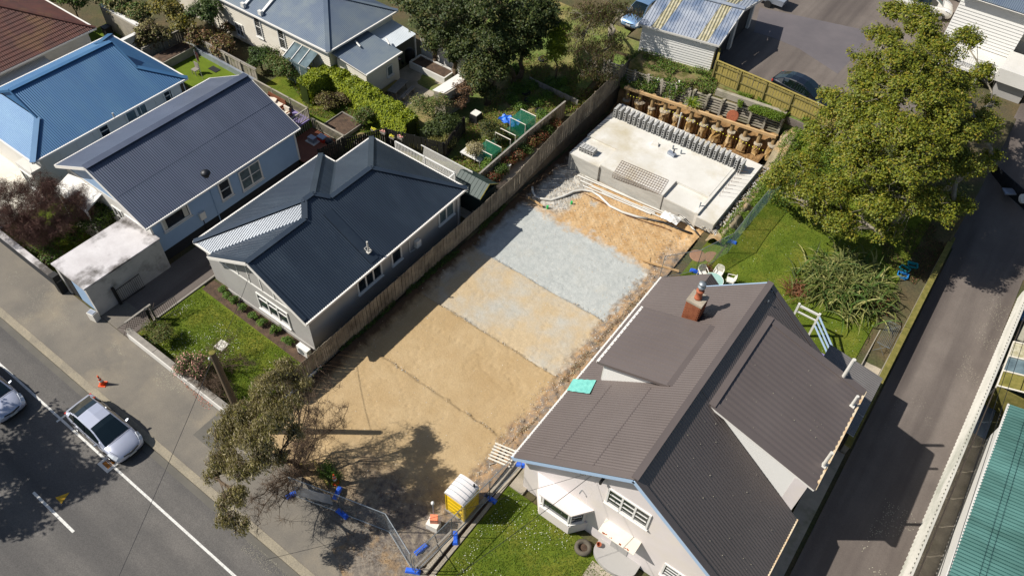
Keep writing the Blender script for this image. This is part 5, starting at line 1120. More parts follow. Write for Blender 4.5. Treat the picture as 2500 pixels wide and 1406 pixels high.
for i, (x, y, r_, l) in enumerate(((-16.85, 42.0, .3, 'white bag of cement lying on the middle of the slab'), (-15.35, 41.75, -.2, 'pale box with a short post standing on the slab in front of the blocks'))):
    t2 = thing('cement_bag' if i == 0 else 'pale_box', l, 'bag' if i == 0 else 'box', loc=(x, y, ZT)); t2.rotation_euler.z = r_
    b = MB(); 
    if i == 0: b.hexa([(-.3, -.2, 0), (.3, -.2, 0), (.3, .2, 0), (-.3, .2, 0), (-.22, -.12, .22), (.24, -.14, .16), (.22, .12, .2), (-.2, .12, .26)])
    else: b.box(-.3, .3, -.15, .15, 0, .22)
    b.build('body', 'whiteplastic' if i == 0 else 'panel', t2)
    if i: b = MB(); b.tube([(.1, .05, .2), (.1, .05, .5)], .05, 8); b.build('post', 'blackmetal', t2)
# rebar mesh leaning on the front edge
t = thing('steel_mesh', 'sheet of rusty reinforcing mesh draped over the front edge of the slab', 'steel mesh', loc=(-16.5, 38, 0))
A_, B_, C_, D_ = P(1518, 392, ZT+.04), P(1632, 440, ZT+.04), P(1600, 492, -.05), P(1492, 443, -.05)
b = MB()
mid = lambda a, c, f: a.lerp(c, f)
EL, ER = P(1496, 425, ZT+.05), P(1612, 474, ZT+.03)
for k in range(21):
    f = k/20; top_, ed, bo = mid(A_, B_, f), mid(EL, ER, f), mid(D_, C_, f); b.tube([top_, ed, bo], .011, 4)
for k in range(14):
    f = k/13
    if f < .5: b.tube([mid(A_, EL, f*2), mid(B_, ER, f*2)], .011, 4)
    else: b.tube([mid(EL, D_, f*2-1), mid(ER, C_, f*2-1)], .011, 4)
b.build('wires', 'steel', t, kind='stuff')
# starter bars on the right strip
t = thing('starter_bars', 'bent steel starter bars standing along the right strip of the slab', 'steel bars', loc=(-10.4, 42, 1))
for k in range(8): b = MB(); y = 40.2+k*.45; b.tube([(-10.75, y, ZT-.2), (-10.75, y, ZT+.25), (-10.2, y+.25, ZT+.25)], .012, 5); b.build('bar', 'steel', t)
# ---------------- retaining posts, waling beam, starter bars with yellow caps
t = thing('retaining_posts', 'row of timber retaining posts tied by a long pale timber beam behind the blocks', 'retaining wall', loc=(-16, 46.3, 1))
bl, br = Vector((-21.55, 45.35, 2.2)), Vector((-10.0, 47.0, 2.2))
b = MB(); b.beam(bl, br, .16, .2); b.build('beam', 'timber', t)
for k in range(12):
    f = .015+k*.0885; p = bl.lerp(br, f)+Vector((.05, .2, 0)); b = MB(); b.tube([(p.x, p.y, .3), (p.x, p.y, 2.25)], .16, 10); b.build('post', 'pole_tan', t)
    b = MB(); hh = .75+.5*random.random(); rr = .22+.13*random.random(); b.lathe((p.x+.05, p.y-.05, .15), [(rr*1.15, 0), (rr, hh*.35), (rr*1.05, hh*.7), (rr*1.15, hh)], 10)
    for i in range(len(b.v)): v = b.v[i]; b.v[i] = (v[0]+random.uniform(-.09, .09), v[1]+random.uniform(-.07, .07), v[2]+random.uniform(-.09, .09))
    b.build('earth_pier', 'pier', t)
    b = MB(); b.lathe((p.x+.05, p.y-.05, .15+hh), [(rr*1.2, -.03), (rr*1.3, .03), (rr*1.0, .09), (.14, .1)], 10)
    for i in range(len(b.v)): v = b.v[i]; b.v[i] = (v[0]+random.uniform(-.04, .04), v[1]+random.uniform(-.04, .04), v[2]+random.uniform(-.03, .03))
    b.build('concrete_collar', 'stone', t)
t = thing('capped_starter_bars', 'thin vertical steel bars with small yellow caps behind the block row', 'steel bars', loc=(-16, 45, 1))
bb = MB(); bb.tube([(0, 0, 0), (0, 0, 1.25)], .01, 5); bme_ = bb.mesh('bar', 'steel'); cc = MB(); cc.lathe((0, 0, 0), [(.02, 0), (.035, .02), (.03, .06), (.01, .075)], 8); cme = cc.mesh('cap', 'yellowcap')
for k in range(44):
    x = -21.0+k*.252; y = 44.98+k*.006+random.uniform(-.03, .03); hgt = random.uniform(-.05, .05); o = inst('bar', bme_, (x, y, .75+hgt), t); inst('cap', cme, (x, y, 2.0+hgt), t) if k > 10 or k < 5 else None
b = MB(); b.tube([(-16.6, 45.1, .8), (-16.6, 45.1, 2.3)], .06, 10); tag(b.build('grey_standpipe', 'pipewhite'), 'single pale vertical pipe standing among the starter bars', 'pipe')
# ---------------- old crib wall (concrete stretchers and headers)
t = thing('crib_wall', 'old open concrete crib retaining wall with plants growing through it', 'retaining wall', loc=(-16, 47.1, 1.5))
hb = MB(); hb.box(-.09, .09, -.03, .25, -.06, .06); hme = hb.mesh('header', 'oldgrey')
def crib(x0, x1, ya, yb, z0, z1, course=.2, hs=1.1):
    n_ = int((z1-z0)/course)
    for r in range(n_):
        z = z0+r*course; lean = .13*(z-z0)
        nseg = max(1, round((x1-x0)/2.2))
        for s in range(nseg):
            xa, xb_ = x0+(x1-x0)*s/nseg+.01, x0+(x1-x0)*(s+1)/nseg-.01; y_a = ya+(yb-ya)*(xa-x0)/(x1-x0)+lean; y_b = ya+(yb-ya)*(xb_-x0)/(x1-x0)+lean
            b = MB(); b.beam((xa, y_a+.07, z+.045), (xb_, y_b+.07, z+.045), .14, .085); b.build('stretcher', 'oldgrey', t)
        for k in range(int((x1-x0)/hs)+1):
            x = x0+k*hs+.1; inst('header', hme, (x, ya+(yb-ya)*(x-x0)/(x1-x0)+lean-.02, z+.145), t)
crib(-23.9, -17.0, 46.35, 47.1, 1.55, 3.0); crib(-16.9, -10.2, 47.15, 48.05, 1.75, 3.0)
b = MB()
for xa, ya in ((-22.0, 46.5),): pass
for k in range(7): x = -23.6+k*1.1; b.box(x-.07, x+.07, 46.27+k*.12, 46.34+k*.12, 1.4, 3.0)
for k in range(7): x = -16.8+k*1.1; b.box(x-.07, x+.07, 47.06+k*.15, 47.13+k*.15, 1.6, 3.05)
b.build('upright', 'oldgrey', t)
b = MB(); b.beam((-15.4, 47.75, 3.15), (-10.2, 48.45, 3.1), .1, .4); b.beam((-15.4, 47.85, 3.38), (-10.2, 48.55, 3.32), .3, .05); tag(b.build('bank_board', 'oldgrey'), 'long grey board with a white edge above the crib wall', 'board')
b = MB(); b.lathe((-13.4, 46.95, 2.45), [(.05, -.05), (.42, -.03), (.45, .02), (.4, .06), (.05, .08)], 18)
o = tag(b.build('tree_stump', 'clay'), 'round orange-brown sawn stump face in the crib wall', 'stump'); 
o.data.materials[0] = mat('cut_wood', '#8a4a2c', '#6d3a24', 5, .9, grain=.3, gs=30, bump=.6)
M_rot = Matrix.Translation((-13.4, 46.85, 2.5)) @ Matrix.Rotation(rad(60), 4, 'X') @ Matrix.Translation((13.4, -46.95, -2.45)); o.data.transform(M_rot)
# ---------------- pipes and debris in front of the slab
pipes = [((1411, 425), (1640, 521), .06), ((1430, 427), (1560, 487), .05), ((1418, 436), (1600, 516), .05), ((1424, 449), (1590, 519), .05), ((1445, 452), (1560, 502), .04), ((1470, 465), (1500, 480), .04), ((1545, 497), (1650, 541), .05), ((1570, 500), (1665, 535), .05)]
for i, (a, c, r_) in enumerate(pipes):
    a_, c_ = P(*a, .0), P(*c, .0); b = MB(); z = .02+.03*(i % 3)-.2; b.tube([(a_.x, a_.y, ZS(a_.x, a_.y)+.08), (c_.x, c_.y, ZS(c_.x, c_.y)+.1)], r_, 8)
    tag(b.build('plastic_pipe', 'pipewhite'), f'long white plastic pipe lying in front of the slab, {ordn[i]} from the slab edge', 'pipe', 'white plastic pipes lying in front of the slab')
for i in range(9):
    a_ = P(1615+i*5, 505+i*2.2-6, .0); c_ = P(1672+i*4, 538+i*5, .0); b = MB(); b.tube([(a_.x, a_.y, .14), (c_.x, c_.y, .16)], .045, 8)
    tag(b.build('plastic_pipe', 'pipeblack' if i % 3 else 'pipewhite'), f'black or white plastic pipe in the bundle under the white sacks, {ordn[i]} from the back', 'pipe', 'bundle of black and white pipes under the white sacks')
def groundline(px, dz=.06, z=0): 
    out = []
    for p in px: q = P(p[0], p[1], z); out.append((q.x, q.y, (ZS(q.x, q.y) if SX0 < q.x < SX1 and SY0 < q.y < 48 else G(q.x, q.y))+dz))
    return out
t = thing('drain_hose', 'long curving drainage hose, white then black, lying across the clay in front of the slab', 'hose', loc=(-16, 36, 0))
b = MB(); b.tube(groundline([(1299, 458), (1301, 468), (1308, 477), (1320, 481), (1345, 485), (1375, 477), (1400, 466), (1421, 461), (1445, 463), (1465, 476), (1490, 500), (1520, 515), (1555, 526), (1582, 530)], .1), .085, 8); b.build('white_hose', 'pipewhite', t, smooth=True)
b = MB(); b.tube(groundline([(1582, 530), (1620, 538), (1655, 552), (1690, 569)], .08), .07, 8); b.build('black_hose', 'pipeblack', t, smooth=True)
t = thing('white_sack', 'crumpled white sacks lying on the pipe bundle', 'sack', loc=(0, 0, 0)); q = P(1637, 533, .2)
b = MB(); n0 = 10
for i in range(n0):
    for j in range(n0):
        def f(i, j): u, v = i/n0-.5, j/n0-.5; return (q.x+u*1.3, q.y+v*.8, .2+.22*max(0, 1-(u*u+v*v)*4)+.1*random.Random(i*31+j).random())
        b.poly([f(i, j), f(i+1, j), f(i+1, j+1), f(i, j+1)])
b.build('sack_body', 'whiteclean', t)
for i, (px, l) in enumerate((((1570, 632, 1656, 668), 'pale timber board at the right corner of the clay'), ((1290, 480, 1325, 502), 'short timber board near the paling fence end of the gravel'))):
    a_, c_ = P(px[0], px[1]), P(px[2], px[3]); b = MB(); b.beam((a_.x, a_.y, ZS(a_.x, a_.y)+.12), (c_.x, c_.y, max(-.2, ZS(c_.x, c_.y))+.14), .05, .16); tag(b.build('formwork_board', 'timber'), l, 'board')
    for f in (.2, .8):
        m_ = a_.lerp(c_, f); b = MB(); b.box(m_.x-.02, m_.x+.02, m_.y-.02, m_.y+.02, -.3, .4); tag(b.build('timber_peg', 'fence_post'), ('left' if f < .5 else 'right')+' peg of the '+l, 'peg')
for px, k, l in (((1396, 492), 'green', 'green capped pipe nearer the middle of the clay'), ((1337, 503), 'green', 'green capped pipe nearer the paling fence')):
    q = P(*px); b = MB(); z = ZS(q.x, q.y); b.tube([(q.x, q.y, z), (q.x, q.y, z+.25)], .08, 10)
    o = tag(b.build('pipe_cap', 'blade'), l, 'pipe cap'); o.data.materials[0] = mat('green_cap', '#2fae55', rough=.5) if 'green_cap' not in M else M['green_cap']; M['green_cap'] = o.data.materials[0]
t = thing('rusty_bars', 'rusty steel bars and cages lying on the clay beside the hose', 'steel bars', loc=(0, 0, 0))
for k in range(7):
    b = MB(); b.tube(groundline([(1425+k*4, 466+k*2), (1480+k*5, 492+k*3), (1530+k*6, 522+k*2), (1585+k*6, 540+k*1.5), (1640, 556+k*.5)], .05), .014, 4); b.build('bar', 'steel', t)
# rubble stones along the edges of the lot (loose, uncountable)
def rubble(name, pts, m, smin, smax, seed=0, kind='stuff'):
    rg = np.random.default_rng(seed); b = MB()
    for x, y, z in pts:
        s = rg.uniform(smin, smax); k = len(b.v); V = []
        for sx, sy, sz in ((1, 0, 0), (-1, 0, 0), (0, 1, 0), (0, -1, 0), (0, 0, 1), (0, 0, -1)): V.append((x+sx*s*rg.uniform(.6, 1.3), y+sy*s*rg.uniform(.6, 1.3), z+sz*s*rg.uniform(.4, .9)))
        b.v += V
        for f in ((0, 2, 4), (2, 1, 4), (1, 3, 4), (3, 0, 4), (2, 0, 5), (1, 2, 5), (3, 1, 5), (0, 3, 5)): b.f.append(tuple(k+i for i in f)); b.m.append(int(rg.integers(0, len(m))))
    o = b.build(name, m); o['kind'] = kind; return o
pts = []
for k in range(1500):
    x = -11.3+rng.normal()*.35; y = rng.uniform(12, 36.5); pts.append((min(x, -10.4), y, ZS(min(x, -10.4), y)+.01))
for k in range(900): x = rng.uniform(-21.2, -18.8); y = rng.uniform(33.2, 37.3); pts.append((x, y, ZS(x, y)))
for k in range(1200): x = rng.uniform(-20, -10.8); y = rng.uniform(33, 37.4); pts.append((x, y, ZS(x, y)))
for k in range(900): x = rng.uniform(-21.9, -10.8); y = rng.uniform(9.2, 36); pts.append((x, y, ZS(x, y)-.005))
for s in STEP:
    for k in range(160): x = rng.uniform(-21.3, -11.5); pts.append((x, s+rng.normal()*.06, ZS(x, s)+.015))
rubble('site_rubble', pts, ['stone', 'clay', 'slab'], .012, .045, 3)
pts = [(rng.uniform(-10.6, -9.2), rng.uniform(37.3, 38.6), .35+rng.random()*.2) for _ in range(500)]+[(rng.uniform(-9.95, -9.1), rng.uniform(38, 45.5), .7) for _ in range(500)]
rubble('slab_side_gravel', pts, ['stone', 'block'], .03, .09, 4)
# dug clay bank right of the slab
grid_mesh('bank_edge_ground', np.arange(-9.82, -8.6, .1), np.arange(36.6, 48.6, .12), lambda X, Y: .25+.45*ss(-9.7, -9.2, X+(vnoise(X, Y, .6, 3)-.5)*.5)+1.9*ss(45.3, 47.6, Y)+.16*(vnoise(X, Y, .25, 6)-.5)-.35*ss(-8.9, -8.65, X), 'gravelly')
# ================================================================== TEMPORARY FENCING
fb = MB(); fb.hexa([(-.36, -.13, 0), (.36, -.13, 0), (.36, .13, 0), (-.36, .13, 0), (-.3, -.09, .14), (.3, -.09, .14), (.3, .09, .14), (-.3, .09, .14)]); fb.box(-.12, .12, -.06, .06, .141, .16)
foot_me = fb.mesh('fence_foot', 'bluefoot')
def foot(x, y, z, rz, l): return tag(inst('barrier_weight', foot_me, (x, y, z), None, (0, 0, rz)), l, 'fence weight', 'blue plastic feet of the temporary fencing')
def temp_panel(label, a, c, z0=.1, h=2.0, netting=None, lean=0):
    a = Vector((a[0], a[1], z0)); c = Vector((c[0], c[1], z0)); t = thing('temporary_fence', label, 'temporary fence', 'temporary wire fence sections', loc=(a.x, a.y, 0)); u = Vector((0, 0, h)); d = (c-a); L_ = d.length
    off = Vector((-d.y, d.x, 0)).normalized()*lean; u = u+off
    b = MB(); b.tube([a, a+u], .022, 6); b.tube([c, c+u], .022, 6); b.build('upright', 'metal', t)
    b = MB(); b.tube([a, c], .02, 6); b.tube([a+u, c+u], .022, 6); b.build('rail', 'metal', t)
    b = MB(); n_ = int(L_/.075)
    for k in range(1, n_): p = a.lerp(c, k/n_); q = p+u; b.beam(p, q, .0035, .0035)
    for k in range(1, 13): b.beam(a+u*k/13, c+u*k/13, .0035, .0035)
    b.build('mesh_wires', 'galv', t, kind='stuff')
    if netting:
        b = MB(); b.poly([a+u*.02, c+u*.02, c+u*.97, a+u*.97]); b.build('shade_netting', netting, t)
    return t
net = leafm('netting_green', '#2f8a6c', '#2a7f66', tr=.5); mm = M['netting_green']; n = mm.node_tree.nodes; L = mm.node_tree.links
tr_ = n.new('ShaderNodeBsdfTransparent'); ms = n.new('ShaderNodeMixShader'); ms.inputs[0].default_value = .16; src = n['Material Output'].inputs['Surface'].links[0].from_socket; L.new(tr_.outputs[0], ms.inputs[1]); L.new(src, ms.inputs[2]); L.new(ms.outputs[0], n['Material Output'].inputs['Surface'])
mm2 = mm.copy(); mm2.name = 'netting_shade'; M['netting_shade'] = mm2; mm2.node_tree.nodes['Principled BSDF'].inputs['Base Color'].default_value = srgb('#0f9490'); 
for nd in mm2.node_tree.nodes:
    if nd.type == 'MIX_SHADER' and abs(nd.inputs[0].default_value-.16) < .01: nd.inputs[0].default_value = .55
f1 = P(722, 1210, .1); f2 = P(950, 1297, .1); fm_ = P(835, 1252, .1); f3 = P(1008, 1392, .1)
temp_panel('wire fence panel with a sign board under the grey-green street tree', (f1.x, f1.y), (fm_.x, fm_.y)); temp_panel('wire fence panel across the dark entrance of the site', (fm_.x, fm_.y), (f2.x, f2.y)); temp_panel('wire fence panel turned toward the street at the site entrance', (f2.x, f2.y), (f3.x, f3.y))
foot(-16.2, 9.35, .25, 1.9, 'blue fence foot lying on edge behind the first fence joint'); foot(fm_.x, fm_.y, .02, .0, 'blue fence foot under the joint of the first two street panels'); foot(f3.x, f3.y, .02, .5, 'blue fence foot at the street end of the lawn side panels'); foot(f1.x-.2, f1.y, .02, 1.2, 'blue fence foot below the twigs of the street tree')
temp_panel('wire fence panel beside the grassed lawn nearest the street', (-10.55, 8.7), (-10.3, 11.1), .25, 1.9); temp_panel('wire fence panel in front of the yellow toilet', (-10.3, 11.1), (-10.05, 13.7), .25, 1.9); temp_panel('wire fence panel beside the pallet', (-10.05, 13.7), (-9.85, 16.1), .25, 1.9)
foot(-11.1, 9.75, .05, 1.35, 'blue fence foot beside the white-based marker near the street'); foot(-10.15, 11.15, .1, -.9, 'blue fence foot in front of the yellow toilet'); foot(-10.05, 13.75, .08, .1, 'blue fence foot behind the yellow toilet'); foot(-9.85, 16.2, .08, .4, 'blue fence foot at the corner of the pink house wall')
pts_b = [(-10.6, 31.9), (-9.05, 33.85), (-8.1, 36.35), (-8.1, 38.9), (-8.0, 42.0), (-7.7, 45.3)]
lb = ['temporary fence panel by the timber board at the house corner', 'green netted fence panel over the two clay patches', 'green netted fence panel by the lawn in front of the plastic chairs', 'green netted fence panel on the lawn beside the slab', 'wire fence panel running under the big tree']
for i in range(5): temp_panel(lb[i], pts_b[i], pts_b[i+1], .15+.12*i*.5, 1.95, 'netting_green' if i in (1, 2, 3) else None)
ft = ['blue fence foot nearest the rear of the brown house', 'blue fence foot in the middle of the rear lawn edge', 'blue fence foot halfway along the netted panels', 'blue fence foot at the far end of the netted panels', 'blue fence foot under the big tree']
for i, (x, y) in enumerate(pts_b[1:]): foot(x, y, .08+.07*i, (.3, .6, 1.2, .9, .3)[i], ft[i])
q = P(1775, 582, .5); foot(q.x-.2, q.y+.1, .35, .7, 'spare blue fence foot lying on the left of the pair'); foot(q.x+.35, q.y, .35, .2, 'spare blue fence foot lying on the right of the pair')
q = P(1958, 387, 3.5); foot(q.x, q.y, 3.0, .8, 'blue fence foot showing through the foliage at the top of the bank'); q = P(1928, 453, 2.2); foot(q.x, q.y, 2.0, 1.5, 'small blue fence foot showing low in the tree foliage')
b = MB(); q1 = f1+Vector((.3, -.05, .75)); q2 = f1.lerp(fm_, .95)+Vector((0, -.05, .75)); b.beam(q1+Vector((0, 0, .3)), q2+Vector((-.3, 0, .3)), .02, 1.0); tag(b.build('sign_board', 'panel'), 'blank grey sign board tied to the street fence panel', 'sign')
b = MB(); q = P(1065, 1270); 
# ================================================================== SITE THINGS
def cone(label, loc, h=.75, s=1, tilt=(0, 0)):
    t = thing('traffic_cone', label, 'traffic cone', 'orange traffic cones', loc=loc); t.rotation_euler = (tilt[0], tilt[1], .6)
    b = MB(); b.box(-.19, .19, -.19, .19, 0, .04); b.build('base', 'orange', t); b = MB(); b.lathe((0, 0, .04), [(.15, 0), (.105, .28)], 14); b.lathe((0, 0, .04), [(.085, .42), (.065, .55)], 14); b.lathe((0, 0, .04), [(.055, .62), (.035, .78)], 14); b.build('body', 'orange', t, smooth=True)
    b = MB(); b.lathe((0, 0, .04), [(.105, .281), (.085, .419)], 14); b.lathe((0, 0, .04), [(.065, .551), (.055, .619)], 14); b.build('reflective_band', 'reflect', t)
cone('orange traffic cone on the footpath behind the silver hatchback', (-30.95, 6.25, 0)); cone('orange traffic cone behind the street fence panel', (-16.75, 9.75, .1))
t = thing('portable_toilet', 'yellow portable toilet with a curved white ribbed roof', 'portable toilet', loc=(-10.85, 12.55, .1)); t.rotation_euler.z = .0
b = MB(); b.box(-.62, .62, -.62, .62, 0, .1); b.build('skid', 'greytimber', t)
b = MB(); b.box(-.55, .55, -.55, .55, .1, 1.85); b.build('cabin', 'yellow', t)
b = MB()
for k in range(4): z = .35+k*.38; b.box(-.57, -.551, -.4, .4, z, z+.2); b.box(-.42, .42, -.575, -.551, z, z+.2); b.box(.551, .57, -.42, .42, z, z+.2)
for x in (-.56, .52): b.box(x, x+.04, -.58, -.54, .1, 1.85)
b.box(.54, .58, -.58, -.54, .1, 1.85); b.box(.54, .58, .54, .58, .1, 1.85); b.build('door_panel', 'yellow', t)
b = MB(); n_ = 12
for k in range(n_):
    a0, a1 = math.pi*k/n_, math.pi*(k+1)/n_; f = lambda a: (-.6*math.cos(a), 1.86+.26*math.sin(a)**.8)
    (xa, za), (xb_, zb) = f(a0), f(a1); b.poly([(xa, -.6, za), (xb_, -.6, zb), (xb_, .6, zb), (xa, .6, za)])
b.poly([(-.6*math.cos(math.pi*k/n_), -.6, 1.86+.26*math.sin(math.pi*k/n_)**.8) for k in range(n_+1)]); b.poly([(-.6*math.cos(math.pi*k/n_), .6, 1.86+.26*math.sin(math.pi*k/n_)**.8) for k in range(n_+1)][::-1]); b.poly([(-.6, -.6, 1.86), (.6, -.6, 1.86), (.6, .6, 1.86), (-.6, .6, 1.86)]); rf = b.build('roof', 'toiletroof', t)
b = MB()
for y in (-.35, -.1, .15, .4): b.tube([(-.6*math.cos(math.pi*k/n_), y, 1.865+.26*math.sin(math.pi*k/n_)**.8) for k in range(1, n_)], .02, 5)
b.build('roof_rib', 'metal', rf); b = MB(); b.tube([(.4, .45, 1.95), (.4, .45, 2.25)], .05, 10); b.build('vent', 'blackmetal', rf)
t = thing('pallet', 'pale timber pallet lying at the corner of the brown roofed house', 'pallet', loc=(-10.95, 15.95, .28)); t.rotation_euler = (.05, .05, .25)
for k in range(6): b = MB(); b.box(-.6, .6, -.5+k*.18, -.41+k*.18, .1, .122); b.build('slat', 'timber' if 0 else 'cream', t)
for x in (-.55, -.04, .47): b = MB(); b.box(x, x+.09, -.5, .49, 0, .1); b.build('bearer', 'greytimber', t)
t = thing('timber_pile', 'dark offcuts of timber under the pallet', 'timber', loc=(-10.6, 15.7, 0))
for k in range(7): b = MB(); b.beam((-11.2+k*.1, 15.2+k*.12, .1), (-10.5+k*.07, 16.3+k*.05, .2), .05, .1); b.build('offcut', ('greytimber', 'darktimber')[k % 2], t)
t = thing('site_marker', 'pale concrete block with an orange box and a white topped pipe at the site entrance', 'marker', loc=(-11.35, 10.95, .05)); t.rotation_euler.z = .2
b = MB(); b.box(-.3, .3, -.22, .22, 0, .5); b.build('block_base', 'whiteplastic', t); b = MB(); b.cbox((0, .1, .5), .36, .3, .4, .4); b.build('orange_box', 'orangepale', t)
b = MB(); b.tube([(-.05, .2, .3), (-.15, .35, 1.75)], .035, 8); b.build('pole', 'galv', t); b = MB(); b.lathe((-.15, .35, 1.72), [(.05, 0), (.09, .06), (.08, .16), (.02, .2)], 12); b.build('lamp_head', 'whiteclean', t, smooth=True)
t = thing('kerb_planks', 'grey timber planks and branches on the boundary strip near the street', 'planks', loc=(-10.6, 10, .1))
for k in range(5): b = MB(); b.beam((-10.75+k*.1, 8.9+k*.1, .12), (-10.5+k*.09, 11.3-.3*k, .18), .09, .06); b.build('plank', ('greytimber', 'fence_post')[k % 2], t)
# trampolined clay patches
for i, (px, l) in enumerate((((1706, 618), 'left'), ((1742, 622), 'right'))):
    q = P(*px, .3); b = MB(); b.lathe((q.x, q.y, G(q.x, q.y)+.05), [(.55, 0), (.5, .03), (.1, .05)], 18); struct(b, 'bare_clay_patch', 'claypatch')
# plastic garden furniture behind house D
def plastic_chair(label, loc, rz, m='whiteplastic'):
    t = thing('garden_chair', label, 'chair', 'white plastic garden chairs', loc=loc); t.rotation_euler.z = rz
    b = MB(); b.box(-.24, .24, -.22, .22, .41, .44); b.build('seat', m, t)
    b = MB(); n_ = 7
    for k in range(n_): x = -.21+k*.07; h = .86-.12*abs(x/.21)**2; b.hexa([(x-.022, .2, .44), (x+.022, .2, .44), (x+.022, .225, .44), (x-.022, .225, .44), (x-.022, .3, h), (x+.022, .3, h), (x+.022, .325, h), (x-.022, .325, h)])
    pts_ = [(-.25, .21, .44), (-.26, .27, .7), (-.2, .31, .86), (0, .32, .92), (.2, .31, .86), (.26, .27, .7), (.25, .21, .44)]; b.tube(pts_, .022, 6); b.build('backrest', m, t)
    for s in (-1, 1):
        b = MB(); b.tube([(s*.26, -.2, .44), (s*.28, -.22, .64), (s*.28, .2, .68), (s*.26, .26, .66)], .024, 6); b.build('armrest', m, t)
        for y in (-.2, .2): b = MB(); b.tube([(s*.22, y, .42), (s*.27, y*1.25, 0)], .022, 6); b.build('leg', m, t)
    return t
tq = P(1742, 684, .75)
t = thing('glass_garden_table', 'round green glass garden table behind the brown roofed house', 'table', loc=(tq.x, tq.y, .1))
b = MB(); b.lathe((0, 0, .66), [(.6, 0), (.6, .02), (.05, .02)], 28); b.build('table_top', 'glasstable', t); b = MB(); b.tube([(.61*math.cos(a), .61*math.sin(a), .67) for a in np.linspace(0, 2*math.pi, 29)], .018, 6); b.build('rim', 'whiteplastic', t)
b = MB()
for a in range(4): b.tube([(.4*math.cos(a*1.57+.7), .4*math.sin(a*1.57+.7), .65), (.5*math.cos(a*1.57+.7), .5*math.sin(a*1.57+.7), 0)], .02, 6)
b.build('leg', 'whiteplastic', t)
q = P(1753, 668, .5); plastic_chair('white plastic chair on the far side of the glass table', (q.x, q.y, .1), 0.1); q = P(1782, 686, .45); plastic_chair('white slatted plastic chair to the right of the glass table', (q.x, q.y, .1), -1.3); q = P(1716, 668, .5); plastic_chair('white plastic chair to the left of the glass table half behind the roof', (q.x, q.y, .1), .8)
# rear steps and white rail of house D
t = thing('garden_steps', 'white handrails and small grey landing at the back of the brown roofed house', 'steps', loc=(-.5, 32, 0))
b = MB(); b.box(-1.3, .3, 30.7, 31.8, .0, 1.1); b.build('landing', 'decking', t)
a0, a1 = P(1950, 745, 2.1), P(2000, 770, 2.1)
b = MB(); b.beam((a0.x, a0.y, 2.1), (a1.x, a1.y, 2.1), .07, .14); b.beam((a0.x, a0.y, 1.6), (a1.x, a1.y, 1.6), .05, .1); b.build('rail', 'whiteclean', t)
for p in (a0, a1): b = MB(); b.box(p.x-.06, p.x+.06, p.y-.06, p.y+.06, 0, 2.25); b.build('post', 'whiteclean', t)
for k in range(3): b = MB(); e = Vector((a1.x+1.9, a1.y-1.2, 1.0-.35*k+.0)); b.beam((a1.x, a1.y, 2.05-.4*k), e, .06, .1); b.build('rail', 'fascia_blue', t)
# clothes horse, bins
t = thing('clothes_airer', 'folding wire clothes airer on the concrete side path', 'clothes airer', loc=(2.45, 35.6, .12))
b = MB()
for k in range(9): b.tube([(-.35+k*.09, -1.0, .9), (-.35+k*.09, 1.0, .9)], .008, 4)
for y in (-1, 1): b.tube([(-.36, y, .9), (.38, y, .9)], .014, 5)
b.build('wires', 'galv', t); b = MB()
for s in (-1, 1): b.tube([(-.3, s*.9, .9), (.35, s*.9, 0)], .012, 5); b.tube([(.3, s*.9, .9), (-.35, s*.9, 0)], .012, 5)
b.build('leg', 'galv', t)
tub('recycling_tub', 'bright blue recycling tub beside the side path', (1.62, 41.3, .3), 'bluebin', .62, .42, .34, .1); tub('recycling_tub', 'teal green recycling tub behind the blue tub', (1.55, 41.95, .3), 'teal', .6, .4, .3, -.2); tub('recycling_tub', 'teal recycling tub furthest along the side path', (1.85, 42.6, .3), 'teal', .6, .4, .3, .3)
# tyre planter by the door
t = thing('tyre_planter', 'old tyre used as a planter beside the front door step', 'planter', loc=(-4.98, 14.45, .03)); b = MB(); b.lathe((0, 0, 0), [(.36, 0), (.42, .08), (.42, .2), (.34, .27), (.24, .26), (.22, .12)], 22); b.build('tyre', 'oldtyre', t, smooth=True); b = MB(); b.lathe((0, 0, .05), [(.24, 0), (.2, .08)], 14); b.build('soil', 'soil', t)
t = thing('flower_pot', 'small empty clay pot on the front door step', 'pot', loc=(-4.42, 14.92, .3)); b = MB(); b.lathe((0, 0, 0), [(.08, 0), (.12, .18), (.13, .2), (.1, .2), (.08, .06)], 12); b.build('pot', 'claypot', t)
b = MB(); b.hexa([(-9.62, 8.75, 0), (-9.1, 8.75, 0), (-9.1, 9.1, 0), (-9.62, 9.1, 0), (-9.6, 8.8, .75), (-9.15, 8.8, .62), (-9.15, 9.05, .62), (-9.6, 9.05, .75)]); tag(b.build('white_post_block', 'whiteclean'), 'white sloped letterbox block beside the lawn', 'letterbox')
# picnic table
t = thing('picnic_table', 'weathered grey picnic table on the patio', 'table', loc=(-36.3, 36.2, .07)); t.rotation_euler.z = rad(100)
for k in range(5): b = MB(); b.box(-.95, .95, -.38+k*.155, -.24+k*.155, .7, .74); b.build('table_plank', 'greytimber', t)
b = MB()
for x in (-.75, .75): b.beam((x, -.3, 0), (x, -.2, .7), .08, .08); b.beam((x, .3, 0), (x, .2, .7), .08, .08)
b.build('leg', 'greytimber', t)
for i, (dx, l) in enumerate(((.85, 'weathered bench on the near side of the picnic table'),)):
    t2 = thing('picnic_bench', l, 'bench', loc=(-35.45, 36.35, .07)); t2.rotation_euler.z = rad(100); b = MB(); b.box(-.9, .9, -.18, -.01, .42, .46); b.box(-.9, .9, .01, .18, .42, .46); b.build('seat', 'greytimber', t2); b = MB(); b.box(-.7, -.62, -.15, .15, 0, .42); b.box(.62, .7, -.15, .15, 0, .42); b.build('leg', 'greytimber', t2)
t = thing('yellow_bench', 'yellow timber bench against the cream extension wall', 'bench', loc=(-37.0, 36.0, .07))
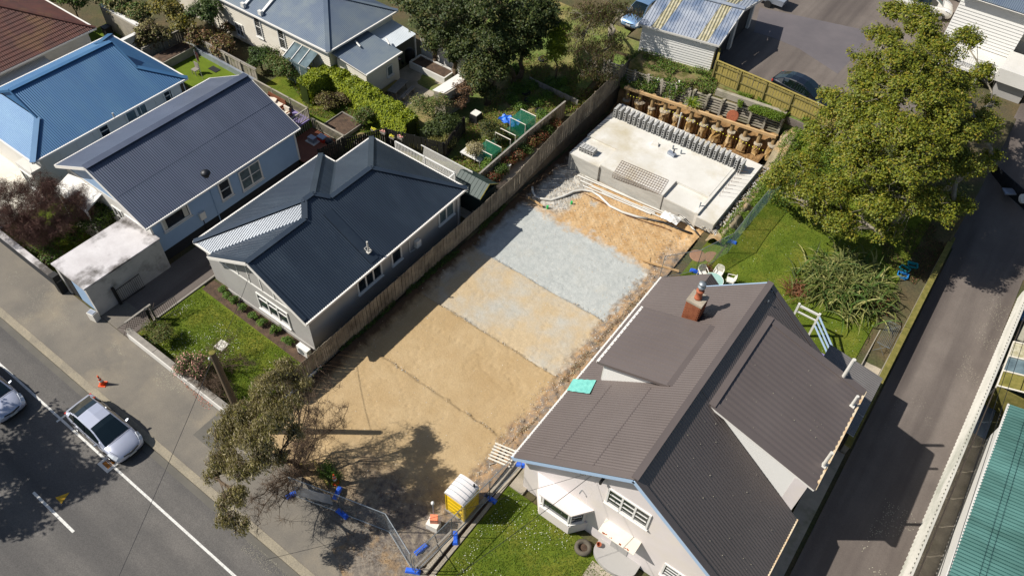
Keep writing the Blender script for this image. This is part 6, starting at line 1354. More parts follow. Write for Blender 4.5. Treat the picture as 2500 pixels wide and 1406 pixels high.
for k in range(3): b = MB(); b.box(-.22+k*.16, -.08+k*.16, -1.0, 1.0, .42, .46); b.build('slat', 'fence_green', t)
b = MB(); b.box(-.2, .2, -.9, -.8, 0, .42); b.box(-.2, .2, .8, .9, 0, .42); b.build('leg', 'fence_green', t)
t = thing('covered_barbecue', 'black covered barbecue on the patio by the white fence', 'barbecue', loc=(-38.6, 40.2, .05)); b = MB(); b.lathe((0, 0, 0), [(.4, 0), (.42, .5), (.4, .9), (.25, 1.1), (.05, 1.15)], 14); b.build('cover', 'blackfence', t, smooth=True)
t = thing('gas_bottle', 'small pale gas bottle beside the black barbecue', 'gas bottle', loc=(-38.1, 39.9, .05)); b = MB(); b.lathe((0, 0, 0), [(.14, 0), (.16, .1), (.16, .35), (.1, .45), (.04, .5)], 14); b.build('body', 'whiteplastic', t, smooth=True)
t = thing('childs_bicycle', 'small red tricycle on the patio near the canopy', 'tricycle', loc=(-39.0, 39.4, .05)); b = MB(); b.tube([(-.3, 0, .2), (0, 0, .35), (.25, 0, .5)], .03, 6); b.box(-.15, .05, -.1, .1, .35, .4); b.build('frame', 'carred', t)
for x, y in ((-.3, .18), (-.3, -.18), (.3, 0)): b = MB(); b.tube([(x, y-.02, .14), (x, y+.02, .14)], .14, 14); b.build('wheel', 'rubber', t)
t = thing('white_patio_planter', 'long white raised bed with brown soil along the white fence', 'planter', loc=(-36, 40.3, 0)); b = MB(); b.box(-38.0, -34.3, 39.4, 39.52, 0, .62); b.box(-38.0, -34.3, 40.7, 40.82, 0, .62); b.box(-38.0, -37.88, 39.521, 40.699, 0, .62); b.box(-34.42, -34.3, 39.521, 40.699, 0, .62); b.build('wall', 'white', t); b = MB(); b.box(-37.88, -34.42, 39.52, 40.7, 0, .52); b.build('soil', 'soil', t)
# raised beds behind the deck
for i, (x0, x1, y0, y1, l) in enumerate(((-37.8, -35.6, 29.6, 31.6, 'timber raised bed nearest the upper deck'), (-34.6, -32.2, 29.5, 30.7, 'square timber raised bed by the black fence'), (-33.6, -31.9, 31.2, 32.2, 'timber raised bed below the hedge'))):
    t = thing('raised_bed', l, 'raised bed', 'timber raised beds in the hedged garden', loc=(x0, y0, 0)); b = MB(); b.box(x0, x1, y0, y0+.06, 0, .35); b.box(x0, x1, y1-.06, y1, 0, .35); b.box(x0, x0+.06, y0+.061, y1-.061, 0, .35); b.box(x1-.06, x1, y0+.061, y1-.061, 0, .35); b.build('edging', 'greytimber', t); b = MB(); b.box(x0+.06, x1-.06, y0+.06, y1-.06, 0, .26); b.build('soil', 'soil', t)
# vegetable garden structures
t = thing('net_cage', 'teal netted garden cage on a pale pipe frame', 'garden cage', loc=(-25.7, 36.5, 0))
cx0, cx1 = -26.5, -25.15
ysf = (33.6, 34.7, 35.8, 36.4, 37.6, 38.9)
for i, y in enumerate(ysf):
    b = MB(); h = 1.35+.25*(i > 3); b.tube([(cx0, y, 0), (cx0, y, h), (cx1, y, h), (cx1, y, 0)], .035, 6); b.build('hoop', 'cream', t)
for i in (0, 4): 
    b = MB(); y0, y1 = ysf[i], ysf[i+1]; h = 1.3+.25*(i > 3)
    for q in ([(cx0, y0, 0), (cx0, y1, 0), (cx0, y1, h), (cx0, y0, h)], [(cx1, y0, 0), (cx1, y1, 0), (cx1, y1, h), (cx1, y0, h)], [(cx0, y0, 0), (cx1, y0, 0), (cx1, y0, h), (cx0, y0, h)], [(cx0, y1, 0), (cx1, y1, 0), (cx1, y1, h), (cx0, y1, h)], [(cx0, y0, h), (cx1, y0, h), (cx1, y1, h), (cx0, y1, h)]): b.poly(q)
    b.build('netting', 'netting_shade', t)
b = MB(); 
for q in ([(cx0, ysf[1], 0), (cx0, ysf[4], 0), (cx0, ysf[4], .9), (cx0, ysf[1], .9)], [(cx1, ysf[1], 0), (cx1, ysf[4], 0), (cx1, ysf[4], .9), (cx1, ysf[1], .9)]): b.poly(q)
b.build('netting', 'netting_shade', t)
b = MB(); q = P(1240, 297, .7)
for i in range(8):
    for j in range(4):
        f = lambda i, j: (q.x-.7+i*.2, q.y-.35+j*.22, .8+.12*math.sin(i*1.7+j*2.3)+.06*math.sin(i*3.1))
        b.poly([f(i, j), f(i+1, j), f(i+1, j+1), f(i, j+1)])
tag(b.build('crumpled_tarpaulin', 'tarp'), 'crumpled bright blue tarpaulin beside the netted cage', 'tarpaulin')
q = P(1162, 285, .5); t = thing('compost_bin', 'black compost bin with a pale lid in the vegetable garden', 'bin', loc=(q.x, q.y, 0)); b = MB(); b.hexa([(-.4, -.4, 0), (.4, -.4, 0), (.4, .4, 0), (-.4, .4, 0), (-.32, -.32, .8), (.32, -.32, .8), (.32, .32, .8), (-.32, .32, .8)]); b.build('body', 'blackfence', t); b = MB(); b.box(-.3, .3, -.3, .3, .8, .86); b.build('lid', 'whiteplastic', t)
for i, px in enumerate(((1283, 222), (1292, 242), (1318, 268), (1325, 155))):
    q = P(*px, 0.3); z = G(q.x, q.y); t = thing('old_tyre', ('tyre planter highest of the three in the vegetable garden', 'tyre planter in the middle of the vegetable garden', 'tyre planter nearest the netted cage', 'tyre half hidden in the grass under the dark trees')[i], 'tyre', 'old tyres used as planters in the vegetable garden', loc=(q.x, q.y, z)); b = MB(); b.lathe((0, 0, 0), [(.3, 0), (.4, .06), (.4, .2), (.3, .26), (.22, .25), (.2, .1)], 18); b.build('tyre', 'rubber', t, smooth=True); b = MB(); b.lathe((0, 0, .05), [(.22, 0), (.1, .1)], 10); b.build('soil', 'soil', t)
b = MB(); a_, c_ = P(1293, 183, .8), P(1412, 250, .4)
for k in range(7):
    p0 = a_.lerp(c_, k/7); p1 = a_.lerp(c_, (k+.93)/7); zt = G((p0.x+p1.x)/2, (p0.y+p1.y)/2); b.beam((p0.x, p0.y, zt+.25), (p1.x, p1.y, zt+.22), .08, .6)
tag(b.build('garden_retaining_boards', 'greytimber'), 'stepped grey board edging across the upper vegetable garden', 'boards')
q = P(1160, 372, .7); t = thing('white_table', 'large white topped table in the vegetable garden', 'table', loc=(q.x, q.y, 0)); b = MB(); b.box(-.9, .9, -.6, .6, .6, .66); b.build('table_top', 'whiteclean', t); b = MB()
for x in (-.8, .8):
    for y in (-.5, .5): b.box(x-.04, x+.04, y-.04, y+.04, 0, .6)
b.build('leg', 'greytimber', t)
q = P(1240, 408, .3); t = thing('urn_planter', 'white stone urn planter on the concrete path', 'planter', loc=(q.x, q.y, .06)); b = MB(); b.lathe((0, 0, 0), [(.18, 0), (.14, .08), (.2, .3), (.25, .5), (.24, .52), (.18, .5)], 16); b.build('urn', 'white', t, smooth=True)
paling_fence('picket_gate', 'grey picket gate between the white screen and the vegetable garden', [(-24.2, 30.9), (-23.6, 31.7)], lambda x, y: 0, lambda x, y: 1.1, 'oldgrey', .16, 1.5, 1, (.2, .8), 'oldgrey')
t = thing('path_bed', 'wedge shaped timber edged bed beside the dark shed', 'raised bed', loc=(-23.6, 31.8, 0)); b = MB(); b.prism([(-24.3, 31.9), (-22.9, 32.2), (-23.2, 33.0), (-24.2, 32.8)], .06, .4); b.build('edging', 'darktimber', t)
# turf yard things
q = P(477, 172, .4); t = thing('high_chair', 'small grey timber chair on the artificial turf', 'chair', loc=(q.x, q.y, .05)); b = MB(); b.box(-.25, .25, -.22, .22, .4, .45); b.build('seat', 'greytimber', t); b = MB(); b.box(-.25, .25, .2, .24, .45, .95); b.build('backrest', 'greytimber', t); b = MB()
for x in (-.23, .2):
    for y in (-.2, .18): b.box(x, x+.04, y, y+.04, 0, .4)
b.build('leg', 'greytimber', t)
q = P(496, 195, 0); t = thing('flag_pole', 'thin pole with a small faded flag in the turf yard', 'flag', loc=(q.x, q.y, .05)); b = MB(); b.tube([(0, 0, 0), (0, 0, 2.6)], .02, 6); b.build('pole', 'white', t); b = MB(); b.poly([(.02, 0, 2.5), (.2, .12, 2.3), (.14, .08, 1.5), (.02, 0, 1.7)]); b.poly([(.02, 0, 1.7), (.14, .08, 1.5), (.2, .12, 2.3), (.02, 0, 2.5)]); b.build('flag', 'flower_pink', t)
q = P(525, 172, 0); b = MB(); b.box(q.x-.5, q.x+.4, q.y-.25, q.y+.25, .05, .09); tag(b.build('dark_mat', 'blackfence'), 'dark mat on the artificial turf', 'mat')
q = P(262, 75, .5); t = thing('garden_bin', 'black bin standing in the courtyard on green turf', 'bin', loc=(q.x, q.y, .06)); b = MB(); b.box(-.3, .3, -.3, .3, 0, .75); b.build('body', 'blackfence', t); b = MB(); b.box(-.33, .33, -.33, .33, .751, .82); b.build('lid', 'blackmetal', t)
# planter row on black fence
for i, px in enumerate(((912, 316), (935, 322), (957, 334), (977, 335))):
    q = P(*px, 1.6); t = thing('hanging_planter', ('yellow flowered trough first from the left on the black fence', 'pink flowered trough second on the black fence', 'yellow flowered trough third on the black fence', 'pink flowered trough at the right end of the black fence')[i], 'planter', 'flower troughs hung on the black fence', loc=(q.x, q.y, 1.45)); b = MB(); b.box(-.22, .22, -.09, .09, 0, .15); b.build('trough', 'greytimber', t); b = MB()
    for k in range(26): x, y = random.uniform(-.2, .2), random.uniform(-.1, .1); b.cbox((x, y, .15+random.random()*.08), .05, .05, .04, random.random()*3)
    b.build('flowers', 'yellowcap' if i % 2 == 0 else 'flower_pink', t)
# ================================================================== UTILITY POLE AND WIRES
t = thing('utility_pole', 'brown timber utility pole at the street corner of the site', 'pole', loc=(-22.57, 9.05, 0))
b = MB(); b.tube([(0, 0, 0), (0, 0, 7.0)], [.2, .145], 14); b.build('pole', 'pole', t); b = MB(); b.lathe((0, 0, 7.001), [(.145, 0), (.05, .015)], 14); b.build('pole_top', 'moss', t); b = MB(); b.lathe((-.1, -.18, 6.55), [(.05, 0), (.06, .1), (.03, .16)], 8); b.build('insulator', 'whiteclean', t)
def wire(label, a, c, sag=.5, r_=.014):
    a, c = Vector(a), Vector(c); b = MB(); b.tube([a.lerp(c, k/16)-Vector((0, 0, sag*4*(k/16)*(1-k/16))) for k in range(17)], r_, 4); tag(b.build('overhead_wire', 'blackmetal'), label, 'wire')
pt = Vector((-22.57, 9.05, 6.8))
e1 = PY(1450, 1156, YF-.3); 
wire('thick overhead wire from the brown house gable out toward the street', (e1.x, e1.y, e1.z), (-9.0, 2.0, 7.2), .3); e2 = PY(1430, 1157, YF-.3)
wire('thin overhead wire from the brown house gable to the street, left of the thick one', (e2.x, e2.y, e2.z), (-13.5, 4.0, 6.8), .25, .009)
wire('overhead wire from the pole crossing the road', (-22.5, 8.95, 6.7), (-12.3, -8, 7.4), .3, .012)
wire('overhead wire to the dark house gable', (-22.6, 9.05, 6.6), (-27.0, 14.7, 4.9), .25, .012)
wire('overhead power line along the right driveway, left one', (7.95, 14, 6.0), (6.7, 60, 6.6), .4, .014); wire('overhead power line along the right driveway, right one', (8.2, 14, 6.0), (7.1, 60, 6.6), .4, .014)
# ================================================================== VEHICLES
def make_car(name, label, loc, rz, paint='silver', group=None, L_=4.46, W_=1.75, H_=1.49, hatch=True, glass='carglass'):
    t = thing(name, label, 'car', group, loc=loc); t.rotation_euler.z = rz; sx, sy, sz = L_/4.46, W_/1.75, H_/1.49
    # lower body loft: x, half width, z bottom, z top, crown
    S = [(-2.22, .60, .42, .80, .0), (-2.18, .74, .32, .92, .01), (-2.0, .83, .24, .99, .02), (-1.6, .868, .2, 1.0, .02), (-1.0, .875, .19, .98, .02), (0, .875, .19, .94, .02), (.8, .875, .19, .92, .03), (1.25, .87, .2, .90, .05), (1.6, .86, .2, .84, .06), (1.9, .83, .2, .76, .06), (2.08, .76, .22, .68, .05), (2.18, .62, .24, .60, .03), (2.225, .42, .28, .54, .02)]
    def sec(w, zb, zt, cr): return [(0, zb), (w*.88, zb), (w*.97, zb+.06), (w, zb+(zt-zb)*.45), (w*.985, zb+(zt-zb)*.72), (w*.93, zt-.045), (w*.84, zt), (w*.5, zt+cr*.7), (0, zt+cr)]
    b = MB(); n_ = 16
    for x, w_, zb, zt, cr in S:
        q = sec(w_, zb, zt, cr); ring = [(x*sx, y*sy, z*sz) for y, z in q]+[(x*sx, -y*sy, z*sz) for y, z in q[-2:0:-1]]; b.v += ring
    for i in range(len(S)-1):
        for j in range(n_): a = i*n_+j; c = i*n_+(j+1) % n_; b.f.append((a, a+n_, c+n_, c)); b.m.append(0)
    b.f.append(tuple(range(n_))); b.f.append(tuple(range((len(S)-1)*n_, len(S)*n_))[::-1]); b.m += [0, 0]
    body = b.build('body', paint, t, smooth=True)
    # greenhouse: x, base z, base half width, top z, top half width
    Gs = [(-2.02, .97, .74, .985, .70), (-1.75, .985, .79, 1.13, .62), (-1.35, .985, .80, 1.33, .60), (-.95, .975, .81, 1.44, .60), (-.4, .955, .82, 1.49, .61), (.15, .94, .82, 1.46, .61), (.45, .935, .82, 1.38, .63), (.85, .925, .80, 1.17, .69), (1.22, .915, .78, .955, .74)]
    parts = {'side_window': MB(), 'windscreen': MB(), 'rear_window': MB(), 'roof': MB(), 'roof_rail': MB()}
    for i in range(len(Gs)-1):
        A_, B_ = Gs[i], Gs[i+1]
        for s in (1, -1):
            g = lambda q, k: [(q[0]*sx, s*q[2]*sy, (q[1]-.03)*sz), (q[0]*sx, s*q[4]*1.03*sy, (q[3]-.05)*sz), (q[0]*sx, s*q[4]*.93*sy, q[3]*sz), (q[0]*sx, 0, (q[3]+.03)*sz)][k]
            def qd(mb, k): 
                f = [g(A_, k), g(B_, k), g(B_, k+1), g(A_, k+1)]; mb.poly(f if s < 0 else f[::-1])
            qd(parts['side_window'], 0) if 1 <= i <= 6 else qd(parts['roof_rail'], 0)
            qd(parts['roof_rail'], 1)
            qd(parts['rear_window'] if i < 3 else parts['windscreen'] if i >= 5 else parts['roof'], 2)
    for k, mb in parts.items(): mb.build(k, glass if 'wind' in k else paint, t, smooth=True)
    b = MB()
    for s in (1, -1): b.beam((-.35*sx, s*.822*sy, .93*sz), (-.35*sx, s*.64*sy, 1.43*sz), .07, .03); b.beam((-1.25*sx, s*.815*sy, .97*sz), (-1.35*sx, s*.63*sy, 1.3*sz), .06, .03)
    b.build('door_pillar', 'carblack', t)
    b = MB()
    for s in (1, -1):
        for x in (-.1, -1.05): b.box(x*sx-.1, x*sx+.1, s*.885*sy-.012, s*.885*sy+.012, .74*sz, .77*sz)
    b.build('door_handle', 'rubber' if paint != 'silver' else 'alloy', t)
    b = MB()
    for s in (1, -1):
        for x0, x1 in ((-.33, .62), (-1.3, -.37)): b.tube([(x*sx, s*.879*sy, z*sz) for x, z in ((x0, .3), (x0, .9), (x1, .88), (x1+.02, .3))], .008, 4)
        b.tube([(1.24*sx, s*.74*sy, .935*sz), (1.65*sx, s*.7*sy, .875*sz), (2.02*sx, s*.6*sy, .76*sz)], .007, 4)
    b.tube([(1.26*sx, -.7*sy, .955*sz), (1.3*sx, 0, .985*sz), (1.26*sx, .7*sy, .955*sz)], .01, 4); b.tube([(-1.0*sx, -.58*sy, 1.44*sz), (-1.0*sx, .58*sy, 1.44*sz)], .008, 4)
    b.build('panel_seams', 'rubber', t, kind='stuff')
    wb = MB(); wb.tube([(0, -.1, 0), (0, .1, 0)], .315, 22); wm = wb.mesh('tyre', 'rubber'); rb = MB(); rb.lathe((0, 0, 0), [(.2, 0), (.2, .012), (.03, .02)], 18)
    for k in range(5): a = k*2*math.pi/5; rb.beam((.03*math.cos(a), .03*math.sin(a), .02), (.19*math.cos(a), .19*math.sin(a), .016), .05, .02)
    rm = rb.mesh('rim', 'alloy')
    for x in (-1.33, 1.37):
        for s in (1, -1):
            w_ = inst('wheel', wm, (x*sx, s*.785*sy, .315), t); inst('rim', rm, (0, s*.1, 0), w_, (rad(-90*s), 0, 0))
    b = MB()
    for x in (-1.33, 1.37):
        for s in (1, -1):
            pts_ = [(x*sx+.37*math.cos(a), s*.872*sy, .315+.37*math.sin(a)) for a in np.linspace(0, math.pi, 11)]; b.tube(pts_, .022, 5)
    b.build('wheel_arch', 'rubber', t)
    for s in (1, -1):
        lo_ = [(1.58, .885, .76), (1.9, .855, .68), (2.08, .79, .58), (2.17, .66, .50)]; hi_ = [(1.62, .77, .885), (1.9, .70, .80), (2.08, .62, .70), (2.18, .50, .60)]; b = MB()
        for k in range(3):
            q = [lo_[k], lo_[k+1], hi_[k+1], hi_[k]]; q = [(x*sx, s*y*sy, z*sz) for x, y, z in q]; q2 = [(x-.03, y*.97, z-.04) for x, y, z in q]; b.hexa(q2+q if s > 0 else q2[::-1]+q[::-1])
        b.build('headlight', 'lamp', t)
        b = MB(); b.box(-2.17*sx, -2.08*sx, min(s*.62, s*.78)*sy, max(s*.62, s*.78)*sy, .74, .9); b.build('tail_light', 'redlamp', t)
        b = MB(); b.hexa([(.74*sx, s*.85*sy, .93), (.84*sx, s*.85*sy, .93), (.82*sx, s*1.0*sy, .95), (.75*sx, s*1.0*sy, .95), (.74*sx, s*.85*sy, 1.0), (.84*sx, s*.85*sy, 1.0), (.82*sx, s*1.0*sy, 1.04), (.75*sx, s*1.0*sy, 1.04)]); b.build('mirror', 'panel' if paint == 'silver' else paint, t)
    b = MB(); b.tube([(2.1*sx, -.68*sy, .31), (2.21*sx, -.45*sy, .31), (2.25*sx, 0, .31), (2.21*sx, .45*sy, .31), (2.1*sx, .68*sy, .31)], .07, 8); b.build('lower_grille', 'rubber', t)
    b = MB(); b.tube([(2.17*sx, -.42*sy, .6), (2.235*sx, 0, .58), (2.17*sx, .42*sy, .6)], .04, 6); b.build('upper_grille', 'rubber', t)
    b = MB(); b.box(2.2*sx, 2.275*sx, -.2, .2, .41, .53); b.build('number_plate', 'plate', t); b = MB(); b.lathe((2.16*sx, 0, .61), [(.05, 0), (.045, .02)], 12); b.build('badge', 'alloy', t)
    b = MB(); b.tube([(-1.0*sx, 0, 1.47*sz), (-1.12*sx, 0, 1.62*sz)], .008, 5); b.build('aerial', 'blackmetal', t)
    return t
make_car('parked_car', 'silver hatchback parked at the kerb beside the drain grate', (-28.15, 4.62, -.12), 0, 'silver', 'silver cars parked along the kerb')
make_car('parked_car', 'silver car on the traffic lane side behind the parked silver hatchback', (-34.95, 2.3, -.12), 0, 'silver', 'silver cars parked along the kerb')
make_car('parked_car', 'black car parked behind the green timber fence', (-10.3, 51.3, 3.02), rad(-8), 'carblack')
make_car('parked_car', 'pale blue car partly hidden beside the striped roof garage', (-25.3, 54.0, G(-25.3, 52)+.1), rad(-88), 'carblue')
make_car('parked_car', 'white vehicle glimpsed through the top of the big tree', (-7.0, 69.5, 3.02), rad(15), 'whiteclean', L_=4.6, H_=1.9)
make_car('parked_car', 'dark red car beyond the top of the big tree', (-6.4, 74.0, 3.02), rad(10), 'carred')
t = thing('boat_trailer', 'blue-grey covered trailer at the far side of the parking yard', 'trailer', loc=(-17.6, 62.6, 3.0)); b = MB(); b.hexa([(-1.0, -.7, .4), (1.2, -.7, .4), (1.2, .7, .4), (-1.0, .7, .4), (-1.1, -.8, .9), (1.3, -.8, .9), (1.3, .8, .9), (-1.1, .8, .9)]); b.build('cover', 'panel', t); b = MB()
for s in (-1, 1): b.tube([(0, s*.75, .3), (0, s*.9, .3)], .3, 14)
b.build('wheel', 'rubber', t)
# ================================================================== VEGETATION
def leaves(name, parent, pts, nrm, size, mats, aspect=.6, seed=0, curl=.0, axis=None, probs=None, kind=None):
    rg = np.random.default_rng(seed); n = len(pts); nrm = nrm/np.linalg.norm(nrm, axis=1, keepdims=True)
    if axis is None: a = rg.normal(size=(n, 3))
    else: a = axis+rg.normal(size=(n, 3))*.35
    a -= nrm*(a*nrm).sum(1, keepdims=True)*(1 if axis is None else .6); a /= np.linalg.norm(a, axis=1, keepdims=True)+1e-9
    b_ = np.cross(nrm, a); b_ /= np.linalg.norm(b_, axis=1, keepdims=True)+1e-9
    s = (size*rg.uniform(.6, 1.35, n))[:, None]; h = s*aspect
    v = np.stack([pts-a*s*.5, pts+b_*h*.5+a*s*.05, pts+a*s*.5-nrm*s*curl, pts-b_*h*.5+a*s*.05], 1).reshape(-1, 3)
    me = bpy.data.meshes.new(name); me.vertices.add(4*n); me.vertices.foreach_set('co', v.astype(np.float32).ravel()); me.loops.add(4*n); me.loops.foreach_set('vertex_index', np.arange(4*n, dtype=np.int32)); me.polygons.add(n); me.polygons.foreach_set('loop_start', np.arange(0, 4*n, 4, dtype=np.int32)); me.polygons.foreach_set('loop_total', np.full(n, 4, dtype=np.int32))
    for k in mats: me.materials.append(M[k])
    p = probs if probs is not None else None
    me.polygons.foreach_set('material_index', rg.choice(len(mats), n, p=p).astype(np.int32)); me.update(calc_edges=True); me.validate()
    o = bpy.data.objects.new(name, me); COL.objects.link(o); o.parent = parent
    if kind: o['kind'] = kind
    return o
def cloud(blobs, n, clump=.35, shell=.5, seed=0, per=26, up=.6, squash=1.0, lower=.25):
    """blobs: (x, y, z, r[, rz]). Leaf points gathered in small clumps on and inside the blobs."""
    rg = np.random.default_rng(seed); nb = []
    for b in blobs:
        rz = b[4] if len(b) > 4 else b[3]*.8; nb.append((b[0], b[1], b[2], b[3]*.78, rz*.78))
        for _ in range(5):
            d = rg.normal(size=3); d /= np.linalg.norm(d); d[2] = abs(d[2])*.9-.2; f = rg.uniform(.55, .95); q = rg.uniform(.28, .5); nb.append((b[0]+d[0]*b[3]*f, b[1]+d[1]*b[3]*f, b[2]+d[2]*rz*f, b[3]*q, rz*q))
    blobs = nb; R_ = np.array([b[3] for b in blobs]); w_ = R_**2; w_ = w_/w_.sum(); nc = max(1, n//per)
    bi = rg.choice(len(blobs), nc, p=w_); d = rg.normal(size=(nc, 3)); d /= np.linalg.norm(d, axis=1, keepdims=True)
    flip = (d[:, 2] < 0) & (rg.random(nc) > lower); d[flip, 2] *= -1
    rr = 1-shell*rg.random(nc)**1.7; C_ = np.array([[b[0], b[1], b[2]] for b in blobs])[bi]; RR = np.array([[b[3], b[3], (b[4] if len(b) > 4 else b[3]*.8)] for b in blobs])[bi]
    cc = C_+d*RR*rr[:, None]*rg.uniform(.85, 1.12, (nc, 1)); cs = rg.uniform(.4, 1.35, nc)*clump
    k = rg.integers(0, nc, n); off = rg.normal(size=(n, 3)); off *= (rg.random(n)**.33/np.linalg.norm(off, axis=1))[:, None]; p = cc[k]+off*cs[k][:, None]*np.array([1, 1, .7])
    nr = off*.5+d[k]*.5+rg.normal(size=(n, 3))*.45; nr[:, 2] = np.abs(nr[:, 2])*.6+up
    return p, nr, cc
def limbs(mb, base, fork_z, blobs, r0, seed=0, subs=5, wig=.3, fork=None, rtip=.02):
    rg = random.Random(seed); base = Vector(base); f = Vector(fork) if fork else base+Vector((rg.uniform(-.2, .2), rg.uniform(-.2, .2), fork_z)); mb.tube([base, base.lerp(f, .5)+Vector((rg.uniform(-.1, .1), rg.uniform(-.1, .1), 0)), f], [r0*1.25, r0*.95, r0*.8], 9)
    order = sorted(blobs, key=lambda q: (Vector(q[:3])-f).length); nodes = [(f, -1)]; par = []
    for q in order:
        c = Vector(q[:3]); k = min(range(len(nodes)), key=lambda i: (nodes[i][0]-c).length+.55*(nodes[i][0]-f).length); par.append(k); nodes.append((c, k))
    load = [1.0]*len(nodes)
    for i in range(len(nodes)-1, 0, -1): load[nodes[i][1]] += load[i]
    rad_ = lambda i: max(rtip*1.3, r0*.8*(load[i]/load[0])**.5)
    for i in range(1, len(nodes)):
        c, k = nodes[i]; p = nodes[k][0]; L_ = (c-p).length; w_ = wig*min(1, L_*.35); pts_ = [p]
        for q in (.25, .5, .75): pts_.append(p.lerp(c, q)+Vector((rg.gauss(0, w_*.6), rg.gauss(0, w_*.6), rg.gauss(.12*L_*math.sin(math.pi*q), w_*.3))))
        pts_.append(c); ra, rb = rad_(i)*1.15, rad_(i)*.8; mb.tube(pts_, [ra+(rb-ra)*q/4 for q in range(5)], 6)
        R_ = order[i-1][3]
        for _ in range(subs):
            s = pts_[rg.choice((1, 2, 3, 4))]; d = Vector((rg.gauss(0, 1), rg.gauss(0, 1), rg.gauss(.2, .6))).normalized(); e = c+d*R_*rg.uniform(.5, 1.0); mm_ = s.lerp(e, .5)+Vector((rg.gauss(0, .15), rg.gauss(0, .15), rg.gauss(.05, .12))); mb.tube([s, mm_, e], [rtip*1.3, rtip*.9, rtip*.3], 4)
            for _ in range(2): g_ = mm_.lerp(e, rg.random()); h_ = g_+Vector((rg.gauss(0, .3), rg.gauss(0, .3), rg.gauss(.05, .2)))*R_*.6; mb.tube([g_, h_], [rtip*.6, rtip*.2], 3)
def tree(name, label, base, fork_z, blobs, n, size, mats, r0=.2, cat='tree', bark='bark', group=None, probs=None, seed=1, subs=6, **kw):
    t = thing(name, label, cat, group, loc=(base[0], base[1], base[2])); b = MB(); limbs(b, (0, 0, 0), fork_z, [(q[0]-base[0], q[1]-base[1], q[2]-base[2], q[3]) for q in blobs], r0, seed, subs); b.build('trunk', bark, t, smooth=True)
    la = {k: kw.pop(k) for k in ('aspect', 'curl', 'axis') if k in kw}; p, nr, cc = cloud([(q[0]-base[0], q[1]-base[1], q[2]-base[2])+tuple(q[3:]) for q in blobs], n, seed=seed, **kw); leaves('crown', t, p, nr, size, mats, seed=seed, probs=probs, **la); return t
def bushpx(name, label, blobs_px, n, size, mats, cat='bush', group=None, seed=1, probs=None, ground=None, **kw):
    bl_ = []
    for px, py, z, r_ in blobs_px: q = P(px, py, z); bl_.append((q.x, q.y, z, r_))
    c = np.mean([[q[0], q[1]] for q in bl_], 0); g = G(c[0], c[1]) if ground is None else ground; low = min(q[2]-g for q in bl_)
    return tree(name, label, (c[0], c[1], g), max(.1, low*.5), bl_, n, size, mats, r0=kw.pop('r0', .07), cat=cat, group=group, seed=seed, probs=probs, subs=kw.pop('subs', 3), **kw)
def pxb(lst): return [(P(a, c, z).x, P(a, c, z).y, z, r_) for a, c, z, r_ in lst]
# the big tree on the right
BT = [(2245, 55, 11.6, 1.5), (2180, 30, 11.2, .9), (2300, 130, 11.0, 1.6), (2210, 150, 11.2, 1.7), (2360, 90, 10.0, 1.0), (2120, 200, 10, 1.6), (2230, 230, 10.6, 1.8), (2330, 230, 9.8, 1.6), (2400, 180, 8.8, .8), (2080, 280, 8.6, 1.7), (2170, 320, 9.2, 2.0), (2290, 320, 9.2, 1.9), (2390, 310, 7.6, 1.5), (2010, 340, 6.8, 1.5), (2100, 400, 7.2, 1.9), (2220, 410, 8.0, 1.9), (2330, 410, 7.2, 1.8), (2420, 390, 6.0, .7), (1960, 410, 5.0, 1.3), (2030, 470, 5.0, 1.6), (2140, 490, 5.6, 1.8), (2250, 490, 6.0, 1.7), (2060, 545, 3.8, 1.2), (2160, 570, 3.8, 1.1), (2330, 500, 5.4, 1.1), (1990, 520, 3.4, .9), (1905, 430, 3.4, 1.1), (1935, 475, 3.0, 1.0), (2100, 340, 8.4, 1.5), (2240, 350, 9.4, 1.6), (2165, 95, 11, 1.2), (2120, 150, 10.4, 1.1), (2300, 270, 10, 1.5), (2150, 250, 9.8, 1.4), (2280, 180, 10.8, 1.3), (2030, 230, 7.6, .7), (2420, 250, 7.6, .5)]
tree('big_tree', 'big leafy yellow-green tree spreading over the lawn and the driveway', (1.2, 46.6, .6), 2.2, pxb(BT), 200000, .13, ['leaf_tree1', 'leaf_tree2', 'leaf_tree3'], r0=.34, probs=[.46, .42, .12], seed=3, subs=12, clump=.4, shell=.85, per=38, aspect=.7, curl=.1, bark='barkpale')
# street tree: grey olive drooping leaves
ST = [(700, 905, 6.0, .75), (735, 940, 5.6, .6), (650, 960, 6.4, .95), (600, 1010, 6.2, .9), (560, 1060, 5.8, .85), (620, 1080, 6.2, .9), (690, 1000, 6.4, .9), (540, 1120, 5.2, .7), (590, 1150, 5.4, .65), (520, 1160, 4.6, .45), (575, 1210, 4.6, .5), (640, 1130, 5.6, .6), (560, 1270, 4.0, .45), (590, 1290, 3.8, .4), (720, 1060, 5.4, .5), (655, 1040, 6.6, .7), (680, 1110, 4.6, .4), (545, 1230, 4.4, .4)]
tree('street_tree', 'grey-olive drooping tree leaning over the kerb at the site entrance', (-18.7, 8.9, 0), 1.3, pxb(ST), 33000, .17, ['leaf_olive1', 'leaf_olive2', 'leaf_olive3'], r0=.17, bark='bark', probs=[.45, .25, .3], seed=5, subs=12, clump=.3, shell=.8, per=26, aspect=.24, curl=.2, up=.45, axis=np.array([0.2, 0, -1.0]))
